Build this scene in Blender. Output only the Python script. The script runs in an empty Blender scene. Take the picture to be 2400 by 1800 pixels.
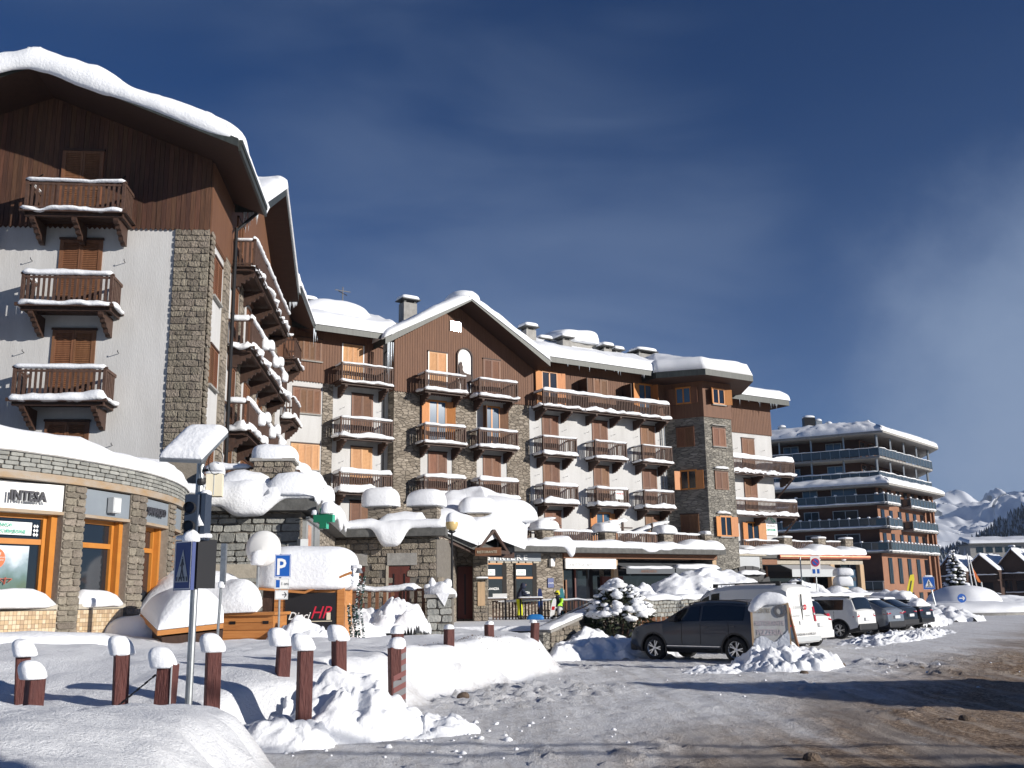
import bpy, bmesh, math, random
import numpy as np
from mathutils import Vector, Matrix
R=math.radians
S=bpy.context.scene
C=S.collection
random.seed(7)
# ---------------- camera ----------------
cd=bpy.data.cameras.new('camera'); cam=bpy.data.objects.new('camera',cd); C.objects.link(cam)
cd.sensor_width=36; cd.lens=35; cd.clip_end=9000; cd.clip_start=.1
PITCH,ROLL,EYE=R(12.2),R(0.9),1.78
cf=Vector((0,math.cos(PITCH),math.sin(PITCH))); cr=Vector((1,0,0)); cu=cr.cross(cf)
cr2=math.cos(ROLL)*cr-math.sin(ROLL)*cu; cu2=math.sin(ROLL)*cr+math.cos(ROLL)*cu
m=Matrix((cr2,cu2,-cf)).transposed().to_4x4(); m.translation=Vector((0,0,EYE)); cam.matrix_world=m
S.camera=cam
# ---------------- sun and sky ----------------
SUN_AZ,SUN_EL=117.1,15.7      # azimuth clockwise from +Y
sd=bpy.data.lights.new('sun','SUN'); sd.energy=4.6; sd.angle=R(.5); sd.color=(1,.945,.87)
so=bpy.data.objects.new('sun',sd); C.objects.link(so)
tosun=Vector((math.sin(R(SUN_AZ))*math.cos(R(SUN_EL)),math.cos(R(SUN_AZ))*math.cos(R(SUN_EL)),math.sin(R(SUN_EL))))
so.rotation_mode='QUATERNION'; so.rotation_quaternion=tosun.to_track_quat('Z','Y')
W=bpy.data.worlds.new('World'); S.world=W; W.use_nodes=True
nt=W.node_tree; N=nt.nodes; LK=nt.links; N.clear()
def nn(t,nt_=None,**k):
    n=(nt_ or nt).nodes.new(t)
    for a,b in k.items(): setattr(n,a,b)
    return n
wo=nn('ShaderNodeOutputWorld'); bg=nn('ShaderNodeBackground'); bg.inputs[1].default_value=.075
sky=nn('ShaderNodeTexSky',sky_type='NISHITA',sun_disc=False,sun_elevation=R(SUN_EL),sun_rotation=R(SUN_AZ),altitude=2000,air_density=.75,dust_density=.2,ozone_density=3.2)
tc=nn('ShaderNodeTexCoord')
mp=nn('ShaderNodeMapping'); mp.inputs['Rotation'].default_value=(0,R(-26),R(8)); mp.inputs['Scale'].default_value=(1.1,1.6,4.2); mp.inputs['Location'].default_value=(2.35,.3,1.15)
LK.new(tc.outputs['Generated'],mp.inputs[0])
no=nn('ShaderNodeTexNoise'); no.inputs['Scale'].default_value=1.25; no.inputs['Detail'].default_value=4; no.inputs['Roughness'].default_value=.42; no.inputs['Distortion'].default_value=.5
LK.new(mp.outputs[0],no.inputs['Vector'])
cr_=nn('ShaderNodeMapRange'); cr_.inputs[1].default_value=.42; cr_.inputs[2].default_value=.74; cr_.inputs[3].default_value=0; cr_.inputs[4].default_value=.12; cr_.interpolation_type='SMOOTHSTEP'
LK.new(no.outputs[0],cr_.inputs[0])
# thin haze towards the horizon
sx=nn('ShaderNodeSeparateXYZ'); LK.new(tc.outputs['Generated'],sx.inputs[0])
hz=nn('ShaderNodeMapRange'); hz.inputs[1].default_value=.0; hz.inputs[2].default_value=.50; hz.inputs[3].default_value=.26; hz.inputs[4].default_value=0; hz.interpolation_type='SMOOTHSTEP'
LK.new(sx.outputs[2],hz.inputs[0])
ad=nn('ShaderNodeMath',operation='ADD',use_clamp=True); LK.new(cr_.outputs[0],ad.inputs[0]); LK.new(hz.outputs[0],ad.inputs[1])
dr=nn('ShaderNodeVectorMath',operation='DOT_PRODUCT'); dr.inputs[1].default_value=tuple(Vector((.53,.84,.16)).normalized()); LK.new(tc.outputs['Generated'],dr.inputs[0])
n2=nn('ShaderNodeTexNoise'); n2.inputs['Scale'].default_value=5.5; n2.inputs['Detail'].default_value=7; n2.inputs['Roughness'].default_value=.6; LK.new(tc.outputs['Generated'],n2.inputs['Vector'])
dn=nn('ShaderNodeMath',operation='MULTIPLY_ADD'); LK.new(n2.outputs[0],dn.inputs[0]); dn.inputs[1].default_value=.055; LK.new(dr.outputs['Value'],dn.inputs[2])
rc=nn('ShaderNodeMapRange',interpolation_type='SMOOTHSTEP'); rc.inputs[1].default_value=.985; rc.inputs[2].default_value=1.035; rc.inputs[4].default_value=.75; LK.new(dn.outputs[0],rc.inputs[0])
ad2=nn('ShaderNodeMath',operation='ADD',use_clamp=True); LK.new(ad.outputs[0],ad2.inputs[0]); LK.new(rc.outputs[0],ad2.inputs[1]); ad=ad2
dr2=nn('ShaderNodeVectorMath',operation='DOT_PRODUCT'); dr2.inputs[1].default_value=tuple(Vector((-.04,.95,.31)).normalized()); LK.new(tc.outputs['Generated'],dr2.inputs[0])
n3=nn('ShaderNodeTexNoise'); n3.inputs['Scale'].default_value=2.6; n3.inputs['Detail'].default_value=5; n3.inputs['Distortion'].default_value=.6; LK.new(mp.outputs[0],n3.inputs['Vector'])
dn2=nn('ShaderNodeMath',operation='MULTIPLY_ADD'); LK.new(n3.outputs[0],dn2.inputs[0]); dn2.inputs[1].default_value=.10; LK.new(dr2.outputs['Value'],dn2.inputs[2])
rc2=nn('ShaderNodeMapRange',interpolation_type='SMOOTHSTEP'); rc2.inputs[1].default_value=1.0; rc2.inputs[2].default_value=1.075; rc2.inputs[4].default_value=.30; LK.new(dn2.outputs[0],rc2.inputs[0])
ad3=nn('ShaderNodeMath',operation='ADD',use_clamp=True); LK.new(ad.outputs[0],ad3.inputs[0]); LK.new(rc2.outputs[0],ad3.inputs[1]); ad=ad3
mx=nn('ShaderNodeMix',data_type='RGBA'); LK.new(ad.outputs[0],mx.inputs[0]); hsv=nn('ShaderNodeHueSaturation'); hsv.inputs['Saturation'].default_value=1.6; hsv.inputs['Hue'].default_value=.510; hsv.inputs['Value'].default_value=.70; LK.new(sky.outputs[0],hsv.inputs['Color']); LK.new(hsv.outputs[0],mx.inputs[6]); mx.inputs[7].default_value=(2.7,3.6,5.3,1)
LK.new(mx.outputs[2],bg.inputs[0]); LK.new(bg.outputs[0],wo.inputs[0])
S.view_settings.view_transform='Standard'; S.view_settings.look='None'; S.view_settings.exposure=0.27; S.view_settings.gamma=1; S.view_settings.use_curve_mapping=False
S.cycles.max_bounces=6; S.cycles.diffuse_bounces=3; S.cycles.glossy_bounces=3; S.cycles.transmission_bounces=4
# ---------------- measuring helpers: photo pixel (2400 wide) to a place ----------------
def ray(x,y):
    d=cf*(2400/36*35)+cr2*(x-1200)-cu2*(y-900); return d/d.y
def at(x,y,Y): return Vector((0,0,EYE))+ray(x,y)*Y
def gz(x,y,z=0):
    d=ray(x,y); return Vector((0,0,EYE))+d*((z-EYE)/d.z)
# ---------------- noise ----------------
def vnoise(p,seed=0):
    p=np.asarray(p,float); i=np.floor(p).astype(np.int64); f=p-i; f=f*f*(3-2*f)
    def h(dx,dy,dz):
        n=(i[...,0]+dx)*374761393+(i[...,1]+dy)*668265263+(i[...,2]+dz)*2147483647+seed*1442695041
        n=(n^(n>>13))*1274126177; n=n^(n>>16); return (n&0xffff)/65535.0
    r=0
    for dx in(0,1):
        for dy in(0,1):
            for dz in(0,1):
                w=(f[...,0] if dx else 1-f[...,0])*(f[...,1] if dy else 1-f[...,1])*(f[...,2] if dz else 1-f[...,2])
                r=r+w*h(dx,dy,dz)
    return r*2-1
def fbm(p,oct=4,seed=0,g=.5):
    p=np.asarray(p,float); a=1;s=0
    for k in range(oct): s=s+a*vnoise(p,seed+k*17); p=p*2.03+5.1; a*=g
    return s
# ---------------- mesh helpers ----------------
class MB:
    def __init__(s): s.v=[];s.f=[];s.m=[]
    def face(s,idx,m=0): s.f.append(tuple(idx)); s.m.append(m)
    def poly(s,pts,m=0):
        b=len(s.v); s.v+= [tuple(p) for p in pts]; s.face(range(b,b+len(pts)),m)
    def box(s,x0,x1,y0,y1,z0,z1,m=0):
        x0,x1=min(x0,x1),max(x0,x1);y0,y1=min(y0,y1),max(y0,y1);z0,z1=min(z0,z1),max(z0,z1)
        b=len(s.v); s.v+=[(x,y,z) for z in(z0,z1) for x,y in((x0,y0),(x1,y0),(x1,y1),(x0,y1))]
        for q in((3,2,1,0),(4,5,6,7),(0,1,5,4),(1,2,6,5),(2,3,7,6),(3,0,4,7)): s.face([b+i for i in q],m)
        return s
    def prism(s,a,b_,m=0,cap=None):      # two matching rings (a bottom/back, b top/front)
        n=len(a); b=len(s.v); s.v+=[tuple(p) for p in a]+[tuple(p) for p in b_]
        for i in range(n): j=(i+1)%n; s.face((b+i,b+j,b+n+j,b+n+i),m)
        s.face([b+i for i in range(n)][::-1],m if cap is None else cap); s.face([b+n+i for i in range(n)],m if cap is None else cap)
        return s
    def bar(s,p,q,w,h=None,m=0,up=(0,0,1)):
        p=Vector(p);q=Vector(q);h=h or w; d=(q-p).normalized(); u=Vector(up)
        if abs(d.dot(u))>.98: u=Vector((0,1,0))
        a=d.cross(u).normalized()*w/2; c=a.cross(d).normalized()*h/2
        r=[-a-c,a-c,a+c,-a+c]; return s.prism([p+x for x in r],[q+x for x in r],m)
    def tube(s,p,q,r0,r1=None,n=10,m=0):
        p=Vector(p);q=Vector(q);r1=r0 if r1 is None else r1; d=(q-p).normalized(); u=Vector((0,0,1)) if abs(d.z)<.9 else Vector((1,0,0))
        a=d.cross(u).normalized(); c=d.cross(a)
        f=lambda P,r:[P+(a*math.cos(t)+c*math.sin(t))*r for t in [2*math.pi*i/n for i in range(n)]]
        return s.prism(f(p,r0),f(q,r1),m)
    def lathe(s,prof,n=16,m=0,c=(0,0,0),axis='z'):
        b=len(s.v)
        for r,z in prof:
            for i in range(n):
                t=2*math.pi*i/n; x,y,w=r*math.cos(t),r*math.sin(t),z
                if axis=='y': x,y,w=x,w,y
                s.v.append((c[0]+x,c[1]+y,c[2]+w))
        for k in range(len(prof)-1):
            for i in range(n): j=(i+1)%n; s.face((b+k*n+i,b+k*n+j,b+(k+1)*n+j,b+(k+1)*n+i),m)
        return s
def mesh(name,mb,mats,smooth=False):
    me=bpy.data.meshes.new(name); me.from_pydata([tuple(v) for v in mb.v],[],mb.f)
    for t in (mats if isinstance(mats,(list,tuple)) else [mats]): me.materials.append(t)
    me.polygons.foreach_set('material_index',mb.m)
    if smooth: me.polygons.foreach_set('use_smooth',[True]*len(mb.f))
    bm=bmesh.new(); bm.from_mesh(me); bmesh.ops.recalc_face_normals(bm,faces=bm.faces); bm.to_mesh(me); bm.free()
    me.update(); return me
def link(name,me,parent=None,loc=(0,0,0),rz=0,kind=None,label=None,cat=None,group=None):
    o=bpy.data.objects.new(name,me); C.objects.link(o); o.parent=parent; o.location=loc; o.rotation_euler=(0,0,rz)
    if kind:o['kind']=kind
    if label:o['label']=label
    if cat:o['category']=cat
    if group:o['group']=group
    return o
def obj(name,mb,mats,parent=None,smooth=False,**k): return link(name,mesh(name,mb,mats,smooth),parent,**k)
def thing(name,label,cat,loc=(0,0,0),rz=0,group=None): return link(name,None,None,loc,rz,None,label,cat,group)
def kids(o): return [x for x in bpy.data.objects if x.parent==o]
def dup(o,parent=None,loc=None,rz=None,label=None):
    c=o.copy(); C.objects.link(c); c.parent=parent if parent else o.parent
    if loc is not None: c.location=loc
    if rz is not None: c.rotation_euler[2]=rz
    if label: c['label']=label
    for ch in list(o.children):
        d=ch.copy(); C.objects.link(d); d.parent=c
        for g in list(ch.children):
            e=g.copy(); C.objects.link(e); e.parent=d
    return c
def bevel(o,w,seg=2):
    bm=bmesh.new(); bm.from_mesh(o.data); bmesh.ops.bevel(bm,geom=[e for e in bm.edges if len(e.link_faces)==2 and e.calc_face_angle(0)>.5],offset=w,segments=seg,affect='EDGES',profile=.5); bm.to_mesh(o.data); bm.free(); return o
def text(s,size,m,parent,loc,rot=(R(90),0,0),ext=.01,name='lettering',align='LEFT',shear=0,sx=1.0,bold=0,label=None,sp=1.0):
    cu_=bpy.data.curves.new(name,'FONT'); cu_.body=s; cu_.size=size; cu_.extrude=ext; cu_.align_x=align; cu_.shear=shear; cu_.offset=bold; cu_.space_character=sp; cu_.resolution_u=2
    t=bpy.data.objects.new('tmp',cu_); C.objects.link(t)
    dg=bpy.context.evaluated_depsgraph_get(); me=bpy.data.meshes.new_from_object(t.evaluated_get(dg)); bpy.data.objects.remove(t)
    me.materials.clear(); me.materials.append(m)
    o=link(name,me,parent,loc); o.rotation_euler=rot; o.scale=(sx,1,1)
    if label:o['label']=label
    return o
# ---------------- materials ----------------
def mat(name,col,rough=.8,var=.0,scale=6,stretch=(1,1,1),col2=None,bump=0,bscale=None,metal=0,objrand=0,spec=.5,sss=0,emit=0,coord='pos',detail=4):
    ma=bpy.data.materials.new(name); ma.use_nodes=True; t=ma.node_tree; b=t.nodes['Principled BSDF']
    b.inputs['Roughness'].default_value=rough; b.inputs['Metallic'].default_value=metal; b.inputs['Specular IOR Level'].default_value=spec
    b.inputs['Base Color'].default_value=(*col,1)
    if sss: b.inputs['Subsurface Weight'].default_value=sss; b.inputs['Subsurface Radius'].default_value=(.08,.1,.12); b.inputs['Subsurface Scale'].default_value=.3
    if emit: b.inputs['Emission Color'].default_value=(*col,1); b.inputs['Emission Strength'].default_value=emit
    g=t.nodes.new('ShaderNodeNewGeometry') if coord=='pos' else t.nodes.new('ShaderNodeTexCoord')
    co=g.outputs['Position'] if coord=='pos' else g.outputs['Object']
    mpp=t.nodes.new('ShaderNodeMapping'); mpp.inputs['Scale'].default_value=stretch; t.links.new(co,mpp.inputs[0])
    last=None
    if var or col2:
        n=t.nodes.new('ShaderNodeTexNoise'); n.inputs['Scale'].default_value=scale; n.inputs['Detail'].default_value=detail; n.inputs['Roughness'].default_value=.65; t.links.new(mpp.outputs[0],n.inputs['Vector'])
        mr=t.nodes.new('ShaderNodeMapRange'); mr.inputs[1].default_value=.3; mr.inputs[2].default_value=.7; t.links.new(n.outputs[0],mr.inputs[0])
        mi=t.nodes.new('ShaderNodeMix'); mi.data_type='RGBA'; t.links.new(mr.outputs[0],mi.inputs[0])
        c2=col2 or tuple(min(1,c*(1+var)) for c in col); c1=col if col2 else tuple(c*(1-var) for c in col)
        mi.inputs[6].default_value=(*c1,1); mi.inputs[7].default_value=(*c2,1); last=mi.outputs[2]
    if objrand:
        oi=t.nodes.new('ShaderNodeObjectInfo'); hs=t.nodes.new('ShaderNodeHueSaturation'); mr2=t.nodes.new('ShaderNodeMapRange'); mr2.inputs[3].default_value=1-objrand; mr2.inputs[4].default_value=1+objrand
        t.links.new(oi.outputs['Random'],mr2.inputs[0]); t.links.new(mr2.outputs[0],hs.inputs['Value'])
        mr3=t.nodes.new('ShaderNodeMapRange'); mr3.inputs[3].default_value=.5-objrand*.05; mr3.inputs[4].default_value=.5+objrand*.03
        wn=t.nodes.new('ShaderNodeMath'); wn.operation='FRACT'; ml=t.nodes.new('ShaderNodeMath'); ml.operation='MULTIPLY'; ml.inputs[1].default_value=7.13; t.links.new(oi.outputs['Random'],ml.inputs[0]); t.links.new(ml.outputs[0],wn.inputs[0]); t.links.new(wn.outputs[0],mr3.inputs[0]); t.links.new(mr3.outputs[0],hs.inputs['Hue'])
        if last: t.links.new(last,hs.inputs['Color'])
        else: hs.inputs['Color'].default_value=(*col,1)
        last=hs.outputs[0]
    if last: t.links.new(last,b.inputs['Base Color'])
    if bump:
        n2=t.nodes.new('ShaderNodeTexNoise'); n2.inputs['Scale'].default_value=bscale or scale*3; n2.inputs['Detail'].default_value=5; t.links.new(mpp.outputs[0],n2.inputs['Vector'])
        bp=t.nodes.new('ShaderNodeBump'); bp.inputs['Strength'].default_value=min(1,bump); bp.inputs['Distance'].default_value=.03 if bump<=1 else .08; t.links.new(n2.outputs[0],bp.inputs['Height']); t.links.new(bp.outputs[0],b.inputs['Normal'])
    return ma
snow=mat('snow',(.86,.88,.91),.75,bump=.6,bscale=13,spec=.25)
snowr=mat('rough_snow',(.85,.87,.90),.8,bump=.8,bscale=11,spec=.25)
plaster=mat('white_plaster',(.59,.59,.585),.9,col2=(.48,.475,.465),scale=1.3,stretch=(1,1,.18),detail=7,bump=.3,bscale=40)
plank=mat('brown_cladding',(.055,.024,.012),.7,col2=(.115,.052,.027),scale=5,stretch=(2.5,2.5,.25),bump=.4,objrand=.25)
cladm=mat('brown_board_cladding',(.115,.050,.026),.7,col2=(.175,.082,.042),scale=6,stretch=(2,2,.12),bump=.3)
darkwood=mat('dark_brown_timber',(.035,.017,.011),.65,col2=(.07,.034,.021),scale=9,stretch=(1,1,.5),bump=.3)
railm=mat('weathered_railing_timber',(.05,.026,.018),.7,col2=(.105,.056,.038),scale=7,bump=.3)
soffit=mat('shadow_dark_soffit',(.035,.017,.011),.7,col2=(.06,.03,.02),scale=4,stretch=(.3,6,6))  # near-black brown: the shadow under the eaves is put into the colour
shut=mat('shutter_brown',(.14,.060,.027),.6,col2=(.21,.098,.046),scale=5,stretch=(2,2,.4),objrand=.22)
shuto=mat('shutter_orange',(.48,.19,.05),.55,col2=(.56,.24,.08),scale=5,stretch=(2,2,.4),objrand=.1)
shutl=mat('shutter_light_pine',(.50,.26,.11),.6,col2=(.60,.34,.16),scale=5,stretch=(2,2,.4),objrand=.1)
orange=mat('orange_varnished_frame',(.52,.21,.035),.45,col2=(.46,.17,.03),scale=5)
pine=mat('orange_pine_boards',(.42,.16,.04),.6,col2=(.54,.24,.07),scale=4,stretch=(.4,.4,5),objrand=.12)
fascia=mat('grey_green_metal_fascia',(.042,.048,.044),.5,var=.35,scale=3,stretch=(3,3,.3),metal=.1)
slate=mat('dark_slate_slab',(.10,.10,.095),.8,var=.3,scale=4,bump=.4)
conc=mat('grey_concrete',(.30,.29,.27),.9,var=.2,scale=3,bump=.4)
concl=mat('pale_concrete',(.42,.38,.31),.9,var=.15,scale=5,bump=.3)
mortar=mat('mortar',(.25,.22,.18),.95,var=.15,scale=8,bump=.4)
mortard=mat('dark_mortar',(.16,.145,.125),.95,var=.2,scale=8,bump=.4)
stone=mat('grey_brown_stone',(.18,.155,.12),.9,col2=(.28,.245,.195),scale=7,bump=1.2,bscale=16,objrand=.28)
stoneg=mat('grey_slate_stone',(.23,.235,.22),.85,col2=(.34,.34,.31),scale=6,bump=1,bscale=14,objrand=.22)
rust=mat('rust_stained_concrete',(.36,.33,.29),.9,col2=(.34,.22,.11),scale=1.6,stretch=(1,1,3))
glass=mat('dark_window_glass',(.012,.016,.022),.06,spec=.9)
glassb=mat('blue_window_glass',(.06,.11,.17),.1,spec=.9)
glassg=mat('green_balcony_glass',(.055,.07,.075),.12,spec=.8)
blk=mat('black_metal',(.02,.02,.022),.45,metal=.5)
blackp=mat('black_plastic',(.018,.018,.02),.55)
steel=mat('galvanised_steel',(.35,.37,.38),.4,var=.15,scale=9,metal=.8)
copper=mat('copper_gutter',(.55,.22,.14),.35,metal=.7,var=.2,scale=3)
alu=mat('brushed_sign_panel',(.22,.25,.28),.55,var=.06,scale=2,metal=.0)
white=mat('white_paint',(.82,.82,.80),.5)
cream=mat('cream_panel',(.72,.66,.50),.7)
grey=mat('grey_panel',(.45,.47,.48),.6)
greyd=mat('dark_grey_awning',(.10,.11,.12),.8)
blue=mat('sign_blue',(.01,.10,.42),.45)
blued=mat('faded_sign_blue',(.035,.06,.20),.5,var=.1,scale=4)
red=mat('sign_red',(.55,.02,.03),.4)
green=mat('pharmacy_green',(.01,.20,.10),.5)
greenl=mat('pharmacy_green_edge',(.06,.42,.28),.5)
postm=mat('reddish_bollard_timber',(.115,.035,.028),.75,col2=(.07,.02,.018),scale=5,stretch=(3,3,.5),bump=.8)
doorm=mat('red_brown_door',(.13,.03,.02),.6,col2=(.08,.02,.015),scale=4,stretch=(2,2,.3))
icem=mat('icicle_ice',(.75,.82,.88),.1,spec=.8)
ink=mat('dark_lettering',(.05,.05,.06),.5)
dark_in=mat('dark_interior',(.02,.017,.015),.9)
copperbrown=mat('red_brown_timber',(.22,.10,.05),.7,var=.2,scale=4,stretch=(1,1,4))  # mid red-brown timber, one tone with slight variation
palew=mat('pale_timber_post',(.46,.32,.19),.75,var=.15,scale=5,stretch=(3,3,.3))
brownbrick=mat('sunlit_brown_render',(.27,.13,.075),.85,var=.12,scale=.8)  # lighter brown carries the sunlight on the far block's right face
larch=mat('shade_toned_larch_walls',(.075,.034,.022),.8,var=.15,scale=1.5)  # dark brown with the shade of the far block's unlit face put in
# stone facade far away: rubble courses in the material
def stonewall_mat(name,c1,c2,sc=3.2):
    ma=bpy.data.materials.new(name); ma.use_nodes=True; t=ma.node_tree; b=t.nodes['Principled BSDF']; b.inputs['Roughness'].default_value=.9
    g=t.nodes.new('ShaderNodeTexCoord'); mpp=t.nodes.new('ShaderNodeMapping'); mpp.inputs['Scale'].default_value=(1,.35,2.4); t.links.new(g.outputs['Object'],mpp.inputs[0])
    n0=t.nodes.new('ShaderNodeTexNoise'); n0.inputs['Scale'].default_value=3; t.links.new(mpp.outputs[0],n0.inputs['Vector'])
    mv=t.nodes.new('ShaderNodeMix'); mv.data_type='VECTOR'; mv.inputs[0].default_value=.12; t.links.new(mpp.outputs[0],mv.inputs[4]); t.links.new(n0.outputs['Color'],mv.inputs[5])
    vo=t.nodes.new('ShaderNodeTexVoronoi'); vo.inputs['Scale'].default_value=sc; t.links.new(mv.outputs[1],vo.inputs['Vector'])
    ve=t.nodes.new('ShaderNodeTexVoronoi'); ve.feature='DISTANCE_TO_EDGE'; ve.inputs['Scale'].default_value=sc; t.links.new(mv.outputs[1],ve.inputs['Vector'])
    sp=t.nodes.new('ShaderNodeSeparateColor'); t.links.new(vo.outputs['Color'],sp.inputs[0])
    mi=t.nodes.new('ShaderNodeMix'); mi.data_type='RGBA'; t.links.new(sp.outputs[0],mi.inputs[0]); mi.inputs[6].default_value=(*c1,1); mi.inputs[7].default_value=(*c2,1)
    n3=t.nodes.new('ShaderNodeTexNoise'); n3.inputs['Scale'].default_value=.9; n3.inputs['Detail'].default_value=6; t.links.new(g.outputs['Object'],n3.inputs['Vector'])
    m3=t.nodes.new('ShaderNodeMix'); m3.data_type='RGBA'; m3.blend_type='OVERLAY'; m3.inputs[0].default_value=.5; t.links.new(mi.outputs[2],m3.inputs[6]); t.links.new(n3.outputs[0],m3.inputs[7])
    mr=t.nodes.new('ShaderNodeMapRange'); mr.inputs[2].default_value=.07; t.links.new(ve.outputs['Distance'],mr.inputs[0])
    m4=t.nodes.new('ShaderNodeMix'); m4.data_type='RGBA'; t.links.new(mr.outputs[0],m4.inputs[0]); m4.inputs[6].default_value=(*[c*.62 for c in c1],1); t.links.new(m3.outputs[2],m4.inputs[7])
    t.links.new(m4.outputs[2],b.inputs['Base Color'])
    bp=t.nodes.new('ShaderNodeBump'); bp.inputs['Strength'].default_value=.9; bp.inputs['Distance'].default_value=.05; t.links.new(mr.outputs[0],bp.inputs['Height']); t.links.new(bp.outputs[0],b.inputs['Normal']); return ma
stonef=stonewall_mat('rubble_stone_facade',(.19,.16,.125),(.34,.295,.24))
stoneft=stonewall_mat('grey_stone_tower',(.16,.15,.13),(.30,.28,.24),3.6)
# ---------------- snow shapes ----------------
_sc=[0]
def pillow(name,parent,c,X,Y,H,drop=.0,e1=.55,e2=.45,n=28,noise=.05,mt=None,rz=0,lean=(0,0),seed=None,**k):
    """rounded snow cap: half sizes X,Y, height H above its base, hanging 'drop' below it"""
    _sc[0]+=1; seed=seed or _sc[0]*13; nv=9
    mb=MB(); P=[]
    zs=[]
    for j in range(nv+1):
        v=j/nv*math.pi/2; cv=math.cos(v)**e1 if j<nv else 0; sv=math.sin(v)**e1
        zs.append((cv,sv*H))
    prof=[(.9,-drop*.9)]+([(1.0,-drop*.4)] if drop else [])+zs if drop else [(.93,-.01)]+zs
    pts=[]
    for (r,z) in prof:
        for i in range(n):
            t=2*math.pi*i/n; ct,st=math.cos(t),math.sin(t)
            x=math.copysign(abs(ct)**e2,ct)*X*r; y=math.copysign(abs(st)**e2,st)*Y*r
            pts.append((x+lean[0]*max(z,0),y+lean[1]*max(z,0),z))
    A=np.array(pts); s=max(.25,min(X,Y,H)*1.6); d=fbm(A/s+seed*3.7,3,seed)
    rr=np.hypot(A[:,0],A[:,1])+1e-6; A[:,0]*=1+d*noise*s/rr*np.minimum(1,rr); A[:,1]*=1+d*noise*s/rr*np.minimum(1,rr); A[:,2]+=d*noise*.7*H*(A[:,2]>-.005)
    k0=len(prof)
    A[(k0-1)*n:]=A[(k0-1)*n:].mean(0)
    mb.v=[tuple(a) for a in A[:(k0-1)*n]]+[tuple(A[-1])]
    for q in range(k0-2):
        for i in range(n): j=(i+1)%n; mb.face((q*n+i,q*n+j,(q+1)*n+j,(q+1)*n+i))
    top=len(mb.v)-1
    for i in range(n): mb.face(((k0-2)*n+i,(k0-2)*n+(i+1)%n,top))
    mb.face(list(range(n))[::-1])
    return obj(name,mb,mt or snow,parent,True,loc=c,rz=rz,**k)
def drape(name,parent,path,outs,w,h,droop,seed=1,step=.22,mt=None,amp=.0,per=2.0,back=None,rough=.05,endt=.4,**k):
    """long snow roll along a path; hangs over its outer edge in waves. w width, h height, droop(s)->extra hang"""
    path=[Vector(p) for p in path]; seg=[(path[i+1]-path[i]).length for i in range(len(path)-1)]; L=sum(seg)
    n=max(6,int(L/step)); rings=[]
    for i in range(n+1):
        s=L*i/n; q=s; j=0
        while j<len(seg)-1 and q>seg[j]: q-=seg[j]; j+=1
        f=min(1,q/seg[j]); p=path[j].lerp(path[j+1],f)
        o=(Vector(outs[j]).lerp(Vector(outs[j+1]),f) if len(outs)>len(seg) else Vector(outs[min(j,len(outs)-1)])).normalized()
        dr=droop(s,L); e=min(1,max(.0,min(s,L-s)/endt)); e=math.sqrt(max(.02,1-(1-e)**2))
        wob=float(fbm(np.array([[s*.9+seed*9.1,seed*1.7,0]]),3,seed)[0]); hh=h*(1+.35*wob)*e; ww=w
        ring=[]
        prof=[(-ww,-.02),(-ww*.98,hh*.5),(-ww*.75,hh*.95),(-ww*.4,hh*1.02),(-.12*ww,hh*.9),(.04+.1*dr,hh*.62-dr*.12),(.10+.16*dr,hh*.25-dr*.4),(.10+.13*dr,-.03-dr*.8),(.03+.04*dr,-.07-dr*1.0),(-.03,-.05-dr*.9),(-.05,-.03-dr*.3),(-.06,-.02)]
        for a,b in prof: ring.append(p+o*(a if a<0 else a*e)+Vector((0,0,b if b>0 else b*e)))
        rings.append(ring)
    A=np.array([[tuple(v) for v in r] for r in rings]); nz=fbm(A*2.2+seed*3.3,3,seed+5); A[:,2:9,2]+=nz[:,2:9]*rough; A[:,2:9,:2]+=nz[:,2:9,None]*rough*np.array([[tuple(Vector(outs[0])[:2])]])
    mb=MB(); m_=A.shape[1]; mb.v=[tuple(x) for x in A.reshape(-1,3)]
    for i in range(n):
        for j in range(m_): q=(j+1)%m_; mb.face((i*m_+j,i*m_+q,(i+1)*m_+q,(i+1)*m_+j))
    mb.face(range(m_)); mb.face([n*m_+j for j in range(m_)][::-1])
    return obj(name,mb,mt or snow,parent,True,**k)
def waves(seed,amp,lam=1.7):
    rnd=random.Random(seed); ph=rnd.random()*6
    def f(s,L):
        v=math.sin(s/lam*2*math.pi+ph)+.45*math.sin(s/lam*3.3+ph*2.1)
        return amp*max(0,v)**1.3*.8
    return f
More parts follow.
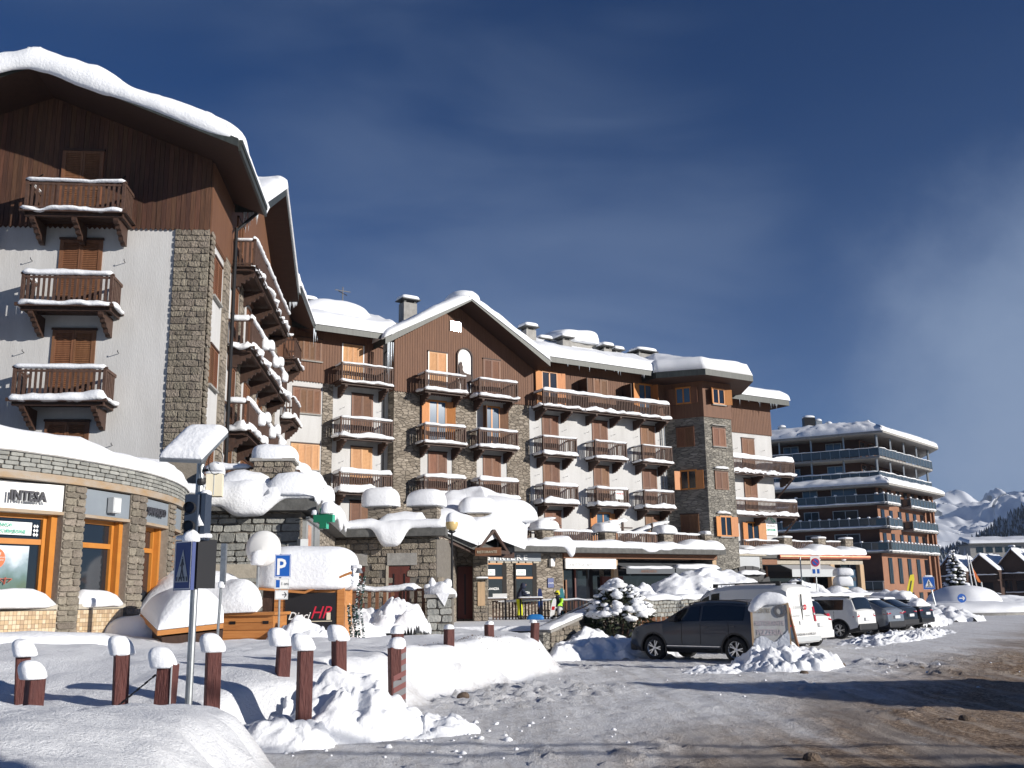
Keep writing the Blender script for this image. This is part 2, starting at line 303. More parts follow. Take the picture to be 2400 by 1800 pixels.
def roofsnow(name,parent,c4,H,over=.22,seed=1,n=(44,18),edge=(1,1,1,1),mt=None,under=.01,pw=.16,rough=.10,**k):
    """snow blanket on a roof plane. c4: eave-left, eave-right, ridge-right, ridge-left; edge: rounded at eave,right,ridge,left"""
    a,b,c,d=[Vector(p) for p in c4]; nx,ny=n; nrm=(b-a).cross(d-a).normalized()
    if nrm.z<0: nrm=-nrm
    U=np.linspace(0,1,nx); V=np.linspace(0,1,ny)
    # denser near edges
    U=(1-np.cos(U*math.pi))/2*.5+U*.5; V=(1-np.cos(V*math.pi))/2*.5+V*.5
    uu,vv=np.meshgrid(U,V); a_,b_,c_,d_=[np.array(p) for p in (a,b,c,d)]
    P=(a_*(1-uu)[...,None]+b_*uu[...,None])*(1-vv)[...,None]+(d_*(1-uu)[...,None]+c_*uu[...,None])*vv[...,None]
    lu=((b-a).length+(c-d).length)/2; lv=((d-a).length+(c-b).length)/2; rad=H*1.15
    def rf(dist): t=np.clip(dist/rad,0,1); return np.sqrt(np.maximum(0,1-(1-t)**2))
    t=np.ones_like(uu)
    if edge[0]: t=t*rf(vv*lv)
    if edge[1]: t=t*rf((1-uu)*lu)
    if edge[2]: t=t*rf((1-vv)*lv)
    if edge[3]: t=t*rf(uu*lu)
    nz=fbm(P*.45+seed,3,seed); nf=fbm(P*1.9+seed,2,seed+3)
    th=H*t*(1+.22*nz)+nf*rough*H*t+.03
    T=P+np.array([0,0,1])*th[...,None]
    # bulge outwards over the edges
    eo=(a_-d_)/np.linalg.norm(a_-d_); er=(b_-a_)/np.linalg.norm(b_-a_)
    if edge[0]: T+=eo*(np.clip(1-vv*lv/rad,0,1)**.5*np.sin(np.clip(t,0,1)*math.pi)**1*over)[...,None]*(1+.5*nz)[...,None]
    if edge[1]: T+=er*(np.clip(1-(1-uu)*lu/rad,0,1)*np.sin(np.clip(t,0,1)*math.pi)*over)[...,None]
    if edge[3]: T-=er*(np.clip(1-uu*lu/rad,0,1)*np.sin(np.clip(t,0,1)*math.pi)*over)[...,None]
    B=P+np.array([0,0,1])*under
    mb=MB(); mb.v=[tuple(x) for x in T.reshape(-1,3)]+[tuple(x) for x in B.reshape(-1,3)]; o=nx*ny
    for j in range(ny-1):
        for i in range(nx-1):
            q=j*nx+i; mb.face((q,q+1,q+nx+1,q+nx)); mb.face((o+q,o+q+nx,o+q+nx+1,o+q+1))
    for i in range(nx-1):
        for j in (0,ny-1): q=j*nx+i; mb.face((q,q+1,o+q+1,o+q))
    for j in range(ny-1):
        for i in (0,nx-1): q=j*nx+i; mb.face((q,q+nx,o+q+nx,o+q))
    return obj(name,mb,mt or snow,parent,True,**k)
def heap(name,label,c,X,Y,H,seed=1,n=56,lump=.35,rz=0,mt=None,kind=None,cat='snow pile',group=None,fine=.12,parent=None,pw=.75):
    """broken shovelled snow: bumpy mound on the ground"""
    xs=np.linspace(-1,1,n); gx,gy=np.meshgrid(xs,xs); r=np.sqrt(gx**2+gy**2)
    wx=gx*X; wy=gy*Y; P=np.stack([wx,wy,wx*0],-1)
    rr=r+fbm(P*1.1+seed,3,seed)*.14
    base=np.clip(1-rr,0,1)**pw*H
    l1=np.abs(fbm(P*1.5+seed,2,seed+1)); l3=np.abs(vnoise(P*3.6+seed,seed+4)); l2=np.abs(vnoise(P*8.5+seed,seed+2))
    ed=np.minimum(1,base/.18); q=min(1,H)
    z=base*(1-lump*.35)+ed*lump*q*(l1*.42+l3*.26)+ed*l2*fine*.30
    z=z-.06*(r>.98)-.05
    sh=fbm(P*2.1+seed+9,2,seed+7)*.12*np.minimum(1,base/.2)
    mb=MB(); mb.v=[(float(a),float(b),float(cc)) for a,b,cc in zip((wx+sh).ravel(),(wy+sh).ravel(),z.ravel())]
    for j in range(n-1):
        for i in range(n-1):
            q=j*n+i
            if r[j,i]<1.08: mb.face((q,q+1,q+n+1,q+n))
    return obj(name,mb,mt or snowr,parent,True,loc=c,rz=rz,label=label,cat=None if parent else cat,group=group,kind=kind)
def icicles(parent,p,q,n,lo,hi,seed=1,r=.02):
    rnd=random.Random(seed); mb=MB(); p=Vector(p);q=Vector(q)
    for i in range(n):
        a=p.lerp(q,rnd.random()); l=lo+(hi-lo)*rnd.random()**1.5; mb.tube(a,a-Vector((0,0,l)),r*(.6+rnd.random()*.7),.003,6)
    return obj('icicles',mb,icem,parent,True)
# ---------------- local facade frames ----------------
class Fr:      # x along the facade, y into the building (-y = out)
    def __init__(s,p,az): s.p=Vector((p[0],p[1],0)); s.a=R(90-az); s.d=Vector((math.cos(s.a),math.sin(s.a),0)); s.n=Vector((s.d.y,-s.d.x,0))
    def w(s,u,o,z=0): return s.p+s.d*u+s.n*o+Vector((0,0,z))
FM=Fr(at(852,900,56.2),57); FL=Fr(at(490,540,31.04),84.4); FS=Fr(at(490,540,31.04),-5.6)
# ---------------- ground ----------------
def sgrid(segs):
    r=[]
    for a,b,s in segs: r+=list(np.arange(a,b,s))
    return np.array(r+[segs[-1][1]])
gx=sgrid([(-900,-120,60),(-120,-20,5),(-20,-10,.5),(-10,10,.085),(10,30,.35),(30,120,3),(120,1500,60)])
gy=sgrid([(-60,2,3),(2,5,.25),(5,33,.085),(33,60,.35),(60,140,4),(140,2600,80)])
bank=np.array([(-1.2,-2),(-1.75,6),(-2.05,9),(-2.55,11.4),(-3.3,12.6),(-3.1,13.3),(-2.3,14.4),(-1.9,16.5),(-1.5,18.8),(-.8,20.6),(.0,22.4),(1.05,26.2),(1.25,28.2),(.7,29.6),(-.6,33),(-2.2,36),(-3.0,41),(-30,41),(-30,-2)])
def sdpoly(px,py,poly):
    d=np.full(px.shape,1e9); ins=np.zeros(px.shape,bool); n=len(poly)
    for i in range(n):
        ax,ay=poly[i]; bx,by=poly[(i+1)%n]; ex,ey=bx-ax,by-ay; wx,wy=px-ax,py-ay
        t=np.clip((wx*ex+wy*ey)/(ex*ex+ey*ey),0,1); d=np.minimum(d,(wx-ex*t)**2+(wy-ey*t)**2)
        c=((ay<=py)&(by>py))|((by<=py)&(ay>py)); 
        with np.errstate(divide='ignore',invalid='ignore'): xx=ax+(py-ay)*ex/np.where(ey==0,1e-9,ey)
        ins^=c&(px<xx)
    return np.where(ins,1,-1)*np.sqrt(d)
def ground_h(px,py):
    P=np.stack([px,py,px*0],-1)
    near=np.clip(1-(np.hypot(px,py-18)-24)/10,0,1)
    sd=sdpoly(px,py,bank)+.22*fbm(P*.55,2,3)+.10*fbm(P*2.2,2,8)
    t=np.clip(sd/.85,0,1); t=t*t*(3-2*t)
    prof=.56+.40*np.clip((py-12.5)/2.5,0,1)-.12*np.clip((py-20)/6,0,1)+.30*np.clip((-px-6)/5,0,1)*np.clip((py-9)/8,0,1)
    soft=.09*fbm(P*.42,3,21)+.035*fbm(P*1.7,3,22)
    z=t*(prof+soft)+t*(1-t)*.25*fbm(P*3.1,3,4)
    # the near ploughed mound
    mnd=np.exp(-((px+4.6)/3.2)**4-((py-7.9)/3.1)**4)*np.clip((sd+.1)/1.7,0,1)**.7
    z=z+mnd*(.34+.06*fbm(P*.8,2,31))+t*mnd*(.035*fbm(P*2.6,3,33)+.020*vnoise(P*7.5,34))
    # hollow behind it
    z-=np.exp(-((px+5)/5)**2-((py-13.2)/1.6)**2)*.14*t
    # road relief: packed ruts and crumbs
    road=1-t
    rz=.020*fbm(P*1.6,3,41)+.022*np.maximum(0,fbm(P*6.0,3,42))
    rut=(px*.53-py*.85); rz+=.012*np.sin(rut*2.2+fbm(P*.3,2,44)*2)
    crumb=np.maximum(0,fbm(P*5.2,2,45)-.30)*.13*np.clip(fbm(P*.25,2,46)*2+.35,0,1)
    z+=road*(rz+crumb)*near
    return z
X,Y=np.meshgrid(gx,gy); Z=ground_h(X,Y)
Z[(np.abs(X)>130)|(Y>150)]=0
Z-=np.clip((Y-150)/400,0,1)*6
me=bpy.data.meshes.new('ground'); V=np.stack([X,Y,Z],-1).reshape(-1,3); nx,ny=len(gx),len(gy)
q=(np.arange(ny-1)[:,None]*nx+np.arange(nx-1)[None,:]).ravel(); F=np.stack([q,q+1,q+nx+1,q+nx],-1)
me.vertices.add(len(V)); me.vertices.foreach_set('co',V.ravel()); me.loops.add(F.size); me.loops.foreach_set('vertex_index',F.ravel().astype(np.int32)); me.polygons.add(len(F)); me.polygons.foreach_set('loop_start',np.arange(0,F.size,4,dtype=np.int32)); me.polygons.foreach_set('loop_total',np.full(len(F),4,dtype=np.int32)); me.polygons.foreach_set('use_smooth',np.ones(len(F),bool)); me.update(calc_edges=True)
at_=me.attributes.new('snowbank','FLOAT','POINT'); sdv=sdpoly(X,Y,bank)+.25*fbm(np.stack([X,Y,X*0],-1)*.6,2,3); at_.data.foreach_set('value',np.clip(sdv/.7+.25,0,1).ravel())
def ground_mat():
    ma=bpy.data.materials.new('snowy_road'); ma.use_nodes=True; t=ma.node_tree; b=t.nodes['Principled BSDF']; L=t.links.new
    g=t.nodes.new('ShaderNodeNewGeometry'); pos=g.outputs['Position']
    def noise(sc,stretch=(1,1,1),rot=0,det=5,ro=.6):
        m_=t.nodes.new('ShaderNodeMapping'); m_.vector_type='POINT'; m_.inputs['Rotation'].default_value=(0,0,rot); m_.inputs['Scale'].default_value=stretch; L(pos,m_.inputs[0])
        n=t.nodes.new('ShaderNodeTexNoise'); n.inputs['Scale'].default_value=sc; n.inputs['Detail'].default_value=det; n.inputs['Roughness'].default_value=ro; L(m_.outputs[0],n.inputs['Vector']); return n.outputs[0]
    def mr(x,a,b_,c=0,d=1):
        n=t.nodes.new('ShaderNodeMapRange'); n.inputs[1].default_value=a;n.inputs[2].default_value=b_;n.inputs[3].default_value=c;n.inputs[4].default_value=d; n.interpolation_type='SMOOTHSTEP'; L(x,n.inputs[0]); return n.outputs[0]
    def mth(op,a,b_):
        n=t.nodes.new('ShaderNodeMath'); n.operation=op
        for i,v in enumerate((a,b_)):
            if isinstance(v,(int,float)): n.inputs[i].default_value=v
            else: L(v,n.inputs[i])
        return n.outputs[0]
    def mix(f,a,b_):
        n=t.nodes.new('ShaderNodeMix'); n.data_type='RGBA'
        if isinstance(f,(int,float)): n.inputs[0].default_value=f
        else: L(f,n.inputs[0])
        for i,v in ((6,a),(7,b_)):
            if isinstance(v,tuple): n.inputs[i].default_value=(*v,1)
            else: L(v,n.inputs[i])
        return n.outputs[2]
    sep=t.nodes.new('ShaderNodeSeparateXYZ'); L(pos,sep.inputs[0])
    # distance across the carriageway: 0 at the parking edge, growing to the middle of the road
    ac=mth('SUBTRACT',mth('MULTIPLY',sep.outputs[0],.85),mth('MULTIPLY',sep.outputs[1],.53))
    track=noise(.55,(1,.14,1),R(-32),4); fine=noise(14,(1,1,1),0,6,.75); mid=noise(2.2,(1,.5,1),R(-32),5,.7)
    slush=mr(mth('ADD',mth('ADD',ac,mth('MULTIPLY',track,7.0)),mth('MULTIPLY',mid,3.0)),-1.9,2.2)
    clean=mix(mr(mid,.42,.72),(.80,.805,.82),(.90,.91,.93))
    grit=mix(mr(fine,.44,.58),(.56,.53,.50),clean)
    pk=mix(mr(noise(5,(1,.5,1),R(-32),5,.7),.42,.58,.45,1),grit,clean)
    brown=mix(mr(fine,.42,.62),(.17,.11,.065),(.50,.37,.26)); brown=mix(mr(track,.5,.62),brown,(.34,.29,.25))
    brown=mix(mr(mid,.60,.70,0,.55),brown,(.62,.59,.56))
    road=mix(slush,pk,brown)
    streak=noise(3.2,(1,.035,1),R(-32),3,.5); road=mix(mr(streak,.50,.60,0,.42),road,mix(slush,(.88,.89,.91),(.58,.50,.42))); road=mix(mr(streak,.46,.38,0,.30),road,mix(slush,(.52,.50,.48),(.12,.08,.055)))
    a=t.nodes.new('ShaderNodeAttribute'); a.attribute_name='snowbank'
    far=mr(sep.outputs[1],110,150)
    col=mix(mth('MAXIMUM',a.outputs['Fac'],far),road,(.86,.88,.91)); L(col,b.inputs['Base Color'])
    b.inputs['Roughness'].default_value=.72; b.inputs['Specular IOR Level'].default_value=.3
    h=mth('ADD',mth('MULTIPLY',fine,1.0),mth('MULTIPLY',noise(45,(1,1,1),0,3),.35))
    bp=t.nodes.new('ShaderNodeBump'); bp.inputs['Distance'].default_value=.055; L(h,bp.inputs['Height'])
    st=mth('SUBTRACT',1.0,mth('MULTIPLY',a.outputs['Fac'],.25)); L(st,bp.inputs['Strength']); L(bp.outputs[0],b.inputs['Normal'])
    return ma
me.materials.append(ground_mat()); link('ground',me,kind='structure')
def gh(x,y): return float(ground_h(np.array([[x]]),np.array([[y]]))[0,0])
# ---------------- far mountains ----------------
def mountain(name,d0,x0,x1,prof,depth,mt,seed,n=(150,40),rough=.1,kind='structure'):
    xs=np.linspace(x0,x1,n[0]); top=np.interp(xs,[p[0] for p in prof],[p[1] for p in prof]); ts=np.linspace(0,1,n[1])
    xx,tt=np.meshgrid(xs,ts); H=top[None,:]*np.sin(np.clip(tt,0,1)*math.pi/2)**.9
    P=np.stack([xx/d0*9,tt*6,xx*0],-1); nz=fbm(P+seed,5,seed,.55); rg=1-np.abs(fbm(P*1.6+seed,4,seed+3,.55))
    H=H+top.mean()*rough*(nz+rg*.8-.5)*np.sqrt(np.clip(tt*1.2,0,1)); yy=d0+tt*depth+nz*depth*.05
    mb=MB(); mb.v=[(float(a),float(b),float(c)-8) for a,b,c in zip(xx.ravel(),yy.ravel(),H.ravel())]
    for j in range(n[1]-1):
        for i in range(n[0]-1): k=j*n[0]+i; mb.face((k,k+1,k+n[0]+1,k+n[0]))
    return obj(name,mb,mt,None,True,kind=kind)
mtn=mat('alpine_snow_and_rock',(.80,.83,.88),.85,col2=(.74,.78,.86),scale=.01,bump=0)
def rockmix(ma,lo,hi):
    t=ma.node_tree; b=t.nodes['Principled BSDF']; g=t.nodes.new('ShaderNodeNewGeometry'); s=t.nodes.new('ShaderNodeSeparateXYZ'); t.links.new(g.outputs['Normal'],s.inputs[0])
    n=t.nodes.new('ShaderNodeTexNoise'); n.inputs['Scale'].default_value=.012; n.inputs['Detail'].default_value=7; t.links.new(g.outputs['Position'],n.inputs['Vector'])
    a=t.nodes.new('ShaderNodeMath'); a.operation='MULTIPLY_ADD'; t.links.new(n.outputs[0],a.inputs[0]); a.inputs[1].default_value=.5; t.links.new(s.outputs[2],a.inputs[2])
    m_=t.nodes.new('ShaderNodeMapRange'); m_.inputs[1].default_value=lo; m_.inputs[2].default_value=hi; t.links.new(a.outputs[0],m_.inputs[0])
    x=t.nodes.new('ShaderNodeMix'); x.data_type='RGBA'; t.links.new(m_.outputs[0],x.inputs[0]); x.inputs[6].default_value=(.10,.11,.13,1); x.inputs[7].default_value=(.78,.81,.86,1); t.links.new(x.outputs[2],b.inputs['Base Color'])
rockmix(mtn,.74,.86)
def pxz(x,y,d): p=at(x,y,d); return (p.x,p.z)
D1=3200
mountain('snowy_mountains',D1-1100,pxz(1900,1200,D1)[0],pxz(2900,1200,D1)[0],[(pxz(x,y,D1)[0],pxz(x,y,D1)[1]+8) for x,y in ((1900,1200),(2140,1180),(2205,1163),(2225,1170),(2240,1172),(2289,1186),(2310,1164),(2330,1161),(2355,1172),(2375,1165),(2400,1150),(2480,1120),(2600,1180),(2900,1250))],1100,mtn,5,(300,90),.15)
D2=900
hillm=mat('forest_floor_snow',(.60,.65,.72),.9,col2=(.25,.28,.33),scale=.02)
hprof=[(pxz(x,y,D2)[0],pxz(x,y,D2)[1]+4) for x,y in ((2000,1330),(2160,1318),(2250,1290),(2300,1258),(2350,1220),(2400,1195),(2500,1140),(2700,1120))]
hill=mountain('forested_hill',D2-320,hprof[0][0],hprof[-1][0],hprof,320,hillm,9,(90,30),.03)
# conifers on the hill, one dense far-off wood
def wood(name,pts,hs,mt,seed,label,cat='wood'):
    rnd=random.Random(seed); mb=MB()
    for (x,y,z),h in zip(pts,hs):
        for k in range(3):
            a=h*(.34-.09*k)*(.8+rnd.random()*.4); z0=z+h*(.12+.26*k); z1=z+h*(.52+.24*k); b=len(mb.v); n=5; ph=rnd.random()*6
            for i in range(n): t=ph+6.283*i/n; mb.v.append((x+a*.62*math.cos(t),y+a*.62*math.sin(t),z0+rnd.uniform(-.04,.04)*h))
            mb.v.append((x,y,z1))
            for i in range(n): mb.face((b+i,b+(i+1)%n,b+n),0 if rnd.random()<.6 else 1)
    o=obj(name,mb,mt,None,kind='stuff',label=label,cat=cat); return o
fir=mat('far_fir_needles',(.035,.05,.055),.9); firs=mat('frosted_fir_needles',(.42,.45,.50),.9)
from mathutils.bvhtree import BVHTree
hb=BVHTree.FromPolygons([v.co[:] for v in hill.data.vertices],[p.vertices[:] for p in hill.data.polygons])
rnd=random.Random(3); pts=[];hs=[]
for i in range(3600):
    px=rnd.uniform(2120,2480); d=rnd.uniform(600,890); x=(px-1200)/2333*d
    h=hb.ray_cast(Vector((x,d,900)),Vector((0,0,-1)))
    if h[0]: pts.append(tuple(h[0])); hs.append(rnd.uniform(7,15))
wood('fir_forest',pts,hs,[fir,firs],4,'dark snow dusted fir forest covering the hillside right of the brick block')
pts=[];hs=[]
for i in range(420):
    px=rnd.uniform(2150,2480); d=rnd.uniform(330,520); x=(px-1200)/2333*d; pts.append((x,d,rnd.uniform(4,11)*(d/450))); hs.append(rnd.uniform(5,8.5))
wood('frosty_larch_wood',pts,hs,[firs,fir],6,'pale frosted trees in a belt just above the dark chalet roofs')
# ---------------- stones laid one by one ----------------
def unit_stone(seed):
    r=random.Random(seed); n=8; a=[];b=[];c=[]
    for i in range(n):
        x,z=((.5,.34),(.38,.5),(-.36,.5),(-.5,.37),(-.5,-.35),(-.38,-.5),(.36,-.5),(.5,-.36))[i]; x=max(-.5,min(.5,x*(1+r.uniform(-.12,.04)))); z=max(-.5,min(.5,z*(1+r.uniform(-.12,.04))))
        a.append((x,.5,z)); b.append((x,-.3+r.uniform(-.05,.05),z)); c.append((x*.93,-.5+r.uniform(-.08,.2),z*.88))
    mb=MB(); mb.prism(a,b); mb.f.pop(); mb.m.pop(); k=len(mb.v); mb.v+=c
    for i in range(n): j=(i+1)%n; mb.face((n+i,n+j,k+j,k+i))
    mb.face([k+i for i in range(n)]); return mb
_us={}
def stones(parent,x0,x1,z0,z1,y,cw,ch,m=stone,seed=1,gap=.018,dep=.06,cap=300,rz=0,org=(0,0),poly=None,irregular=.4,name='stone'):
    """stones on a local wall plane (x to the right, out = -y), each an object"""
    if m.name not in _us: _us[m.name]=[mesh('stone',unit_stone(i),m) for i in range(7)]
    r=random.Random(seed); z=z0; cnt=0
    while z<z1-.03:
        h=min(ch*r.uniform(1-irregular*.6,1+irregular*.6),z1-z)
        if z1-z-h<ch*.4: h=z1-z
        x=x0+0.0
        while x<x1-.02:
            w=cw*r.uniform(1-irregular,1+irregular)
            if x1-x-w<cw*.4: w=x1-x
            cx,cz=x+w/2,z+h/2
            if (poly is None or poly(cx,cz,w,h)) and cnt<cap:
                o=bpy.data.objects.new(name,r.choice(_us[m.name])); C.objects.link(o); o.parent=parent
                lx,ly=cx,y-dep/2+r.uniform(-.008,.008)
                c_,s_=math.cos(rz),math.sin(rz)
                o.location=(org[0]+lx*c_-ly*s_,org[1]+lx*s_+ly*c_,cz+r.uniform(-.012,.012)); o.rotation_euler=(0,r.uniform(-.05,.05)*irregular*2,rz); o.scale=(w-gap,dep,h-gap); cnt+=1
            x+=w
        z+=h
    return cnt
# ---------------- windows and balconies ----------------
_cache={}
def leaf(w,h,m,slat=.075):
    k=(round(w,2),round(h,2),m.name,slat)
    if k in _cache: return _cache[k]
    mb=MB(); s=.065 if w>.4 else .045; t=.035
    mb.box(0,s,-t,0,0,h); mb.box(w-s,w,-t,0,0,h); mb.box(s,w-s,-t+.002,-.001,0,.09); mb.box(s,w-s,-t+.002,-.001,h-.08,h); 
    if h>1.8: mb.box(s,w-s,-t+.002,-.001,h*.46,h*.46+.08)
    mb.box(s,w-s,-.010,-.002,.09,h-.08)
    z=.11
    while z<h-.12:
        if not(h>1.8 and h*.46-.03<z<h*.46+.09):
            mb.poly([(s,-.030,z),(w-s,-.030,z),(w-s,-.010,z+slat*.72),(s,-.010,z+slat*.72)]); mb.poly([(s,-.030,z),(w-s,-.030,z),(w-s,-.010,z-.004),(s,-.010,z-.004)])
        z+=slat
    _cache[k]=mesh('shutter',mb,m); return _cache[k]
def shutwin(parent,u,w,z0,z1,m=None,leaves=2,y=0,slat=.075,rz=0,framem=None,sill=False,lintel=True):
    """closed shutters over a window; origin at left jamb"""
    m=m or shut; mb=MB(); f=.06; framem=framem or m; H=z1-z0
    mb.box(-f,0,-.05,.02,0,H); mb.box(w,w+f,-.05,.02,0,H); mb.box(-f-.03,w+f+.03,-.08,.02,H,H+.07,1)
    mb.box(0,w,-.012,.02,0,H,1)
    if sill: mb.box(-.12,w+.12,-.12,.02,-.07,0,2)
    r=obj('window',mb,[framem,darkwood,conc],parent,loc=(u,y,z0),rz=rz)
    lw=(w-.01*(leaves-1))/leaves
    for i in range(leaves): link('shutter',leaf(lw,H-.01,m,slat),r,(i*(lw+.01),-.014,.004))
    return r
def openwin(parent,u,w,z0,z1,m=None,y=0,rz=0,fr=None,ang=(168,168),gl=None,sill=False,frc=None):
    m=m or shuto; fr=fr or orange; H=z1-z0; mb=MB(); f=.055
    mb.box(-f,f*.5,-.06,.02,0,H); mb.box(w-f*.5,w+f,-.06,.02,0,H); mb.box(-f,w+f,-.07,.02,H-.05,H+.06); mb.box(w/2-.05,w/2+.05,-.045,.01,0,H-.05); mb.box(.03,w-.03,-.045,.01,0,.10)
    if sill: mb.box(-.12,w+.12,-.14,.02,-.08,0,1)
    r=obj('window',mb,[fr,conc],parent,loc=(u,y,z0),rz=rz)
    g=MB(); g.box(.03,w/2-.05,-.02,0,.1,H-.05); g.box(w/2+.05,w-.03,-.02,0,.1,H-.05); obj('pane',g,gl or glassb,r)
    lw=w/2
    a=link('shutter',leaf(lw,H-.02,m),r,(-.03,-.06,.01)); a.rotation_euler[2]=-R(ang[0])
    b=link('shutter',leaf(lw,H-.02,m),r,(w+.03,-.06,.01)); b.scale=(-1,1,1); b.rotation_euler[2]=R(ang[1])
    return r
def bracket_mesh(L=1.0,t=.15,H=.62):
    p=[(0,0),(L,0),(L,-.13),(L-.06,-.2),(L-.2,-.2),(L-.24,-.3),(L-.36,-.31),(L-.42,-.42),(L-.56,-.43),(L-.62,-.54),(L-.78,-.56),(L-.84,-H),(0,-H)]
    mb=MB(); mb.prism([(-t/2,-o,z) for o,z in p],[(t/2,-o,z) for o,z in p]); return mesh('bracket',mb,darkwood)
BR=bracket_mesh()
def balcony(parent,u,z,w,y=0,rz=0,dep=1.1,h=.95,pitch=.135,bw=.055,nbr=2,seed=1,fs=.16,rs=.07,single=False,mt=None,org=None,brpos=None,sideR=True,ragged=.05):
    """projecting timber balcony; z = deck level at its front"""
    mt=mt or railm; mb=MB(); e=.12
    n=max(3,int(dep/.22))
    for i in range(n): mb.box(-e,w+e,-dep-e+ (dep+e)/n*i+.008,-dep-e+(dep+e)/n*(i+1)-.008,-.05,0)
    mb.box(-e-.02,w+e+.02,-dep-e-.04,-dep-e+.02,-.10,.005)
    mb.box(-.02,w+.02,-dep+.0,-dep+.12,-.20,-.05); mb.box(.0,.1,-dep,-.02,-.17,-.05); mb.box(w-.1,w,-dep,-.02,-.17,-.05)
    r=obj('balcony',mb,darkwood,parent,loc=(u,y,z),rz=rz)
    rl=MB()
    for x in (0,w):
        rl.box(x-.045,x+.045,-dep-.045,-dep+.045,-.02,h+.0); rl.box(x-.03,x+.03,-dep,-.02,h-.05,h+.045); rl.box(x-.025,x+.025,-dep,-.02,.07,.13)
    rl.box(-.07,w+.07,-dep-.06,-dep+.06,h,h+.055); rl.box(0,w,-dep-.02,-dep+.02,.07,.13); rl.box(0,w,-dep-.02,-dep+.02,h-.11,h-.04)
    obj('railing',rl,mt,r)
    nb=int(w/pitch); bl=MB() ; one=_cache.setdefault(('bal',bw,h,mt.name),None)
    def bal(mbx,x,yy,side): 
        if side: mbx.box(x-.012,x+.012,yy-bw/2,yy+bw/2,.02,h-.02)
        else: mbx.box(x-bw/2,x+bw/2,yy-.012,yy+.012,.02,h-.02)
    if single:
        for side in (0,1):
            key=('bal',bw,h,mt.name,side)
            if key not in _cache: t=MB(); bal(t,0,0,side); _cache[key]=mesh('baluster',t,mt)
        for i in range(1,nb): link('baluster',_cache[('bal',bw,h,mt.name,0)],r,(w*i/nb,-dep,0))
        ns=int(dep/pitch)
        for x in (0,w):
            for i in range(1,ns): link('baluster',_cache[('bal',bw,h,mt.name,1)],r,(x,-dep*i/ns,0))
    else:
        for i in range(1,nb): bal(bl,w*i/nb,-dep,0)
        ns=int(dep/pitch)
        for x in (0,w):
            for i in range(1,ns): bal(bl,x,-dep*i/ns,1)
        obj('balusters',bl,mt,r,kind='stuff')
    for x in (brpos or ([.28,w-.28] if nbr==2 else [.2+(w-.4)*i/(nbr-1) for i in range(nbr)])): link('bracket',BR,r,(x,0,-.17)).scale=(1,dep/1.02,1)
    if fs: drape('deck_snow',r,[(-e,-dep-e,0),(w+e,-dep-e,0)],[(0,-1,0)],.20+fs*.3,fs,lambda s,L:0,seed=seed,step=.12,rough=ragged,endt=.15)
    if fs>.1:
        drape('deck_snow',r,[(-e,-.1,0),(-e,-dep-e+.1,0)],[(-1,0,0)],.22,fs*.9,lambda s,L:0,seed=seed+3,step=.15,rough=ragged,endt=.15)
        drape('deck_snow',r,[(w+e,-dep-e+.1,0),(w+e,-.1,0)],[(1,0,0)],.22,fs*.9,lambda s,L:0,seed=seed+4,step=.15,rough=ragged,endt=.15)
    if rs: 
        drape('rail_snow',r,[(-.06,-dep-.02,h+.055),(w+.06,-dep-.02,h+.055)],[(0,-1,0)],.12,rs*1.3,lambda s,L:0,seed=seed+9,step=.12,rough=.02,endt=.08)
        drape('rail_snow',r,[(0,-.06,h+.045),(0,-dep,h+.05)],[(-1,0,0)],.08,rs,lambda s,L:0,seed=seed+6,step=.2,rough=.02,endt=.1)
    return r
def stub(parent,pts,y,name='shutter_hook'):     # little iron shutter stays standing off the wall
    mb=MB()
    for x,z in pts: mb.bar((x,y,z),(x+.02,y-.22,z+.0),.018,.018); mb.bar((x+.02,y-.22,z),(x+.02,y-.22,z+.05),.018,.018)
    return obj(name,mb,blk,parent)
def scallop(mb,x0,x1,y,z,step=.17,drop=.07,th=.03,m=0):
    n=int(abs(x1-x0)/step)
    for i in range(n):
        a=x0+(x1-x0)*i/n; b=x0+(x1-x0)*(i+1)/n; c=(a+b)/2
        mb.prism([(a,y,z),(c,y,z-drop),(b,y,z)],[(a,y-th,z),(c,y-th,z-drop),(b,y-th,z)],m)
def chimney(parent,x,y,z,w=.9,d=.7,h=1.2,seed=1,m=None,cap=.3):
    mb=MB(); mb.box(-w/2,w/2,-d/2,d/2,-1.5,h); o=obj('chimney',mb,m or conc,parent,loc=(x,y,z))
    c=MB()
    for sx in(-1,1):
        for sy in(-1,1): c.box(sx*(w/2-.12)-.07,sx*(w/2-.12)+.07,sy*(d/2-.1)-.06,sy*(d/2-.1)+.06,h,h+.18)
    c.box(-w/2-.18,w/2+.18,-d/2-.18,d/2+.18,h+.18,h+.25); obj('chimney_cap',c,slate,o)
    pillow('snow_cap',o,(0,0,h+.25),w/2+.2,d/2+.2,cap,seed=seed); return o
# ================= long hotel block =================
HM=thing('hotel_block','long white and stone hotel block with a central brown wooden gable and stacked balconies','building',FM.p,FM.a)
def bx(mb,u0,u1,o0,o1,z0,z1,m=0): mb.box(u0,u1,-o1,-o0,z0,z1,m)
mb=MB(); bx(mb,-5.2,1.15,-11,0,0,16.9); bx(mb,1.15,1.95,-11,-.75,0,16.9); bx(mb,1.95,22.9,-11,0,0,16.9); bx(mb,22.9,35.0,-11,-1.4,0,16.6)
obj('wall',mb,plaster,HM)
mb=MB(); bx(mb,-5.2,-4.42,-.1,.04,0,13.87); bx(mb,-2.48,-1.87,-.1,.04,0,13.87)
bx(mb,1.93,3.69,-.72,.05,0,13.87); bx(mb,5.85,7.54,-.1,.05,0,13.87); bx(mb,9.75,11.46,-.1,.05,0,13.87)
obj('stone_wall',mb,stonef,HM)
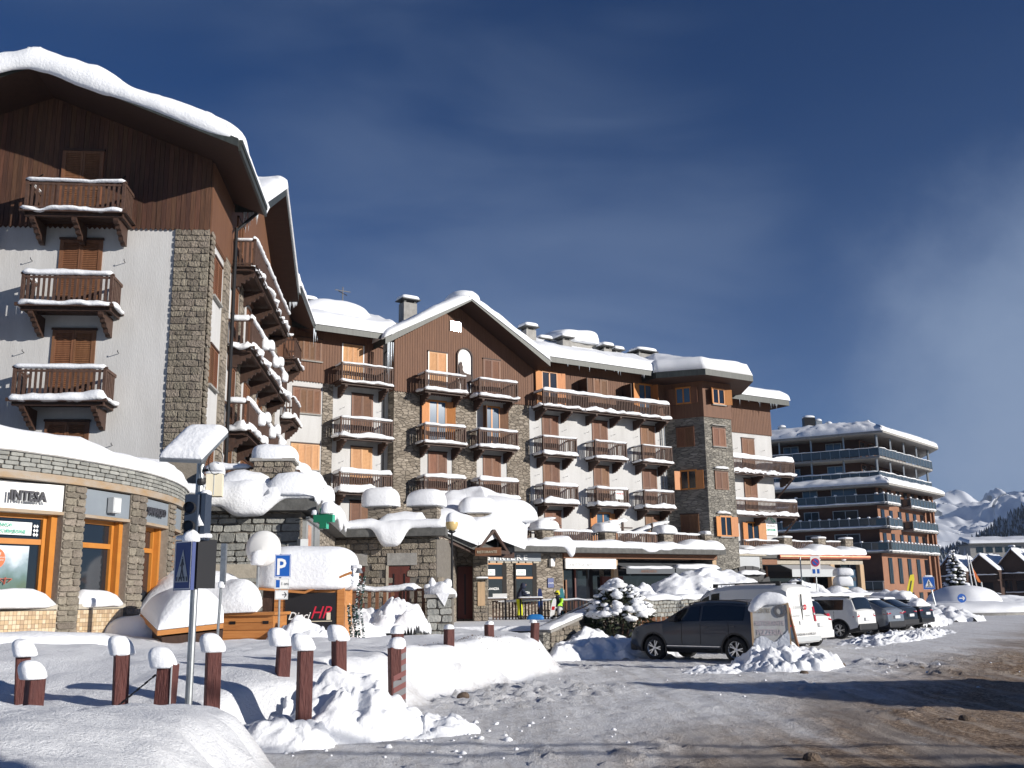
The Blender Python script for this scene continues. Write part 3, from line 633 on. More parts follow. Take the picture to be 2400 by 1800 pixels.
# timber cladding of the top floor, scalloped along its foot
for (a_,b_,o0,o1,zt,ys) in ((-5.2,1.18,-.1,.07,16.9,-.04),(11.5,22.9,-.1,.07,16.9,-.06),(29.0,35.06,-1.5,-1.33,16.6,1.36)):
    mb=MB(); bx(mb,a_,b_,o0,o1,13.87,zt); scallop(mb,a_,b_,ys,13.88)
    n_=int((b_-a_)/.165)
    for i in range(n_): u=a_+(b_-a_)*(i+.5)/n_; mb.box(u-.068,u+.068,-o1-.014,-o1+.001,13.87,zt-.02)
    obj('cladding_boards',mb,cladm,HM,kind='stuff')
mb=MB(); scallop(mb,1.95,11.5,-.075,13.88); obj('scalloped_board_ends',mb,cladm,HM,kind='stuff')
mb=MB(); bx(mb,34.95,35.06,-9,-1.33,13.87,16.6); obj('end_cladding',mb,cladm,HM)
mb=MB(); mb.prism([(1.92,.6,13.87),(11.52,.6,13.87),(11.52,.6,16.85),(6.3,.6,19.75),(1.92,.6,17.0)],[(1.92,-.09,13.87),(11.52,-.09,13.87),(11.52,-.09,16.5),(6.3,-.09,19.6),(1.92,-.09,16.9)])
n=58
for i in range(n):
    u=1.94+(11.5-1.94)*(i+.5)/n; top=19.6-abs(u-6.3)*.60; bw=(11.5-1.94)/n*.42
    mb.box(u-bw,u+bw,-.105,-.09,13.87,top-.05)
obj('gable_boarding',mb,cladm,HM,kind='stuff')
# roofs
def roofplate(mb,pts,th=.34,mt=0,mu=1):
    a=[Vector(p) for p in pts]; lo=[p-Vector((0,0,th)) for p in a]; b=len(mb.v); n=len(a); mb.v+=[tuple(p) for p in lo]+[tuple(p) for p in a]
    mb.face([b+i for i in range(n)][::-1],mu); mb.face([b+n+i for i in range(n)],mt)
    for i in range(n): j=(i+1)%n; mb.face((b+i,b+j,b+n+j,b+n+i),mt)
EO=1.3; t22=.42
rf=MB()
roofplate(rf,[(-4.9,-EO,16.85),(1.0,-EO,16.85),(1.0,6,16.85+t22*7.3),(-4.9,6,16.85+t22*7.3)])
roofplate(rf,[(-4.9,13,16.9),(35,13,16.9),(35,6,16.85+t22*7.3),(-4.9,6,16.85+t22*7.3)])
roofplate(rf,[(11.6,-EO,16.9),(21.5,-EO,16.9),(23.5,6,16.85+t22*7.3),(11.6,6,16.85+t22*7.3)])
roofplate(rf,[(6.3,-1.7,19.95),(6.3,7,19.95),(.55,7,16.5),(.55,-1.7,16.5)],.36)
roofplate(rf,[(6.3,-1.7,19.955),(12.05,-1.7,16.5),(12.05,7,16.5),(6.3,7,19.955)],.36)
roofplate(rf,[(28.0,.1,16.5),(35.9,.1,16.5),(33.0,6,18.6),(28.0,6,18.6)],.4)
roofplate(rf,[(35.9,.1,16.5),(35.9,12,16.5),(33.0,6,18.6)],.4)
roof=obj('roof',rf,[fascia,soffit],HM)
roofsnow('roof_snow',roof,[(-4.7,-EO-.05,16.85),(1.6,-EO-.05,16.85),(1.6,6,19.9),(-4.7,6,19.9)],.62,edge=(1,0,0,0),seed=3)
roofsnow('roof_snow',roof,[(11.2,-EO-.05,16.9),(22.0,-EO-.05,16.9),(22.6,6,19.7),(11.2,6,19.7)],.62,edge=(1,0,0,0),seed=8,n=(70,18))
roofsnow('roof_snow',roof,[(.45,-1.75,16.5),(.45,7,16.5),(6.5,7,19.8),(6.5,-1.75,19.8)],.56,edge=(1,0,0,1),seed=11,over=.08,n=(40,26))
roofsnow('roof_snow',roof,[(12.1,7,16.5),(12.1,-1.75,16.5),(6.1,-1.75,19.8),(6.1,7,19.8)],.56,edge=(1,1,0,0),seed=12,over=.08,n=(40,26))
roofsnow('roof_snow',roof,[(27.2,.05,16.5),(36.0,.05,16.5),(33.0,6,18.6),(27.2,6,18.6)],.55,edge=(1,1,0,0),seed=14,over=.15)
pillow('roof_snow',roof,(6.3,-.5,19.85),1.0,1.25,.62,e1=.95,e2=.9,noise=.02)
pillow('roof_snow',roof,(-1.2,2.6,18.2),2.6,2.0,1.35,e1=.9,e2=.8,noise=.08)
pillow('roof_snow',roof,(18.2,4.4,19.7),2.0,1.5,.9,drop=.1,e1=.5,e2=.6,noise=.14)
mb=MB(); mb.box(16.5,20.1,3.3,5.6,17,19.75); obj('dormer',mb,conc,HM)
for (x,y,z,w,h,s) in ((-2.55,3.2,18.0,1.15,1.3,1),(5.0,4.3,19.0,.95,1.75,2),(13.3,2.6,18.4,.8,1.25,3),(15.6,4.2,18.7,.8,.75,4),(16.3,2.6,18.2,.75,1.1,5),(20.2,3.0,18.3,.7,.95,6),(21.2,3.0,18.4,.6,.7,7),(24.2,3.5,18.9,1.6,.55,8)): chimney(HM,x,y,z,w,.75 if w<1.3 else 1,h,seed=s*7,cap=.28)
mb=MB(); mb.bar((-.3,2.6,19.4),(-.3,2.6,20.6),.05); mb.bar((-.8,2.6,20.35),(.2,2.6,20.35),.04); mb.bar((-.7,2.3,20.2),(.1,2.9,20.2),.04); obj('aerial',mb,blk,HM)
# gutters and pipes
mb=MB(); mb.tube((1.45,.3,0),(1.45,.3,16.2),.055,n=8); mb.tube((1.45,.3,16.1),(1.45,-1.2,16.75),.05,n=8); obj('downpipe',mb,blk,HM)
mb=MB(); mb.tube((22.5,-.12,0),(22.5,-.12,14),.05,n=8); mb.tube((22.68,-.16,0),(22.68,-.16,13.7),.04,n=8); obj('downpipe',mb,steel,HM)
icicles(HM,(.9,-1.25,16.45),(1.3,-1.3,16.4),7,.5,2.4,3,.04); icicles(HM,(13.5,-EO,16.56),(20.5,-EO,16.56),9,.1,.35,5); icicles(HM,(30,.1,16.1),(35.6,.1,16.1),10,.1,.6,6,.02)
# windows of the wing
hooks=[]
for z1 in (13.46,10.33): shutwin(HM,-4.2,1.55,z1-1.42,z1,shut if z1>12 else shutl,leaves=4,y=-.0,sill=True)
shutwin(HM,-4.05,1.35,15.05,16.32,shut,leaves=4,y=-.07,sill=True)
shutwin(HM,-1.35,1.25,13.95,16.3,shutl,leaves=4,y=-.07,framem=white)
for z1,mm in ((13.43,shut),(10.36,shutl),(7.3,shut)): shutwin(HM,-.66,1.2,z1-2.45,z1,mm,y=0); hooks+=[(-1.3,z1-.9),(1.0,z1-.9)]
# gable windows
openwin(HM,4.28,1.12,11.0,13.5,ang=(165,150)); openwin(HM,8.12,1.1,10.98,13.5,m=shut,ang=(100,160))
for z1 in (10.4,7.3):
    shutwin(HM,4.27,1.15,z1-2.45,z1,y=0); shutwin(HM,8.08,1.15,z1-2.45,z1,y=0)
    hooks+=[(3.5,z1-.9),(6.0,z1-.9),(7.35,z1-.9),(9.9,z1-.9)]
shutwin(HM,4.2,1.2,14.05,16.5,shutl,y=-.11,framem=white); shutwin(HM,8.08,1.15,14.05,16.5,shut,y=-.11)
# plain mirror plate near the gable top, placed to give the low sun's glint
mb=MB(); mb.box(5.72,6.40,-.17,-.12,18.02,18.60); gp_=obj('glint_plate',mb,mat('polished_metal_plate',(.9,.88,.85),.055,metal=1),HM)
mb=MB(); mb.box(5.66,5.72,-.17,-.10,17.98,18.64); mb.box(6.40,6.46,-.17,-.10,17.98,18.64); obj('frame',mb,white,gp_)
# niche with a chamois silhouette
mb=MB(); arc=[(6.15,14.2)]+[(6.68-.53*math.cos(t),16.45+.53*math.sin(t)) for t in np.linspace(0,math.pi,13)]+[(7.21,14.2)]
mb.prism([(x,-.10,z) for x,z in arc],[(x,-.125,z) for x,z in arc]); nic=obj('niche',mb,white,HM)
mb=MB()
for i in range(len(arc)-1): mb.bar((arc[i][0],-.15,arc[i][1]),(arc[i+1][0],-.15,arc[i+1][1]),.09,.12,up=(0,1,0))
mb.box(6.05,7.3,-.22,-.1,14.1,14.2); obj('niche_frame',mb,darkwood,nic)
deer=[(6.36,14.95),(6.30,15.2),(6.28,15.5),(6.25,15.75),(6.19,15.82),(6.2,15.88),(6.3,15.92),(6.34,16.12),(6.38,15.95),(6.46,16.15),(6.47,15.9),(6.52,15.8),(6.5,15.62),(6.6,15.45),(6.85,15.38),(7.05,15.36),(7.13,15.22),(7.11,15.0),(7.02,14.85),(7.03,14.55),(6.97,14.25),(6.9,14.25),(6.93,14.55),(6.86,14.85),(6.62,14.88),(6.55,14.6),(6.55,14.25),(6.48,14.25),(6.48,14.6),(6.44,14.8)]
mb=MB(); mb.prism([(x,-.17,z) for x,z in deer],[(x,-.22,z) for x,z in deer]); obj('deer_figure',mb,darkwood,nic)
# right white section
for z1 in (13.3,10.28):
    for u in (12.52,16.55,20.7): shutwin(HM,u,1.17,z1-2.4,z1); hooks+=[(u-.55,z1-.85),(u+1.65,z1-.85)]
shutwin(HM,12.56,1.17,4.9,7.2); openwin(HM,16.6,1.1,4.9,7.2,ang=(168,168)); shutwin(HM,20.8,1.17,4.9,7.2)
openwin(HM,12.5,1.15,13.95,16.2,y=-.07,gl=glass,ang=(168,168)); shutwin(HM,16.7,1.15,13.95,16.2,y=-.07); openwin(HM,20.6,1.1,13.95,16.2,y=-.07,ang=(168,100))
mb=MB()
for u in (15.4,19.1): mb.box(u,u+.06,-1.05,-.07,13.85,15.9)
obj('balcony_divider',mb,darkwood,HM)
stub(HM,hooks,-.05)
# balconies
for i,z in enumerate((13.88,10.78,7.72)):
    balcony(HM,-1.8,z,3.1,seed=i+1,fs=(.10,.20,.30)[i],rs=(.04,.09,.17)[i],mt=railm,h=1.0)
    balcony(HM,3.42,z+.03,2.72,seed=i+5,fs=(.16,.16,.26)[i],rs=(.08,.08,.13)[i],h=1.0,y=-.08 if i==0 else 0)
    balcony(HM,7.12,z+.03,2.72,seed=i+9,fs=(.18,.16,.24)[i],rs=(.09,.09,.14)[i],h=1.0,y=-.08 if i==0 else 0)
for i,z in enumerate((10.68,7.62)):
    for j,u in enumerate((11.78,15.88,19.85)): balcony(HM,u,z,2.55,seed=20+i*3+j,fs=(.17,.27)[i]-.04*(j==2),rs=(.06,.11)[i]-.03*(j==2),h=1.05)
balcony(HM,11.8,13.72,10.5,dep=1.2,seed=31,fs=.17,rs=.13,h=.95,nbr=6,ragged=.08)
# ---------- stone corner tower ----------
th=R(60); TL=Vector((22.9,0,0)); c1=Vector((24.3,-2.45,0)); c2=Vector((26.9,-2.45,0)); c3=Vector((29.1,1.4,0))
def poly3(z): return [Vector((TL.x,TL.y,z)),Vector((c1.x,c1.y,z)),Vector((c2.x,c2.y,z)),Vector((c3.x,c3.y,z)),Vector((29,3,z)),Vector((22.9,3,z))]
mb=MB(); mb.prism(poly3(0),poly3(13.85)); obj('tower_wall',mb,stoneft,HM)
def offp(pts,d):
    cx=sum(p.x for p in pts)/len(pts); cy=sum(p.y for p in pts)/len(pts); n=len(pts); out=[]
    for i in range(n):
        p0,p1,p2=pts[i-1],pts[i],pts[(i+1)%n]; e1=(p1-p0).normalized(); e2=(p2-p1).normalized(); n1=Vector((e1.y,-e1.x,0)); n2=Vector((e2.y,-e2.x,0)); b=(n1+n2); b=b/max(.3,b.dot(n1)); out.append(p1+b*d)
    return out
mb=MB(); mb.prism(offp(poly3(13.85),.06),offp(poly3(16.6),.06)); obj('tower_cladding',mb,cladm,HM)
ev=[Vector((20.9,-1.6,16.35)),Vector((23.1,-4.1,16.35)),Vector((27.6,-4.1,16.35)),Vector((30.2,-.4,16.35)),Vector((29.5,5,16.35)),Vector((21,5,16.35))]
ap=Vector((25.1,3.2,18.7)); mb=MB(); b=len(mb.v)
mb.prism(ev,[p+Vector((0,0,.4)) for p in ev],0,None); mb.f.pop(-2); mb.m.pop(-2); mb.f.pop(); mb.m.pop()
mb.poly([p for p in ev][::-1],1)
for i in range(6): mb.poly([ev[i]+Vector((0,0,.4)),ev[(i+1)%6]+Vector((0,0,.4)),ap],0)
tr=obj('tower_roof',mb,[fascia,soffit],HM)
# snow on the tower roof
rings=[];N_=96
def evp(t):
    k=t*6; i=int(k)%6; f=k-int(k); return ev[i].lerp(ev[(i+1)%6],f)
mb=MB(); K=14
for k in range(K+1):
    s=k/K
    for i in range(N_):
        p=evp(i/N_)+Vector((0,0,.4)); c=ap; q=p.lerp(c,s*.98); dist=(q-p).length; e=min(1,dist/.8); th_=.72*math.sqrt(max(0,1-(1-e)**2))+.03
        o=(p-c); o.z=0; o.normalize(); bul=.18*math.sin(min(1,e)*math.pi)
        w=float(fbm(np.array([[q.x*.5,q.y*.5,3.]]),3,77)[0])
        mb.v.append((q.x+o.x*bul,q.y+o.y*bul,q.z+th_*(1+.15*w)+(.25*s)))
for k in range(K):
    for i in range(N_): j=(i+1)%N_; mb.face((k*N_+i,k*N_+j,(k+1)*N_+j,(k+1)*N_+i))
mb.face([K*N_+i for i in range(N_)]); mb.face(list(range(N_))[::-1]); obj('roof_snow',mb,snow,tr,True)
# tower windows: dark left face then sunlit front
tf=math.atan2(c1.y-TL.y,c1.x-TL.x)
def tfp(s,o=0): d=Vector((math.cos(tf),math.sin(tf),0)); return TL+d*s+Vector((d.y,-d.x,0))*o
def onT(fn,s,o,*a,**k):
    r=fn(HM,0,*a,**k); p=tfp(s,o); r.location=(p.x,p.y,r.location.z); r.rotation_euler[2]=tf; return r
onT(openwin,.98,.08,1.0,14.85,15.98,m=shut,ang=(175,175)); onT(shutwin,.88,.02,1.15,11.85,13.22); onT(openwin,1.0,.02,1.05,8.9,10.2,ang=(120,175),gl=glass); onT(shutwin,.88,.02,1.15,4.9,7.22)
openwin(HM,25.2,1.05,14.8,15.9,y=-2.52,ang=(140,150),gl=glass,sill=True)
shutwin(HM,25.05,1.12,11.85,13.15,y=-2.47,sill=True); shutwin(HM,25.05,1.12,8.88,10.12,y=-2.47); openwin(HM,25.25,1.0,5.7,7.05,y=-2.47,gl=glass,sill=True,ang=(165,165))
mb=MB()
for z in (13.3,10.3,7.22): mb.box(24.95,26.3,-2.6,-2.45,z,z+.07)
obj('lintel',mb,conc,HM); 
drape('lintel_snow',HM,[(24.95,-2.56,10.37),(26.3,-2.56,10.37)],[(0,-1,0)],.1,.09,lambda s,L:0,seed=41); drape('lintel_snow',HM,[(24.95,-2.56,7.29),(26.3,-2.56,7.29)],[(0,-1,0)],.12,.12,lambda s,L:0,seed=42)
# set back end section
for z1 in (13.45,10.35): shutwin(HM,31.8,1.22,z1-2.4,z1,y=1.38)
openwin(HM,31.75,1.2,4.9,7.1,y=1.38,gl=glass,ang=(165,165))
stub(HM,[(31.0,12.6),(33.9,12.6),(31.0,9.5),(33.9,9.5)],1.35)
for i,z in enumerate((10.68,7.62)): balcony(HM,29.3,z,6.6,y=1.4,dep=1.25,seed=50+i,fs=.22,rs=(.22,.10)[i],nbr=3,h=1.0,ragged=.09)
mb=MB(); mb.bar((35.1,1.3,9.0),(36.0,.3,10.5),.12); mb.bar((35.1,1.3,5.9),(36.0,.3,7.4),.12); obj('brace',mb,darkwood,HM)
sg=MB(); sg.box(0,1.25,-.03,0,0,1.5); sgo=obj('agency_sign',sg,white,None,smooth=False,label='white agency sign with a green roof emblem on the far end of the white wall',cat='sign',loc=FM.w(33.6,-1.3,6.2),rz=FM.a)
mb=MB(); 
for a_,b_ in (((.15,1.05),(.5,1.42)),((.5,1.42),(.72,1.05)),((.5,1.42),(1.1,1.0)),((.72,1.0),(1.1,1.0))): mb.bar((a_[0],-.045,a_[1]),(b_[0],-.045,b_[1]),.05,.02,up=(0,1,0))
obj('emblem',mb,greenl,sgo); text('AGENZIA',.15,grey,sgo,(.3,-.04,.82)); text('IMMOBILIARE',.15,grey,sgo,(.14,-.04,.64)); text('LANTELME',.25,greenl,sgo,(.04,-.04,.32),sx=.86,bold=.004)
vs=MB(); vs.box(0,.62,-.02,0,0,.55); vo=obj('for_sale_sign',vs,white,None,label='small white for sale sign tied to a railing of the middle lowest balcony',cat='sign',loc=FM.w(17.35,1.16,8.02),rz=FM.a)
text('VENDE',.19,red,vo,(.04,-.025,.3)); text('tel.',.1,red,vo,(.15,-.025,.12)); 
# ================= left gabled block =================
HL=thing('gabled_hotel_wing','tall left block with a huge snow capped gable, brown boards above white plaster','building',FL.p,FL.a)
mb=MB(); mb.box(-10.4,0,0,23,0,16.2); obj('wall',mb,plaster,HL)
# rubble corner pilaster
mb=MB(); mb.box(-1.07,.03,-.03,.47,2,13.87); mb.box(0,.03,2.62,3.5,2,13.87); mb.box(0,.03,5.9,6.8,2,13.87); mb.box(0,.03,9.3,10.3,2,13.87); mb.box(0,.03,12.5,13.4,2,13.87); mb.box(0,.03,15.2,16.1,2,13.87)
pil=obj('stone_pilaster',mb,mortar,HL)
n1=stones(pil,-1.07,.06,6.3,13.84,-.03,.36,.2,seed=3,cap=190,irregular=.55,dep=.05,gap=.012)
stones(pil,0,.5,6.3,13.84,-.05,.30,.19,seed=4,cap=90,rz=R(90),org=(.03,0),irregular=.45,dep=.05,gap=.012)
mb=MB(); mb.box(.03,.09,2.62,3.5,2,13.87); obj('stone_strip',mb,stonef,HL)
mb=MB(); 
for a_,b_ in ((5.9,6.8),(9.3,10.3),(12.5,13.4),(15.2,16.1)): mb.box(.0,.07,a_,b_,2,13.87)
obj('stone_strip',mb,stonef,HL)
# gable boards, each a plank
slope=.40
def soffz(x): return 15.82+min(1.22-x,x+11.7)*slope
i=0; x=-.0
bk=MB(); bk.prism([(-10.4,.3,13.87),(.02,.3,13.87),(.02,.3,soffz(0)+.02),(-5.24,.3,18.45),(-10.4,.3,soffz(-10.4))],[(-10.4,-.02,13.87),(.02,-.02,13.87),(.02,-.02,soffz(0)+.02),(-5.24,-.02,18.45),(-10.4,-.02,soffz(-10.4))]); obj('gable_wall',bk,darkwood,HL)
rnd=random.Random(5)
while x>-9.4:
    w=.155; x0=x-w; p=MB(); d=.055+rnd.uniform(0,.014); c=x0+w/2; z0=13.87
    ring=[(x0+.004,z0),(c,z0-.075),(x-.004,z0),(x-.004,soffz(x)),(x0+.004,soffz(x0))]
    p.prism([(a,-.02,b) for a,b in ring],[(a,-d,b) for a,b in ring]); obj('plank',p,plank,HL); x-=w
mb=MB(); mb.box(0,.06,0,3.55,13.72,16.25)
for k in range(20): y=.02+k*.176; mb.prism([(.06,y,13.73),(.06,y+.088,13.65),(.06,y+.176,13.73)],[(.02,y,13.73),(.02,y+.088,13.65),(.02,y+.176,13.73)]); mb.box(.06,.075,y+.012,y+.164,13.73,16.25)
obj('side_cladding',mb,cladm,HL,kind='stuff')
mb=MB(); mb.prism([(-.3,3.6,13.72),(-.3,23,13.72),(-.3,23,16.9),(-.3,15.4,16.5),(-.3,9.7,19.2),(-.3,4.0,16.4),(-.3,3.6,16.2)],[(.05,3.6,13.72),(.05,23,13.72),(.05,23,16.9),(.05,15.4,16.5),(.05,9.7,19.2),(.05,4.0,16.4),(.05,3.6,16.2)]); obj('side_gable_cladding',mb,cladm,HL)
# roof
rf=MB()
roofplate(rf,[(1.22,-2.2,16.1),(1.22,3.6,16.1),(-5.24,3.6,18.7),(-5.24,-2.2,18.7)],.28)
roofplate(rf,[(-11.7,-2.0,16.1),(-5.24,-2.0,18.695),(-5.24,23,18.695),(-11.7,23,16.1)],.28)
roofplate(rf,[(1.25,15.4,16.75),(1.25,23,16.75),(-5.24,23,19.3),(-5.24,15.4,19.3)],.34)
roofplate(rf,[(1.12,4.0,16.45),(1.12,9.7,19.55),(-5.5,9.7,19.55),(-5.5,4.0,16.45)],.36)
roofplate(rf,[(1.12,9.7,19.555),(1.12,15.4,16.45),(-5.5,15.4,16.45),(-5.5,9.7,19.555)],.36)
lr=obj('roof',rf,[fascia,soffit],HL)
mb=MB(); mb.box(1.2,1.28,-2.0,3.6,15.78,16.14); mb.box(1.18,1.32,-1.95,3.5,16.0,16.16); obj('eaves_gutter',mb,fascia,lr)
roofsnow('roof_snow',lr,[(1.22,-2.1,16.1),(1.22,4.1,16.1),(-5.4,4.1,18.74),(-5.4,-2.1,18.72)],.58,edge=(1,0,0,1),seed=21,over=.2,n=(50,50),rough=.03)
roofsnow('roof_snow',lr,[(-11.7,23,16.1),(-11.7,-2.1,16.1),(-5.1,-2.1,18.72),(-5.1,23,18.74)],.58,edge=(1,1,0,0),seed=22,over=.2,n=(60,40),rough=.03)
roofsnow('roof_snow',lr,[(1.2,3.95,16.45),(-5,3.95,16.45),(-5,9.8,19.6),(1.2,9.8,19.6)],.5,edge=(1,0,0,1),seed=23,over=.05)
roofsnow('roof_snow',lr,[(-5,15.5,16.45),(1.2,15.5,16.45),(1.2,9.6,19.6),(-5,9.6,19.6)],.45,edge=(1,1,0,0),seed=24,over=.05)
roofsnow('roof_snow',lr,[(1.3,15.0,16.75),(1.3,22.4,16.75),(-5,22.4,19.2),(-5,15.0,19.2)],.62,edge=(1,0,0,0),seed=25,over=.12)
pillow('roof_snow',lr,(-5.2,-.1,18.78),1.5,1.7,.55,e1=.9,e2=.9,noise=.03)
pillow('roof_snow',lr,(-7.15,-2.5,17.15),.75,.4,.5,drop=.35,noise=.12,e1=.8,e2=.8,mt=snowr)
cp_=[(1.15,16.15),(-4.0,18.28),(-4.7,18.52),(-5.24,18.60),(-5.8,18.52),(-6.5,18.28),(-11.6,16.15)]
drape('cornice_snow',lr,[(x,-2.15,z) for x,z in cp_],[(0,-1,0)],1.5,.52,(lambda s,L:.06+.34*math.sin(math.pi*min(1,s/L*.95+.02))**.8*(.8+.2*math.sin(s*1.3+1))),seed=26,step=.15,rough=.02,endt=1.2)
icicles(HL,(.35,3.98,16.1),(.9,3.98,16.1),16,.2,.85,8,.025); icicles(HL,(.3,15.45,16.1),(1.1,15.45,16.1),14,.2,.6,9,.03); icicles(HL,(1.24,21,16.4),(1.28,23,16.4),6,.3,1.3,10,.03)
mb=MB(); mb.tube((.22,3.55,2),(.22,3.55,15.3),.065,n=10); mb.tube((.22,3.55,15.2),(.95,3.9,16.1),.06,n=8)
for z in (6,8,10,12,14): mb.tube((.22,3.55,z),(.22,3.55,z+.05),.085,n=10)
obj('downpipe',mb,blk,HL)
# front windows and balconies
hk=[]
for z1 in (13.42,10.38,7.42):
    shutwin(HL,-4.62,1.22,z1-2.5,z1,shut,slat=.062,sill=False); hk+=[(-5.5,z1-.75),(-2.6,z1-.75)]
shutwin(HL,-4.75,1.2,13.95,16.5,shut,y=-.07,slat=.062); hk+=[]
stub(HL,hk,-.02)
mb=MB(); mb.bar((-5.6,-.06,15.5),(-5.3,-.3,15.55),.03); mb.bar((-3.0,-.06,15.5),(-2.7,-.3,15.55),.03); obj('shutter_hook',mb,blk,HL)
for i,z in enumerate((13.98,10.92,7.93)):
    balcony(HL,-5.30-(.1 if i==0 else 0),z,(2.95 if i==0 else 2.65),dep=1.1,h=.95,pitch=.15,bw=.075,single=True,seed=60+i,fs=(.09,.14,.19)[i],rs=(.05,.09,.10)[i],nbr=3 if i==0 else 2,y=-.07 if i==0 else 0)
balcony(HL,-9.6,13.1,2.9,dep=1.1,h=.95,pitch=.15,bw=.075,seed=66,fs=.1,rs=.0,y=-.07)
balcony(HL,-9.6,10.0,2.9,dep=1.1,h=.95,pitch=.15,bw=.075,seed=67,fs=.1,rs=.05)
balcony(HL,-9.6,7.0,2.9,dep=1.1,h=.95,pitch=.15,bw=.075,seed=68,fs=.1,rs=.05)
# side windows and long balconies facing the square
def side(fn,y,w,z0,z1,*a,x=.0,**k): r=fn(HL,x,w,z0,z1,*a,y=y,**k); r.rotation_euler[2]=R(90); return r
for z1 in (13.25,10.2,7.15): side(shutwin,.95,1.2,z1-1.33,z1,x=.01,sill=True)
for z1 in (13.4,10.35,7.3):
    for y in (4.35,7.7,11.0,13.8): side(shutwin,y,1.1,z1-2.4,z1,x=.01)
for y in (4.6,8.2,12.0): side(shutwin,y,1.1,13.95,16.1,x=.06)
for i,z in enumerate((13.95,10.88,7.82)):
    b=balcony(HL,0,z,9.9,y=3.9,rz=R(90),dep=.85,h=1.0,pitch=.16,bw=.08,seed=70+i,fs=(.08,.24,.26)[i],rs=(.10,.16,.16)[i],brpos=[.25,2.6,5.0,7.4,9.65],ragged=.11,single=True)
    if i:
        for k in range(5): pillow('snow_lump',b,(2.4+k*1.45+(.3 if i==1 else 0),-.95,.75+.35*(k%2)),.17+.05*(k%3),.17,.28,drop=.18,e1=.9,e2=.9,noise=.2)
for i,z in enumerate((13.95,10.88)):
    balcony(HL,.0,z,2.5,y=18.3,rz=R(90),dep=.65,h=1.0,seed=80+i,fs=(.06,.24)[i],rs=(0,.06)[i],brpos=[.3,2.2])
mb=MB(); mb.box(.5,.62,18.6,20.6,14.0,14.12); fb=obj('flower_box',mb,darkwood,HL)
for k in range(5): pillow('snow_tuft',fb,(.56,18.8+k*.4,14.12),.1,.12,.12,e1=.9,e2=.9,noise=.2)
# ================= bank pavilion =================
BK=thing('bank_pavilion','low curved stone bank pavilion with orange framed windows under a snow roof, far left','building',(0,0,0))
# smooth curve through those points

cu2_=np.array([(-15.5,15.2),(-13.2,16.45),(-11.7,17.55),(-10.75,18.45),(-9.95,19.5),(-9.35,20.7),(-8.95,21.9),(-8.68,23.2),(-8.6,24.6),(-8.75,26.2),(-9.2,28.2)])
def cat(P,n):
    out=[]
    for i in range(len(P)-1):
        p0,p1,p2,p3=P[max(i-1,0)],P[i],P[i+1],P[min(i+2,len(P)-1)]
        for k in range(n): t=k/n; out.append(.5*((2*p1)+(-p0+p2)*t+(2*p0-5*p1+4*p2-p3)*t*t+(-p0+3*p1-3*p2+p3)*t**3))
    out.append(P[-1]); return np.array(out)
bc=cat(cu2_,8); bl_=np.r_[0,np.cumsum(np.hypot(*np.diff(bc,axis=0).T))]
def bpt(s,o=0,z=0):
    s=max(0,min(bl_[-1]-1e-3,s)); i=int(np.searchsorted(bl_,s,side='right')-1); i=min(i,len(bc)-2); f=(s-bl_[i])/(bl_[i+1]-bl_[i]); p=bc[i]*(1-f)+bc[i+1]*f; d=(bc[i+1]-bc[i]); d/=np.hypot(*d); n=(d[1],-d[0])
    return Vector((p[0]+n[0]*o,p[1]+n[1]*o,z)),math.atan2(d[1],d[0])
def bs(px,z):   # arc length whose projection at height z falls on photo column px
    best=None
    for s in np.linspace(0,bl_[-1],900):
        p,_=bpt(s); q=p+Vector((0,0,z-EYE)); xx=1200+2333*(q.dot(cr2))/(q.dot(cf)); 
        if best is None or abs(xx-px)<best[0]: best=(abs(xx-px),s)
    return best[1]
def bband(mb,s0,s1,o0,o1,z0,z1,m=0,n=None):
    n=n or max(1,int((s1-s0)/.3)); 
    for k in range(n):
        a=s0+(s1-s0)*k/n; b=s0+(s1-s0)*(k+1)/n
        A,B_,C_,D_=bpt(a,o0)[0],bpt(b,o0)[0],bpt(b,o1)[0],bpt(a,o1)[0]
        mb.prism([p+Vector((0,0,z0)) for p in(A,B_,C_,D_)],[p+Vector((0,0,z1)) for p in(A,B_,C_,D_)],m)
sE=bs(452,4.5)
mb=MB(); bband(mb,0,sE,-.35,-.02,4.44,4.80); par=obj('parapet',mb,mortard,BK)
mb=MB(); bband(mb,0,sE,-.4,.07,4.80,4.86); obj('coping',mb,conc,BK)
mb=MB(); bband(mb,0,sE,-.4,.04,4.28,4.435); obj('lintel_band',mb,rust,BK)
rnd=random.Random(8); _us[stoneg.name]=[mesh('brick',unit_stone(20+i),stoneg) for i in range(6)]
z=4.44; sA=bs(-40,4.5); row=0
while z<4.79:
    s=sA-rnd.random()*.3
    while s<sE-.1:
        w=rnd.uniform(.22,.42); p,a=bpt(s+w/2,.0,z+.045); o=bpy.data.objects.new('brick',rnd.choice(_us[stoneg.name])); C.objects.link(o); o.parent=par; o.location=p; o.rotation_euler=(0,0,a); o.scale=(w-.012,.06,.082); s+=w
    z+=.09
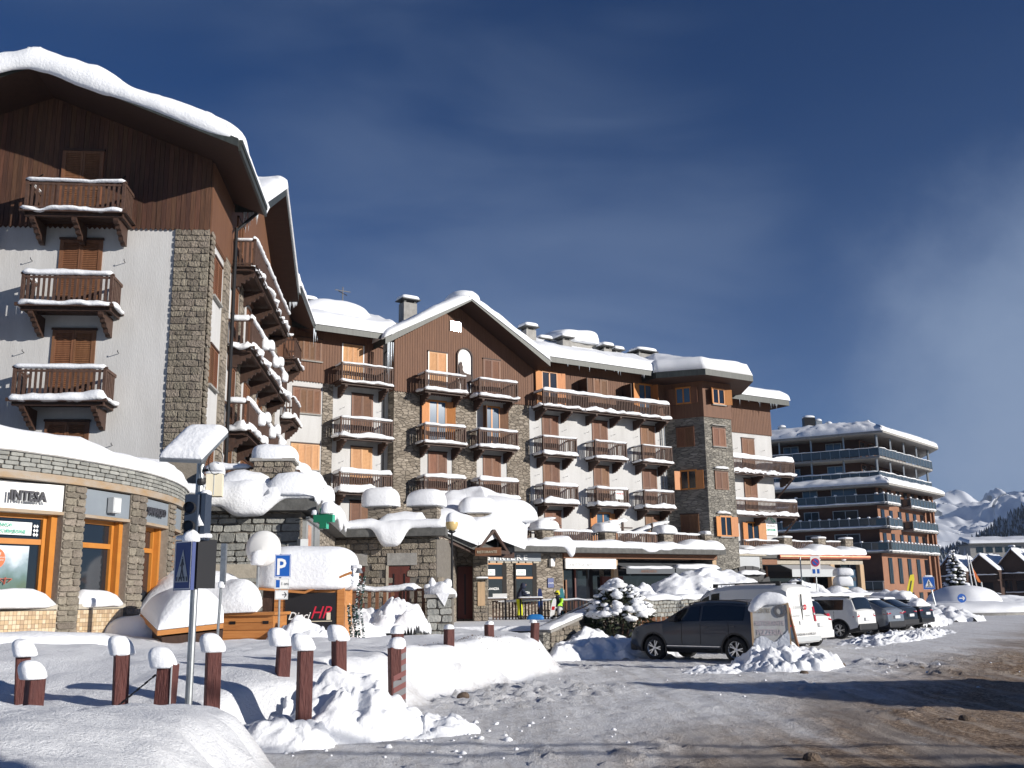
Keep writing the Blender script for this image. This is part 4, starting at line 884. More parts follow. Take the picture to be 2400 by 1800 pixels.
def pier(s0,s1,z0,z1,seed,nm='pillar',o=.0,split=True):
    mb=MB(); bband(mb,s0,s1,-.55,-.03+o,z0,z1,n=1); r=obj(nm,mb,mortar,BK)
    if stone.name not in _us: stones(r,0,0,0,0,0,1,1)
    rn=random.Random(seed); z=z0
    while z<z1-.05:
        h=min(rn.uniform(.10,.19),z1-z); cut=[s0,s1] if rn.random()<.45 else [s0,s0+(s1-s0)*rn.uniform(.35,.65),s1]
        for i in range(len(cut)-1):
            w=cut[i+1]-cut[i]; p,a=bpt((cut[i]+cut[i+1])/2,-.02+o,z+h/2); q=bpy.data.objects.new('stone',rn.choice(_us[stone.name])); C.objects.link(q); q.parent=r; q.location=p; q.rotation_euler=(0,0,a); q.scale=(w-.012,.07,h-.014)
        z+=h
    return r
ed=[(bs(-45,3),bs(-2,3)) if 0 else None, (bs(148,3.2),bs(196,3.2)),(bs(305,3.2),bs(340,3.2)),(bs(395,3.2),bs(408,3.2)),(bs(424,3),bs(440,3))]
piers=[e for e in ed if e]
for i,(a,b) in enumerate(piers): pier(a,b,1.2,4.28,i+1)
bays=[(bs(-190,3.2),piers[0][0]),(piers[0][1],piers[1][0]),(piers[1][1],piers[2][0]),(piers[2][1],piers[3][0])]
pier(bs(-235,3.2),bs(-190,3.2),1.2,4.28,9)
for i,(a,b) in enumerate(bays):
    mb=MB(); zt,zb=(4.24,3.70)
    bband(mb,a+.03,b-.03,-.12,-.05,zb,zt,n=1); sg=obj('sign_panel',mb,white if i==0 else alu,BK)
    mb=MB(); bband(mb,a+.01,b-.01,-.3,-.02,zb-.07,zb-.005,n=1); obj('sign_sill',mb,rust,BK)
    mb=MB(); bband(mb,a+.05,b-.05,-.9,-.6,1.2,3.66,n=1); obj('window_backing',mb,dark_in,BK)
    wd=b-a; f=.09 if wd>1 else .06; W0,W1=a+.02,b-(.16 if i<3 else .05); fo=(-.42,-.32)
    mb=MB(); bband(mb,W0,W1,*fo,3.54,3.63,n=1); bband(mb,W0,W1,*fo,3.02,3.13,n=1); bband(mb,W1-f,W1,*fo,1.5,3.6,n=1); bband(mb,W0,W0+f,*fo,1.5,3.6,n=1)
    bband(mb,W1+.01,b,-.5,-.2,1.5,3.63,n=1); wn=obj('window',mb,orange,BK)
    mb=MB(); bband(mb,W0+f,W1-f,-.40,-.385,1.5,3.56,n=1); obj('pane',mb,glass,wn)
    if i<2:
        mb=MB(); bband(mb,a+.0,b-.0,-.3,.0,1.72,1.82,n=1); obj('sill',mb,concl,BK)
        mb=MB(); bband(mb,a+.0,b-.05,-.3,-.03,1.2,1.72,n=1); tl=obj('tiled_apron',mb,mortard,BK)
        if 'tile' not in _cache:
            tb=MB(); tb.box(-.5,.5,-.5,.5,-.5,.5); _cache['tile']=[mesh('tile',tb,mat('beige_tile_%d'%k,c,.5)) for k,c in enumerate(((.55,.42,.27),(.48,.35,.21),(.60,.48,.33),(.42,.30,.19)))]
        nn_=int((b-a)/.085) if i==1 else 24; st=a if i==1 else b-24*.085
        for r_ in range(6):
            for c_ in range(nn_):
                p,an=bpt(st+.085*(c_+.5),-.025,1.70-.085*(r_+.5)); q=bpy.data.objects.new('tile',rnd.choice(_cache['tile'])); C.objects.link(q); q.parent=tl; q.location=p; q.rotation_euler=(0,0,an); q.scale=(.079,.02,.079)
def btext(s,sz,m,px,z,o,**k): p,a=bpt(bs(px,z),o,z); t=text(s,sz,m,BK,p,**k); t.rotation_euler=(R(90),0,a); return t
btext('INTESA',.27,ink,24,3.86,-.02,ext=.03,bold=.008,sx=.88); btext('INTESA',.27,grey,29,3.85,-.045,ext=.004,bold=.008,sx=.88)
btext('SANPAOLO',.24,ink,346,3.88,-.02,ext=.03,bold=.008,sx=.8)
p,a=bpt(bs(266,3.95),-.02,3.95); mb=MB(); mb.box(-.14,.14,-.12,.02,-.17,.17); q=obj('sign_box',mb,grey,BK,loc=p,rz=a); mb=MB(); mb.box(-.11,.11,-.135,-.12,-.14,.14); obj('sign_box_face',mb,white,q)
mb=MB(); a0,b0=bs(-95,3.3),bs(104,3.3); bband(mb,a0,b0,-.375,-.365,3.20,3.46,n=1); q=obj('window_banner',mb,cream,BK)
q.data.materials[0]=white
btext('BANCA',.095,greenl,36,3.36,-.36,ext=.002,bold=.002,sx=1.1,align='CENTER') ; btext('ASSICURAZIONE',.095,greenl,48,3.235,-.36,ext=.002,bold=.002,sx=1.05,align='CENTER')
mb=MB()
for r_ in range(3):
    for c_ in range(2): p,a=bpt(bs(106,3.3)+.045+c_*.07,-.36,3.39-r_*.085); mb.poly([p+Vector((math.cos(a)*dx,math.sin(a)*dx,dz)) for dx,dz in((-.035,0),(0,-.04),(.035,0),(0,.04))])
obj('banner_diamonds',mb,white,BK)
mb=MB(); bband(mb,bs(332,3.2),bs(352,3.2),-.375,-.365,3.2,3.42,n=1); obj('window_banner',mb,white,BK); btext('ZIONE',.06,greenl,334,3.24,-.355,ext=.002)
# poster in the first window
def postermat():
    ma=bpy.data.materials.new('mountain_poster_print'); ma.use_nodes=True; t=ma.node_tree; b=t.nodes['Principled BSDF']; b.inputs['Roughness'].default_value=.3
    g=t.nodes.new('ShaderNodeNewGeometry'); s=t.nodes.new('ShaderNodeSeparateXYZ'); t.links.new(g.outputs['Position'],s.inputs[0]); n=t.nodes.new('ShaderNodeTexNoise'); n.inputs['Scale'].default_value=3; n.inputs['Detail'].default_value=6; t.links.new(g.outputs['Position'],n.inputs['Vector'])
    a=t.nodes.new('ShaderNodeMath'); a.operation='MULTIPLY_ADD'; t.links.new(n.outputs[0],a.inputs[0]); a.inputs[1].default_value=.9; t.links.new(s.outputs[2],a.inputs[2]); r=t.nodes.new('ShaderNodeValToRGB'); m_=t.nodes.new('ShaderNodeMapRange'); m_.inputs[1].default_value=2.1; m_.inputs[2].default_value=3.4; t.links.new(a.outputs[0],m_.inputs[0]); t.links.new(m_.outputs[0],r.inputs[0])
    e=r.color_ramp.elements; e[0].color=(.12,.09,.05,1); e[1].color=(.62,.68,.72,1); e[1].position=.95
    for po,co in ((.25,(.10,.14,.08,1)),(.5,(.12,.19,.18,1)),(.72,(.25,.33,.36,1)),(.85,(.5,.57,.62,1))): x=e.new(po); x.color=co
    t.links.new(r.outputs[0],b.inputs['Base Color']); return ma
mb=MB(); a0,b0=bs(-95,2.5),bs(92,2.5); bband(mb,a0,b0,-.36,-.345,1.95,2.98,n=1); po=obj('poster',mb,postermat(),BK)
p,a=bpt(bs(14,2.72),-.335,2.72); mb=MB(); mb.lathe([(.0,-.004),(.2,-.004),(.2,.002),(0,.002)],28,axis='y'); q=obj('poster_badge',mb,mat('poster_orange_print',(.75,.16,.06),.4),po,loc=p,rz=a)
btext('XME',.07,white,10,2.79,-.325,ext=.001); btext('CONTO GRATUITO',.035,white,2,2.73,-.325,ext=.001); btext('PER UN ANNO',.035,white,4,2.68,-.325,ext=.001)
mb=MB(); a,b=bpt(bs(36,2.2),-.335,2.2)[0],0
for k,(x0,z0,x1,z1) in enumerate(((-.02,2.22,.0,2.36),(-.14,2.33,.14,2.33),(-.14,2.33,-.05,2.26),(.14,2.33,.05,2.26))):
    p,a=bpt(bs(38,2.2),-.338,0); d=Vector((math.cos(a),math.sin(a),0)); mb.bar(p+d*x0+Vector((0,0,z0)),p+d*x1+Vector((0,0,z1)),.03,.01)
obj('poster_figure',mb,mat('poster_red_print',(.45,.12,.08),.5),po)
# roof with snow
ring=[bpt(s,-.1,4.83)[0] for s in np.linspace(0,sE,24)]; mb=MB(); mb.poly(ring+[Vector((-12,30,4.83)),Vector((-16,22,4.83))]); obj('flat_roof',mb,slate,BK)
pth=[bpt(s,-.02,4.86)[0] for s in np.linspace(0,sE-.15,40)]; outs=[]
for i in range(len(pth)-1): d=(pth[i+1]-pth[i]).normalized(); outs.append((d.y,-d.x,0))
drape('roof_snow',BK,pth,outs+[outs[-1]],1.9,.50,lambda s,L:0,seed=90,step=.3,rough=.02,mt=snow,endt=1.2)
p=bpt(sE-.2,0,0)[0]; mb=MB(); mb.bar((p.x-.3,p.y-.2,4.88),(p.x+.25,p.y+.7,4.72),.5,.06); obj('eaves_slab',mb,slate,BK); pillow('roof_snow',BK,(p.x-.05,p.y+.1,4.86),.55,.6,.22,drop=.1,noise=.16,mt=snowr)
mb=MB(); q=bpt(sE+.1,.12,0)[0]; mb.tube((q.x,q.y,1),(q.x,q.y,4.0),.05); mb.tube((q.x,q.y,4.0),(q.x-.3,q.y-.6,4.35),.05); obj('downpipe',mb,steel,BK)
for s0,s1,zz,X_ in ((bays[0][0],bays[0][1],1.82,.3),(bays[1][0],bays[1][1],1.82,.3)):
    pp=[bpt(s,-.02,zz)[0] for s in np.linspace(s0+.03,s1-.03,8)]; oo=[]
    for i in range(len(pp)-1): d=(pp[i+1]-pp[i]).normalized(); oo.append((d.y,-d.x,0))
    drape('sill_snow',BK,pp,oo+[oo[-1]],.35,.30,lambda s,L:0,seed=int(s0*10),rough=.03,endt=.5)
# ================= shop podium =================
PD=thing('shop_podium','single storey stone shop row with a snowy roof terrace at the foot of the hotels','building')
def poly_from(pts): return [Vector((p.x,p.y,0)) for p in pts]
A0=FS.w(-1.7,-6); A=FS.w(-1.7,-.2); Bc=FS.w(-1.7,3.45); Cc=FS.w(11.3,3.45); Dc=Vector((-3.29,42.4,0)); Ec=Vector((-2.77,45.4,0)); E2=Vector((-2.8,48.6,0)); E3=Vector((-1.98,48.8,0)); E4=Vector((-1.95,48.0,0)); E5=Vector((-1.42,48.1,0)); E6=Vector((-1.35,51,0))
S1=FM.w(4.0,2.6); S2=FM.w(11.95,2.6); S3=FM.w(24.6,2.6)
outl=[A0,A,Bc,Cc,Dc,Ec,E2,E3,E4,E5,E6,S1,S2,FM.w(11.95,1.0),FM.w(24.6,1.0),FM.w(24.6,-6),FM.w(0,-6),FM.w(-8,0)]
mb=MB(); mb.prism([p+Vector((0,0,.2)) for p in outl],[p+Vector((0,0,4.42)) for p in outl]); obj('wall',mb,stonef,PD)
def wallfr(p,q): d=(q-p); return math.atan2(d.y,d.x),d.length
def onwall(p,q,fn): 
    a,L=wallfr(p,q); return a,L
# hand laid stones on the two near fronts
def wallstones(p,q,z0,z1,cw,ch,m,seed,poly=None,cap=150,nm='stone_wall',irregular=.4):
    a,L=wallfr(p,q); mb=MB(); mb.box(0,L,-.02,.1,z0,z1); w=obj(nm,mb,mortard,PD,loc=p,rz=a)
    stones(w,0,L,z0,z1,-.02,cw,ch,m=m,seed=seed,poly=poly,cap=cap,irregular=irregular,dep=.07); return w
wallstones(A,Bc,1.0,4.35,.44,.24,stoneg,5,cap=125,irregular=.6,poly=lambda x,z,w,h: not(2.55<z<2.85))
mb=MB(); mb.box(0,3.6,-.10,0,2.5,2.9); obj('stone_band',mb,concl,PD,loc=A,rz=wallfr(A,Bc)[0])
dpoly=lambda x,z,w,h: not((.2<x<1.35 and z<3.25) or (2.25<x<3.25 and z<3.25))
CD=wallstones(Cc,Dc,.9,4.35,.55,.25,stone,6,cap=140,poly=dpoly)
wallstones(Dc,Ec,.9,4.35,.4,.22,stone,7,cap=60)
mb=MB(); mb.box(.25,1.3,-.05,.2,.9,3.2); mb.box(.75,.8,-.07,-.05,.9,3.1,1); obj('door',mb,[doorm,blk],CD)
mb=MB(); mb.box(2.3,3.2,-.05,.2,.9,3.2); mb.box(2.5,2.55,-.07,-.05,1.1,2.9,1); mb.box(2.95,3.0,-.07,-.05,1.1,2.9,1); mb.box(2.2,2.3,-.1,-.03,.9,3.25,2); obj('door',mb,[doorm,blk,concl],CD)
for xa,xb in ((2.25,3.5),(.15,1.4)): mb=MB(); mb.box(xa,xb,-.12,-.02,3.25,3.75); obj('lintel',mb,conc,CD)
# entrance door in the recess
a,L=wallfr(E2,E3); mb=MB(); mb.box(.02,L-.02,-.09,-.02,.9,3.2); mb.box(.35,.42,-.11,-.09,1.1,3.0,1); mb.box(.8,.87,-.11,-.09,1.1,3.0,1); mb.box(.02,L,-.1,-.02,3.2,3.35); obj('entrance_door',mb,[doorm,blk],PD,loc=E2,rz=a)
a,L=wallfr(E4,E5); mb=MB(); mb.box(-.05,L+.1,-.1,.1,.8,4.4); pw=obj('entrance_pier',mb,mortard,PD,loc=E4,rz=a); stones(pw,-.05,L+.1,.8,4.3,-.1,.35,.2,seed=12,cap=60)
mb=MB(); mb.box(.15,.5,-.2,-.15,1.5,2.6); mb.box(.05,.65,-.35,-.1,2.72,2.77,1); mnu=obj('menu_board',mb,[palew,slate],PD,loc=E4,rz=a); pillow('snow_cap',mnu,(.35,-.22,2.77),.3,.12,.08)
# terrace slab edges
def slab(p,q,o0=-.3,o1=.5,z0=4.42,z1=4.82,m=slate,e0=.0,e1=.0,nm='roof_edge'):
    a,L=wallfr(p,q); mb=MB(); mb.box(-e0,L+e1,-o1,-o0,z0,z1); return obj(nm,mb,m,PD,loc=p,rz=a)
slab(A0,Bc,e1=.5); slab(Bc,Cc,e1=-.5); slab(Cc,Dc,e0=-.5,e1=.45,z0=4.43,z1=4.83); slab(S1,S2,o1=1.1,e0=2.5,z0=4.45,z1=4.82); slab(FM.w(11.95,2.6),S3,o1=.9,z0=4.44,z1=4.80)
mb=MB(); tp=[A0,Bc,Cc,Dc,Ec,E6,S1,S3,FM.w(24.6,-1),FM.w(0,0),FS.w(18,0)]; mb.poly([p+Vector((0,0,4.80)) for p in tp]); obj('terrace_deck',mb,slate,PD)
def dirn(p,q): d=(q-p).normalized(); return (d.y,-d.x,0)
def Z(p,z): return Vector((p.x,p.y,z))
def off(p,q,t,o): d=(q-p).normalized(); return p+d*t+Vector((d.y,-d.x,0))*o
def sd_(p,q,z,t0,t1,o,w,h,wv,seed,**k): return drape('roof_snow',PD,[Z(off(p,q,t0,o),z),Z(off(p,q,t1,o),z)],[dirn(p,q)],w,h,wv,seed=seed,**k)
L1=(Bc-A).length
def bump_at(cs): 
    return lambda s,L: sum(a*math.exp(-((s-c)/w)**4) for c,w,a in cs)
sd_(A,Bc,4.82,-1.6,L1+.55,.47,.9,.42,bump_at([(1.2,.5,.12),(2.4,.6,.22),(3.8,.75,.52)]),101,step=.12,rough=.04)
sd_(A,Bc,4.82,1.0,2.9,.2,.8,.62,lambda s,L:0,102,rough=.05)
sd_(Bc,Cc,4.82,-.6,13.2,.47,1.5,.62,waves(3,.35,3.0),103,step=.2)
L2=(Dc-Cc).length
sd_(Cc,Dc,4.83,-1.6,L2+.5,.48,1.3,.42,bump_at([(.3,.5,-.0),(4.05,.62,.78)]),104,step=.12,rough=.03)
sd_(Cc,Dc,4.95,1.7,3.9,.15,1.1,.5,lambda s,L:0,105,rough=.03)
Lm=(S2-S1).length
sd_(S1,S2,4.82,1.8,Lm+.2,1.05,1.7,.48,bump_at([(6.3,.62,.66)]),106,step=.14,rough=.03)
sd_(FM.w(11,2.6),S3,4.80,-.4,13.6,.85,1.8,.45,bump_at([(7.6,.6,.22),(8.8,.5,.1)]),107,step=.2,rough=.03)
# terrace pillars with caps, railings between
def tpil(c,az,w=.75,d=.7,h=1.15,hs=.55,sx=1.25,sy=1.25,seed=1,n=26,z=4.8,lean=(0,0)):
    mb=MB(); mb.box(-w/2,w/2,-d/2,d/2,0,h); p=obj('terrace_pillar',mb,stonef,PD,loc=Z(c,z),rz=R(90-az)); mb=MB(); mb.box(-w/2-.1,w/2+.1,-d/2-.1,d/2+.1,h,h+.09); obj('coping',mb,conc,p)
    pillow('snow_cap',p,(0,0,h+.09),(w/2+.1)*sx,(d/2+.1)*sy,hs,drop=.05,seed=seed,noise=.07,e1=.6,e2=.6,lean=lean); return p
pp_=tpil(FS.w(-1.05,2.55),84.4,1.12,1.0,1.15,.48,1.05,1.05,201)
stones(pp_,-.56,.56,0,1.15,-.5,.28,.15,m=stone,seed=15,cap=40)
tpil(FS.w(1.6,2.8),84.4,.8,.8,.95,.5,1.2,1.2,202)
for k,(s_,o_) in enumerate(((4.2,3.0),(6.5,2.9),(8.8,3.0))): tpil(FS.w(s_,o_),84.4,.7,.7,.9,.6,1.3,1.3,203+k)
tpil(at(892,1260,43.6),97,.95,.8,.95,.8,1.35,1.3,210); tpil(at(1000,1250,44.4),97,1.1,.9,1.0,.72,1.35,1.3,211); tpil(at(1118,1240,47),75,.95,.8,.9,.72,1.5,1.3,212)
for k,(u,o,s) in enumerate(((5.4,2.3,1.3),(10.7,2.6,1.7),(15.6,2.3,1.75),(20.6,2.1,1.5),(24.0,2.2,.75))): tpil(FM.w(u,o),57,.8 if k<4 else .6,.7,.95,.55 if k<4 else .22,s,1.5 if k<4 else 1,220+k)
def trail(p,q,h=.95,pitch=.16,m=railm,z=4.8,rs=.1,seed=1):
    a,L=wallfr(p,q); mb=MB(); mb.box(0,L,-.05,.05,h,h+.06); mb.box(0,L,-.02,.02,.1,.16)
    for i in range(1,int(L/pitch)): x=i*pitch; mb.box(x-.045,x+.045,-.015,.015,.05,h)
    r=obj('terrace_railing',mb,m,PD,loc=Z(p,z),rz=a,kind='stuff')
    if rs: drape('rail_snow',PD,[Z(p,z+h+.06),Z(q,z+h+.06)],[dirn(p,q)],.14,rs,lambda s,L:0,seed=seed,rough=.04)
    return r
trail(FS.w(-1.2,.5),FS.w(-1.2,1.95),rs=.18,seed=230); trail(FS.w(-.6,3.2),FS.w(10.5,3.2),rs=.3,seed=231)
for i,(a_,b_) in enumerate(((5.8,10.2),(11.2,15.1),(16.1,20.1),(21.1,23.7))): trail(FM.w(a_,2.2),FM.w(b_,2.2),rs=.09,seed=232+i)
for u in (11.0,16.7,20.3):   # snow loaded frames on the terrace
    r=thing('terrace_frame','', 'frame',FM.w(u,1.2,4.8),FM.a,'timber awning frames on the roof terrace'); r['label']={11.0:'timber frame with sagging snowy sheet at the left of the white facade terrace',16.7:'timber frame with sagging snowy sheet below the for sale balcony',20.3:'timber frame with sagging snowy sheet nearest the dark stone tower'}[u]
    for x in (0,1.1): mb=MB(); mb.box(x-.06,x+.06,-.06,.06,0,1.75); obj('post',mb,darkwood,r)
    mb=MB(); mb.box(-.1,1.9,-.04,.04,1.35,1.43); obj('rail',mb,darkwood,r); mb=MB(); mb.prism([(-1.9,.6,.5),(1.5,.6,1.8),(1.5,.4,1.8),(-1.9,.4,.5)],[(-1.9,.6,.54),(1.5,.6,1.86),(1.5,.4,1.86),(-1.9,.4,.54)]); obj('sheet',mb,grey,r)
    drape('snow',r,[(-1.8,.1,.7),(-.2,.1,1.45),(1.6,.1,1.85)],[(0,-1,0)],.5,.22,lambda s,L:0,seed=int(u))
# porch roof
PR=thing('entrance_porch','dark timber entrance porch with a small gable buried under a huge wave of snow','porch')
p1=at(1020,1236,44.2); p2=at(1118,1280,45.0); p3=at(1206,1284,48.2); p4=at(1196,1225,53.5); p5=at(1030,1205,50)
mb=MB(); roofplate(mb,[p1,p2,p3,p4,p5],.22); obj('roof',mb,[slate,darkwood],PR)
g0=at(1120,1288,44.9); g1=at(1190,1296,46.6); gp=at(1157,1243,45.6); bk_=Vector((-.3,2.6,.25)); mb=MB()
roofplate(mb,[g0+Vector((-.1,0,0)),gp,gp+bk_,g0+bk_],.12); roofplate(mb,[gp,g1+Vector((.1,0,0)),g1+bk_,gp+bk_],.12); mb.bar(g0,g1,.16); mb.bar(g0+bk_*.3,g1+bk_*.3,.14); mb.bar(g0,gp,.12); mb.bar(gp,g1,.12); obj('small_gable',mb,darkwood,PR)
mb=MB(); mb.bar(p1+Vector((.1,.2,-.3)),p2+Vector((0,.3,-.25)),.22,.3); mb.bar(p2+Vector((0,.3,-.3)),p3+Vector((-.1,.3,-.35)),.2,.26); mb.bar(at(1135,1290,46.8),at(1122,1290,49),.2); obj('beam',mb,darkwood,PR)
mb=MB(); mb.prism([p1+Vector((.05,.3,-.1)),at(1028,1300,44.6),at(1050,1300,47),at(1050,1215,47)],[p1+Vector((.2,.3,-.1)),at(1030,1300,44.6)+Vector((.15,0,0)),at(1050,1300,47)+Vector((.15,0,0)),at(1050,1215,47)+Vector((.15,0,0))]); obj('side_boarding',mb,darkwood,PR)
def snowpatch(name,parent,grid,H,seed,edge=.7,over=.25):      # snow over a quad with rounded rim all round
    return roofsnow(name,parent,grid,H,over=over,seed=seed,edge=(1,1,0,1),n=(40,34),rough=.04)
q1=p1+Vector((-.15,-.15,0)); q2=p2+Vector((.05,-.25,0)); q3=p2.lerp(p3,.42)+Vector((.1,-.35,.35)); q4=p3+Vector((.5,-.45,-.12)); r1=p5+Vector((-.2,0,.1)); r2=p5+Vector((1.2,.6,.25)); r3=p5+Vector((2.0,.9,.3)); r4=p4+Vector((.9,.2,.1))
for k,(cc,ee) in enumerate((([q1,q2,r2,r1],(1,0,0,1)),([q2,q3,r3,r2],(1,0,0,0)),([q3,q4,r4,r3],(1,1,0,0)))): roofsnow('snow',PR,cc,.92,over=.22,seed=301,edge=ee,n=(34,34),rough=.03)
pillow('snow',PR,(p5+Vector((1.9,.4,-.2))),3.0,1.6,1.15,drop=.3,e1=.95,e2=.9,noise=.05,n=60)
sb=MB(); sb.box(0,1.15,-.04,.04,0,.36); so_=thing('hanging_board','carved timber board hanging on chains under the entrance porch','sign',at(1114,1303,44.6),R(-6)); obj('board',sb,copperbrown,so_); text('RISTORANTE',.16,cream,so_,(.08,-.05,.11),sx=.95)
for x in(.15,1.0): mb=MB(); mb.bar((x,0,.36),(x,0,.62),.02); obj('chain',mb,blk,so_)
# bar front
BFa=FM.a
def fm(u,o,z): return FM.w(u,o,z)
mb=MB(); mb.box(0,4.6,-.10,0,3.93,4.43); sg=obj('bar_sign',mb,alu,None,label='grey fascia sign with raised white capitals above the bar windows',cat='sign',loc=fm(5.7,2.62,0),rz=BFa)
text('SESTRIERE',.42,white,sg,(.0,-.12,4.01),ext=.03,sp=1.4,sx=1.42,bold=.008)
def shopwin(u,w,z0,z1,zt,o=2.6,m=orange,logo=None,par=PD):
    r=thing('window',None,None,fm(u,o,z0),BFa); del_=0; r.parent=par; H=z1-z0
    mb=MB(); mb.box(-.08,0,-.12,.02,0,H); mb.box(w,w+.3,-.04,.02,0,H); mb.box(0,w,-.06,.0,zt-z0-.12,zt-z0,1); mb.box(0,w,-.06,0,H-.08,H,1); obj('frame',mb,[dark_in,m],r)
    mb=MB(); mb.box(0,w,-.03,-.01,0,H); obj('pane',mb,glass,r)
    if logo: text('LAVAZZA',.17,white,r,(w/2,-.045,(zt-z0)*.38),align='CENTER',ext=.003,bold=.004)
    mb=MB(); mb.box(.05,w*.6,-.045,-.035,zt-z0+.08,zt-z0+.42); obj('sticker',mb,white,r); text('CAFFETTERIA',.10,greenl,r,(.09,-.05,zt-z0+.2),ext=.001,sx=.75); return r
shopwin(6.42,1.22,1.88,3.82,3.05,logo=1); shopwin(8.55,1.18,1.5,3.82,3.05,logo=1)
mb=MB()
for i in range(9): mb.box(6.0+i*.5-.2,6.0+i*.5+.2,-2.68,-2.6,3.83,3.93)
obj('stone_lintel',mb,concl,PD,loc=FM.p,rz=FM.a,kind='stuff')
mb=MB(); mb.box(0,.42,-.05,0,0,.55); q=obj('wall_sign',mb,blue,None,label='small blue wall sign with white coffee lettering right of the bar door',cat='sign',loc=fm(10.8,2.62,2.42),rz=BFa); text('LAVAZZA',.12,white,q,(.21,-.055,.22),align='CENTER',ext=.003,sx=.75); q.data.materials[0]=blued
mb=MB(); mb.box(0,.28,-.2,0,0,.45); obj('wall_lamp',mb,white,PD,loc=fm(10.95,2.62,3.65),rz=BFa)
# shops to the right: beams, posts, awnings
mb=MB(); bx(mb,11.95,24.5,2.0,2.75,4.15,4.44); obj('beam',mb,copperbrown,PD,loc=FM.p,rz=FM.a)
for i,(u,w) in enumerate(((11.95,.1),(15.92,.32),(24.3,.35))): mb=MB(); bx(mb,u,u+w,2.2,2.5,.8,4.12); obj('post',mb,palew,PD,loc=FM.p,rz=FM.a)
mb=MB(); mb.box(0,3.85,-.12,0,0,.60); q=obj('cafe_sign',mb,white,None,label='long white sign board with thin italic lettering over the cafe front',cat='sign',loc=fm(12.05,2.66,3.52),rz=BFa); text("LA BOTTEGA CAFFE'",.28,grey,q,(.15,-.13,.14),shear=.3,sx=.72,ext=.005)
mb=MB(); bx(mb,12.1,15.9,1.02,1.05,.8,4.1); obj('shop_glass',mb,glass,PD,loc=FM.p,rz=FM.a)
for u,m_ in ((12.7,doorm),(13.15,copperbrown),(13.85,doorm)): mb=MB(); bx(mb,u,u+.1,1.1,1.2,.8,2.9 if u<13.5 else 4); obj('door_frame',mb,m_,PD,loc=FM.p,rz=FM.a)
mb=MB(); bx(mb,12.85,13.1,1.08,1.1,1.2,2.3); obj('poster',mb,white,PD,loc=FM.p,rz=FM.a)
for u0,u1,sn in ((16.25,20.2,.12),(20.3,24.3,.24)):
    mb=MB(); a_=[(u0,-1.2,4.1),(u1,-1.2,4.1),(u1,-3.3,3.55),(u0,-3.3,3.55)]; mb.prism(a_,[(x,y,z+.03) for x,y,z in a_]); mb.box(u0,u1,-3.32,-3.29,3.2,3.56); aw=obj('awning',mb,greyd,PD,loc=FM.p,rz=FM.a)
    drape('awning_snow',aw,[(u0+.1,-3.28,3.57),(u1-.1,-3.28,3.57)],[(0,-1,0)],.7,sn,lambda s,L:0,seed=int(u0)*3,rough=.02)
    if u0<17: text("ANTICHITA'",.24,copperbrown,aw,(17.4,-3.34,3.27),ext=.003)
mb=MB(); bx(mb,16.3,24.3,1.02,1.05,.8,4.1); obj('shop_glass',mb,glass,PD,loc=FM.p,rz=FM.a)
mb=MB(); bx(mb,15.9,17.6,1.1,1.3,.8,3.1); obj('shop_door',mb,doorm,PD,loc=FM.p,rz=FM.a)
# tower foot kiosk between the two shop groups
mb=MB(); bx(mb,24.75,29.3,-2,2.2,.8,4.45,0); bx(mb,24.6,29.6,-2,2.35,4.45,4.62,1); bx(mb,25.1,29.0,2.2,2.26,3.1,4.4,2); obj('kiosk_wall',mb,[stoneft,concl,grey],PD,loc=FM.p,rz=FM.a)
mb=MB(); 
for k in range(7): t0,t1=math.pi*k/7,math.pi*(k+1)/7; f=lambda t:(27.2-1.5*math.cos(t)*.95,-2.9,2.4+.75*math.sin(t)**.6); mb.bar(f(t0),f(t1),.14,1.2,up=(0,0,1))
mb.box(25.75,25.9,-3.4,-2.3,1.2,2.6); mb.box(28.5,28.65,-3.4,-2.3,1.2,2.6); aw=obj('arched_hood',mb,blackp,PD,loc=FM.p,rz=FM.a); drape('hood_snow',aw,[(26.0,-3.3,3.2),(28.4,-3.3,3.2)],[(0,-1,0)],.6,.22,lambda s,L:0,seed=77)
drape('roof_snow',PD,[fm(24.6,2.3,4.62),fm(29.8,2.3,4.62)],[tuple(FM.n)],1.4,.3,lambda s,L:0,seed=78,rough=.04)
mb=MB(); bx(mb,26.3,27.6,2.28,2.32,1.2,2.9); obj('kiosk_window',mb,grey,PD,loc=FM.p,rz=FM.a)
# ================= right hand restaurant =================
RS=thing('corner_restaurant','low glazed restaurant with a copper gutter and timber posts right of the stone tower','building',FM.w(29.9,-.2),FM.a-R(4))
mb=MB(); mb.box(0,11.6,2.6,9,.3,4.3); mb.box(-.2,12,-.1,9,4.55,4.75); obj('wall',mb,larch,RS)
mb=MB(); mb.box(0,3.2,-.35,-.05,4.42,4.72); obj('roof_edge',mb,slate,RS)
mb=MB(); mb.tube((3.1,-.42,4.52),(12.4,-.42,4.52),.17,n=12); mb.box(3.1,12.4,-.42,-.1,4.55,4.68); obj('gutter',mb,copper,RS)
mb=MB(); mb.box(0,3,-.3,-.05,3.95,4.32); obj('beam',mb,copperbrown,RS); mb=MB(); mb.box(3,11.8,-.3,-.05,3.98,4.25); obj('beam',mb,concl,RS)
for x in (.1,8.3,11.4): mb=MB(); mb.box(x,x+.4,-.35,.05,.3,3.98); obj('post',mb,palew,RS)
mb=MB(); mb.box(.4,11.5,1.0,1.04,.3,3.95); obj('glazing',mb,glass,RS)
for x in (3.0,6.2,7.8): mb=MB(); mb.box(x,x+.15,.9,1.0,.3,3.9); obj('door_frame',mb,copperbrown,RS)
